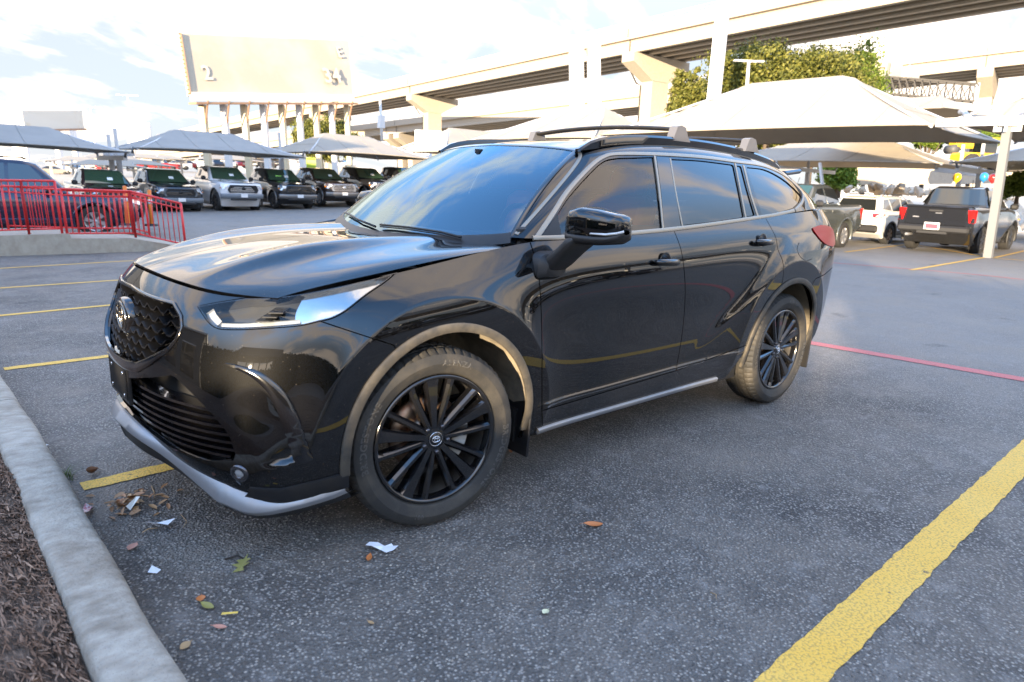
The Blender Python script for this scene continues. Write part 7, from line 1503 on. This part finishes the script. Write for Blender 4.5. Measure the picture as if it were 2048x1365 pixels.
def tree(name, foot, H, rad, crown_z, clumps, leaves, lsize, label, group=None, lm=None, seed=1, cat_='tree', squash=.75, cr=1.0):
    rnd = random.Random(seed); r = empty(name, foot); tag(r, label, cat_, group); X = Vector(AX[0]); X.z = 0; X.normalize(); Y = Vector((-X.y, X.x, 0))
    cl = []
    for k in range(clumps):
        a = rnd.uniform(0, 6.28); q = rnd.random()**.45; zz = rnd.uniform(-1, 1)*rnd.uniform(.6, 1); w = math.sqrt(max(0, 1-zz*zz*.75))*rnd.uniform(.85, 1.12); cl.append((X*math.cos(a)*q*rad[0]*w+Y*math.sin(a)*q*rad[1]*w+Vector((0, 0, crown_z+zz*rad[2])), rnd.uniform(.16, .32)*min(rad[0], rad[2]*1.3)*cr))
    b = MB(); b.tube([(0, 0, -.3), (.1, 0, crown_z*.4), (0, .1, crown_z*.8), (0, 0, crown_z+rad[2]*.4)], [H*.022+.08, H*.018+.05, H*.012+.03, .04], 8)
    for c, s in cl[:14]: st = Vector((0, 0, crown_z*.55)); b.tube([st, (st+c)/2+Vector((0, 0, -.1*H*.2)), c], [H*.008+.03, H*.005+.02, .015], 5)
    b.build('trunk', M_BARK, r)
    V = []; F = []
    for c, s in cl:
        for _ in range(leaves//clumps):
            d = Vector((rnd.gauss(0, 1), rnd.gauss(0, 1), rnd.gauss(0, 1))).normalized(); rr = s*min(1.7, abs(rnd.gauss(.75, .38))); p = c+Vector((d.x, d.y, d.z*squash))*rr; n_ = (d+Vector((rnd.uniform(-1, 1), rnd.uniform(-1, 1), rnd.uniform(-.6, 1)))*.7).normalized(); u = n_.orthogonal().normalized(); a = rnd.uniform(0, 6.28); u = u*math.cos(a)+n_.cross(u)*math.sin(a); w = n_.cross(u); L = lsize*rnd.uniform(.6, 1.25); i = len(V)
            V += [p-u*L*.5, p+w*L*.28+n_*L*.06, p+u*L*.5, p-w*L*.28+n_*L*.06]; F.append((i, i+1, i+2, i+3))
    for _ in range(int(leaves*.35)):
        d = Vector((rnd.gauss(0, 1), rnd.gauss(0, 1), rnd.gauss(0, 1))).normalized()*rnd.random()**.4*.92; p = X*d.x*rad[0]+Y*d.y*rad[1]+Vector((0, 0, crown_z+d.z*rad[2])); n_ = Vector((rnd.gauss(0, 1), rnd.gauss(0, 1), rnd.gauss(0, 1))).normalized(); u = n_.orthogonal().normalized(); w = n_.cross(u); L = lsize*rnd.uniform(.8, 1.3); i = len(V); V += [p-u*L*.5, p+w*L*.3, p+u*L*.5, p-w*L*.3]; F.append((i, i+1, i+2, i+3))
    b = MB(); b.add(V, F); b.build('crown', lm or M_LEAF, r, recalc=False); return r
def tree_px(name, u0, u1, v0, v1, d_, label, n, ls, foot_v=390, **kw):
    c = at((u0+u1)/2, (v0+v1)/2, d_); w = (u1-u0)/2/CAM_F*d_; h = (v1-v0)/2/CAM_F*d_; f = at((u0+u1)/2, foot_v, d_); f = Vector((c.x, c.y, f.z)); return tree(name, f, c.z+h-f.z, (w*.84, w*.66, h*.84), c.z-f.z, kw.pop('clumps', 40), n, ls, label, **kw)
tree_px('broadleaf_tree', 1345, 1745, 80, 300, 50, 'big sunlit green tree rising behind the large cream canopy', 42000, .25, clumps=130, seed=4)
tree_px('broadleaf_tree', 1630, 1778, 70, 270, 52, 'lighter green tree top at the right side of the big tree', 9000, .24, clumps=52, seed=10, cr=1.35, lm=M_LEAF2)
tree_px('broadleaf_tree', 1328, 1420, 130, 260, 46, 'smaller leafy tree left of the white sign pole', 7000, .21, clumps=34, seed=12)
tree_px('broadleaf_tree', 566, 722, 230, 330, 78, 'round green tree behind the posts of the large billboard', 14000, .32, clumps=54, seed=5, foot_v=345)
GRP_B = 'trees behind the second row of canopies'
for k, (u0, u1, v0, v1, lb) in enumerate(((1480, 1580, 262, 320, 'green tree just right of the rear cross bar'), (1570, 1690, 252, 310, 'green tree between the two canopy rows, middle one'), (1680, 1800, 258, 312, 'green tree between the canopy rows nearest the beam'), (1815, 1905, 250, 300, 'bright green tree under the end of the canopy beam'), (1895, 2010, 256, 305, 'bright green tree behind the yellow machine'))): tree_px('broadleaf_tree', u0, u1, v0, v1, 62, lb, 6500, .27, clumps=34, seed=20+k, group=GRP_B, lm=M_LEAF2 if k > 2 else M_LEAF)
tree_px('bush', 1632, 1724, 316, 384, 44, 'bright green bush behind the silver pickup cab', 5500, .22, clumps=36, seed=31, lm=M_LEAF3, cat_='bush', foot_v=388); tree_px('bush', 1995, 2085, 340, 400, 34, 'light green bush at the right edge behind the black pickup', 3500, .18, clumps=34, seed=32, lm=M_LEAF2, cat_='bush', foot_v=400)
# ================================================================== rubble, wall and machines at right
M_RUB = conc('rubble', (.50, .42, .32), (.66, .58, .47)); M_TANW = conc('tan_wall', (.46, .38, .29), (.54, .47, .37))
b = MB(); V = []; nx, ny = 70, 24
for i in range(nx+1):
    for j in range(ny+1):
        u = 1560+700*i/nx; d_ = 38+22*j/ny; p = at(u, 392, d_); h = 1.9*math.sin(math.pi*min(1, j/ny*1.1))*(.55+.45*math.sin(i*.42+1)*math.sin(i*.17))+.35*math.sin(i*1.9+j*2.3)*math.sin(j*1.7+i*.7)+random.uniform(-.2, .2); V.append((p.x, p.y, -.3+max(0, h)*.95))
b.add(V, [(i*(ny+1)+j, (i+1)*(ny+1)+j, (i+1)*(ny+1)+j+1, i*(ny+1)+j+1) for i in range(nx) for j in range(ny)]); o = b.build('rubble_ground', M_RUB, kind='structure')
if o.data.polygons[0].normal.z < 0: o.data.flip_normals()
rnd = random.Random(8); GRP_R = 'broken concrete lumps on the rubble heap'
b = MB()
for k in range(90):
    u = rnd.uniform(1700, 2010); d_ = rnd.uniform(38.5, 52); p = at(u, rnd.uniform(345, 378), d_); s = rnd.uniform(.18, .55); bm = bmesh.new(); bmesh.ops.create_icosphere(bm, subdivisions=1, radius=s)
    for v in bm.verts: v.co *= rnd.uniform(.6, 1.15); v.co.z *= .6
    bm.verts.index_update(); Mx = Matrix.Translation((p.x, p.y, min(p.z, 1.9))) @ Matrix.Rotation(rnd.uniform(0, 3), 4, 'X'); b.add([Mx @ v.co for v in bm.verts], [[v.index for v in f.verts] for f in bm.faces]); bm.free()
b.build('rubble', M_RUB, kind='stuff', recalc=False)
a, c = at(1708, 350, 58), at(2080, 345, 54); b = MB(); X = (c-a).normalized(); b.bar(a+Vector((0, 0, .1)), c+Vector((0, 0, .1)), .5, 1.9); wl = b.build('retaining_wall', M_TANW); tag(wl, 'low tan retaining wall behind the rubble heap', 'wall')
M_YELM = mat('machine_yellow', (.72, .42, .02), .4, coat=.4)
ld = empty('wheel_loader', at(1958, 346, 48)); tag(ld, 'yellow wheel loader half hidden behind the grey canopy post', 'loader'); Xc = Vector(AX[0]); Xc.z = 0; Xc.normalize(); MR = Matrix.Rotation(math.atan2(Xc.y, Xc.x), 3, 'Z')
b = MB(); b.box(MR@Vector((-.6, 0, .95)), (2.6, 1.5, .75), MR, .15); b.box(MR@Vector((.9, 0, .8)), (1.5, 1.1, .5), MR, .1); b.build('chassis', M_YELM, ld)
b = MB(); b.box(MR@Vector((.1, 0, 1.75)), (1.0, 1.2, 1.0), MR, .08); b.build('cab', VG, ld); b = MB(); b.box(MR@Vector((.1, 0, 2.3)), (1.15, 1.35, .12), MR, .04); b.build('cab_roof', M_YELM, ld)
b = MB(); b.bar(MR@Vector((.8, .3, 1.1)), MR@Vector((2.5, .3, .6)), .2, .25); b.bar(MR@Vector((.8, -.3, 1.1)), MR@Vector((2.5, -.3, .6)), .2, .25); b.build('lift_arm', M_YELM, ld); b = MB(); b.box(MR@Vector((2.8, 0, .5)), (.7, 1.9, .7), MR, .1); b.build('bucket', mat('bucket_steel', (.25, .22, .18), .6), ld)
for x in (-1.2, 1.0):
    for y in (-.75, .75): b = MB(); b.lathe([(0, .2), (.45, .22), (.62, .16), (.62, -.16), (.45, -.22), (0, -.2)], 20, MR.to_4x4() @ Matrix.Translation((x, y, .62))); b.build('wheel', M_TYRE, ld)
rl = empty('road_roller', at(1928, 308, 56)); tag(rl, 'black and yellow road roller parked above the second canopy row', 'roller'); b = MB(); b.box(MR@Vector((0, 0, .7)), (2.2, 1.2, .6), MR, .15); b.build('chassis', M_YELM, rl); b = MB()
for x in (-.75, .55): b.bar(MR@Vector((x, 0, .9)), MR@Vector((x+.1, 0, 1.9)), .12, .8)
b.bar(MR@Vector((-.75, 0, 1.9)), MR@Vector((.75, 0, 1.9)), .14, 1.0); b.build('roll_bar', M_BLKP, rl)
for x in (-1.1, 1.1): b = MB(); b.lathe([(0, .55), (.36, .55), (.36, -.55), (0, -.55)], 20, MR.to_4x4() @ Matrix.Translation((x, 0, .3))); b.build('drum', mat('drum_steel', (.08, .08, .08), .6, metal=.2), rl)
for k, (u, v, d_, cn, col) in enumerate(((1914, 356, 24, 'yellow', (.75, .48, .02)), (1968, 355, 24, 'blue', (.03, .22, .55)), (1986, 357, 24.5, 'red', (.60, .03, .03)))):
    r = empty('balloon', at(u, v, d_)); tag(r, cn+' balloon floating above the black pickup beside the post', 'balloon', 'party balloons above the black pickup'); b = MB(); b.lathe([(0, .17), (.06, .16), (.12, .11), (.145, .03), (.135, -.05), (.09, -.12), (.03, -.165), (.012, -.18), (.02, -.20), (0, -.20)], 20, None, 'Z'); b.build('skin', mat('balloon_'+cn, col, .15, coat=.6), r); b = MB(); b.tube([(0, 0, -.19), (.02, .01, -.6), (0, 0, -1.3)], .004, 4); b.build('string', M_STICK, r)
# ---- odds and ends of the middle distance
M_CYAN = mat('sign_cyan', (.25, .62, .66), .5); sg_ = empty('entrance_sign', at(860, 320, 46)); tag(sg_, 'white sign boxes with pale cyan squares behind the windshield', 'sign'); o0 = sg_.location
for (u, v, w, h) in ((847, 288, 1.15, 1.75), (872, 279, .75, 1.1)):
    b = MB(); c = at(u, v, 46)-o0; b.box(c, (w, .25, h), Matrix.Rotation(CAM_YAW-R(90), 3, 'Z')); bx_o = b.build('sign_box', M_STEELW, sg_); b = MB(); Fd = -Vector(AX[2])*.16; b.box(c+Fd+Vector((0, 0, h*.18)), (w*.55, .02, h*.3), Matrix.Rotation(CAM_YAW-R(90), 3, 'Z')); b.build('sign_square', M_CYAN, bx_o)
b = MB(); b.bar(at(860, 300, 46)-o0, at(862, 350, 46)-o0, .2, .2); b.build('post', M_STEELW, sg_)
gb = empty('waste_bin', at(627, 343, 58)); tag(gb, 'bright yellow green waste bin beyond the brown pickup', 'bin'); b = MB(); b.box((0, 0, .5), (1.0, .8, 1.0), MR, .06); b.build('tub', mat('bin_green', (.30, .42, .02), .5), gb); b = MB(); b.box((0, 0, 1.06), (1.1, .9, .12), MR, .04); b.build('lid', mat('bin_green_dark', (.22, .32, .02), .5), gb)
for k, (u, v, w, h, d_, lb) in enumerate(((281, 298, 3.1, 3.4, 92, 'tall white board sign far behind the gap between grey canopies'), (44, 322, 2.0, 2.0, 92, 'white board sign far left above the dark SUV'), (20, 322, 1.6, 1.2, 96, 'low white board sign at the far left edge'))):
    r = empty('board_sign', at(u, v, d_)); tag(r, lb, 'sign', 'white board signs in the distance'); b = MB(); b.box((0, 0, h/2), (w, .4, h), MR); b.build('board', M_STEELW, r); b = MB(); b.bar((0, 0, 0), (0, 0, -4), .4, .4); b.build('post', M_STEELW, r)
# ================================================================== behind the camera: mirrored and shading surroundings, plus hedges and roof added to block sun
M_STUC = conc('grey_stucco', (.10, .105, .11), (.13, .135, .14))
bd = empty('showroom_building', (14, -9, 0)); tag(bd, 'low grey stucco showroom mirrored in the glossy bumper', 'building'); b = MB(); b.box((0, 0, 1.6), (9, 16.5, 4.2)); b.build('wall', M_STUC, bd); b = MB(); b.box((-.1, 0, 3.78), (9.4, 16.9, .18)); b.build('parapet', M_STEELW, bd)
for y in np.arange(-6.5, 7, 2.6): b = MB(); b.box((-4.51, y, 1.25), (.06, 1.9, 2.1)); w_ = b.build('window', VG, bd); b = MB(); b.box((-4.53, y, 2.35), (.08, 2.0, .1)); b.build('frame', M_STEELW, w_)
b2 = empty('service_building', (9, -40.5, 0)); tag(b2, 'tall pale service building whose shadow covers the left canopies', 'building'); b = MB(); b.box((0, 0, 2.4), (12, 37, 6.3)); b.build('wall', M_STUC, b2); b = MB(); b.box((0, 0, 5.65), (12.3, 37.3, .2)); b.build('parapet', M_STEELW, b2)
M_LEAFD = leaf_mat('shade_hedge_leaves', (.012, .020, .006), (.022, .032, .009), (.04, .05, .014))
def shade_hedge(y0, y1, h, label, n):  # unseen leafy blocks, added to keep the low sun off the ground
    hg = empty('shade_hedge', (9.4, (y0+y1)/2, 0)); tag(hg, label, 'shade_hedge', 'unseen leafy blocks added against the low sun'); L_ = (y1-y0)/2; rnd = random.Random(77); V = []; F = []
    for _ in range(n):
        p = Vector((rnd.uniform(-.6, .6), rnd.uniform(-L_, L_), rnd.uniform(.05, h))); L = .13; n_ = Vector((rnd.gauss(0, 1), rnd.gauss(0, 1), rnd.gauss(0, 1))).normalized(); u = n_.orthogonal().normalized(); w = n_.cross(u); i = len(V); V += [p-u*L, p+w*L*.7, p+u*L, p-w*L*.7]; F.append((i, i+1, i+2, i+3))
    b = MB(); b.add(V, F); b.build('foliage', M_LEAFD, hg, recalc=False); b = MB(); b.box((0, 0, h/2-.05), (.9, L_*2-.1, h-.12), None, .1); b.build('branches', mat('shade_hedge_core', (.02, .03, .01), .9), hg)
shade_hedge(-.6, 3.3, 2.75, 'unseen tall leafy block added to shade the ground by the bumper', 2800); shade_hedge(3.3, 7.5, 1.64, 'unseen low leafy block added to shade the lower wheels', 1600); shade_hedge(7.5, 26, 2.85, 'unseen long leafy block added to shade the ground behind the SUV', 9000)
cp_ = empty('shade_carport', (9.4, 5.4, 0)); tag(cp_, 'unseen flat roof on slim posts added to cap the low sun beam', 'shade_carport'); b = MB(); b.box((0, 0, 2.62), (2.6, 4.5, .62)); b.build('roof', M_STUC, cp_)  # unseen roof added over the gap so only a low strip of sun passes
for y in (-2.1, -1.05, -.3, .35, 1.2, 2.1): b = MB(); b.box((0, y, 1.15), (.09, .09, 2.34)); b.build('post', M_STEEL, cp_)
canopy((-4, 15.0, 0), NX, 9, PY, 8, 3.3, 1.8, 2.7, 'cream canopy mirrored in the rear side windows', 'canopies mirrored in the paint', posts=(0.0, 1.0), ground=0); canopy((-13.3, 15.0, 0), NX, 9, PY, 8, 3.3, 1.8, 2.7, 'cream canopy mirrored in the rear quarter window', 'canopies mirrored in the paint', posts=(1.0,), ground=0); canopy((-22.6, 15.0, 0), NX, 9, PY, 8, 3.3, 1.8, 2.7, 'cream canopy mirrored in the tail of the SUV', 'canopies mirrored in the paint', posts=(1.0,), ground=0)
GRP_P = 'pickup trucks mirrored in the doors'
for k, (x, src, lb) in enumerate(((1.5, t2, 'white pickup mirrored in the front door'), (-5.5, t4, 'brown pickup mirrored in the rear door'), (-8.6, t1, 'dark grey pickup mirrored in the rear door'), (-15.0, t2, 'white pickup mirrored in the rear wheel arch'), (-18.5, t5, 'maroon pickup mirrored behind the rear wheel'))): o = copy_tree(src); place(o, x, 15.5, R(-90), lb, 'pickup truck', GRP_P)
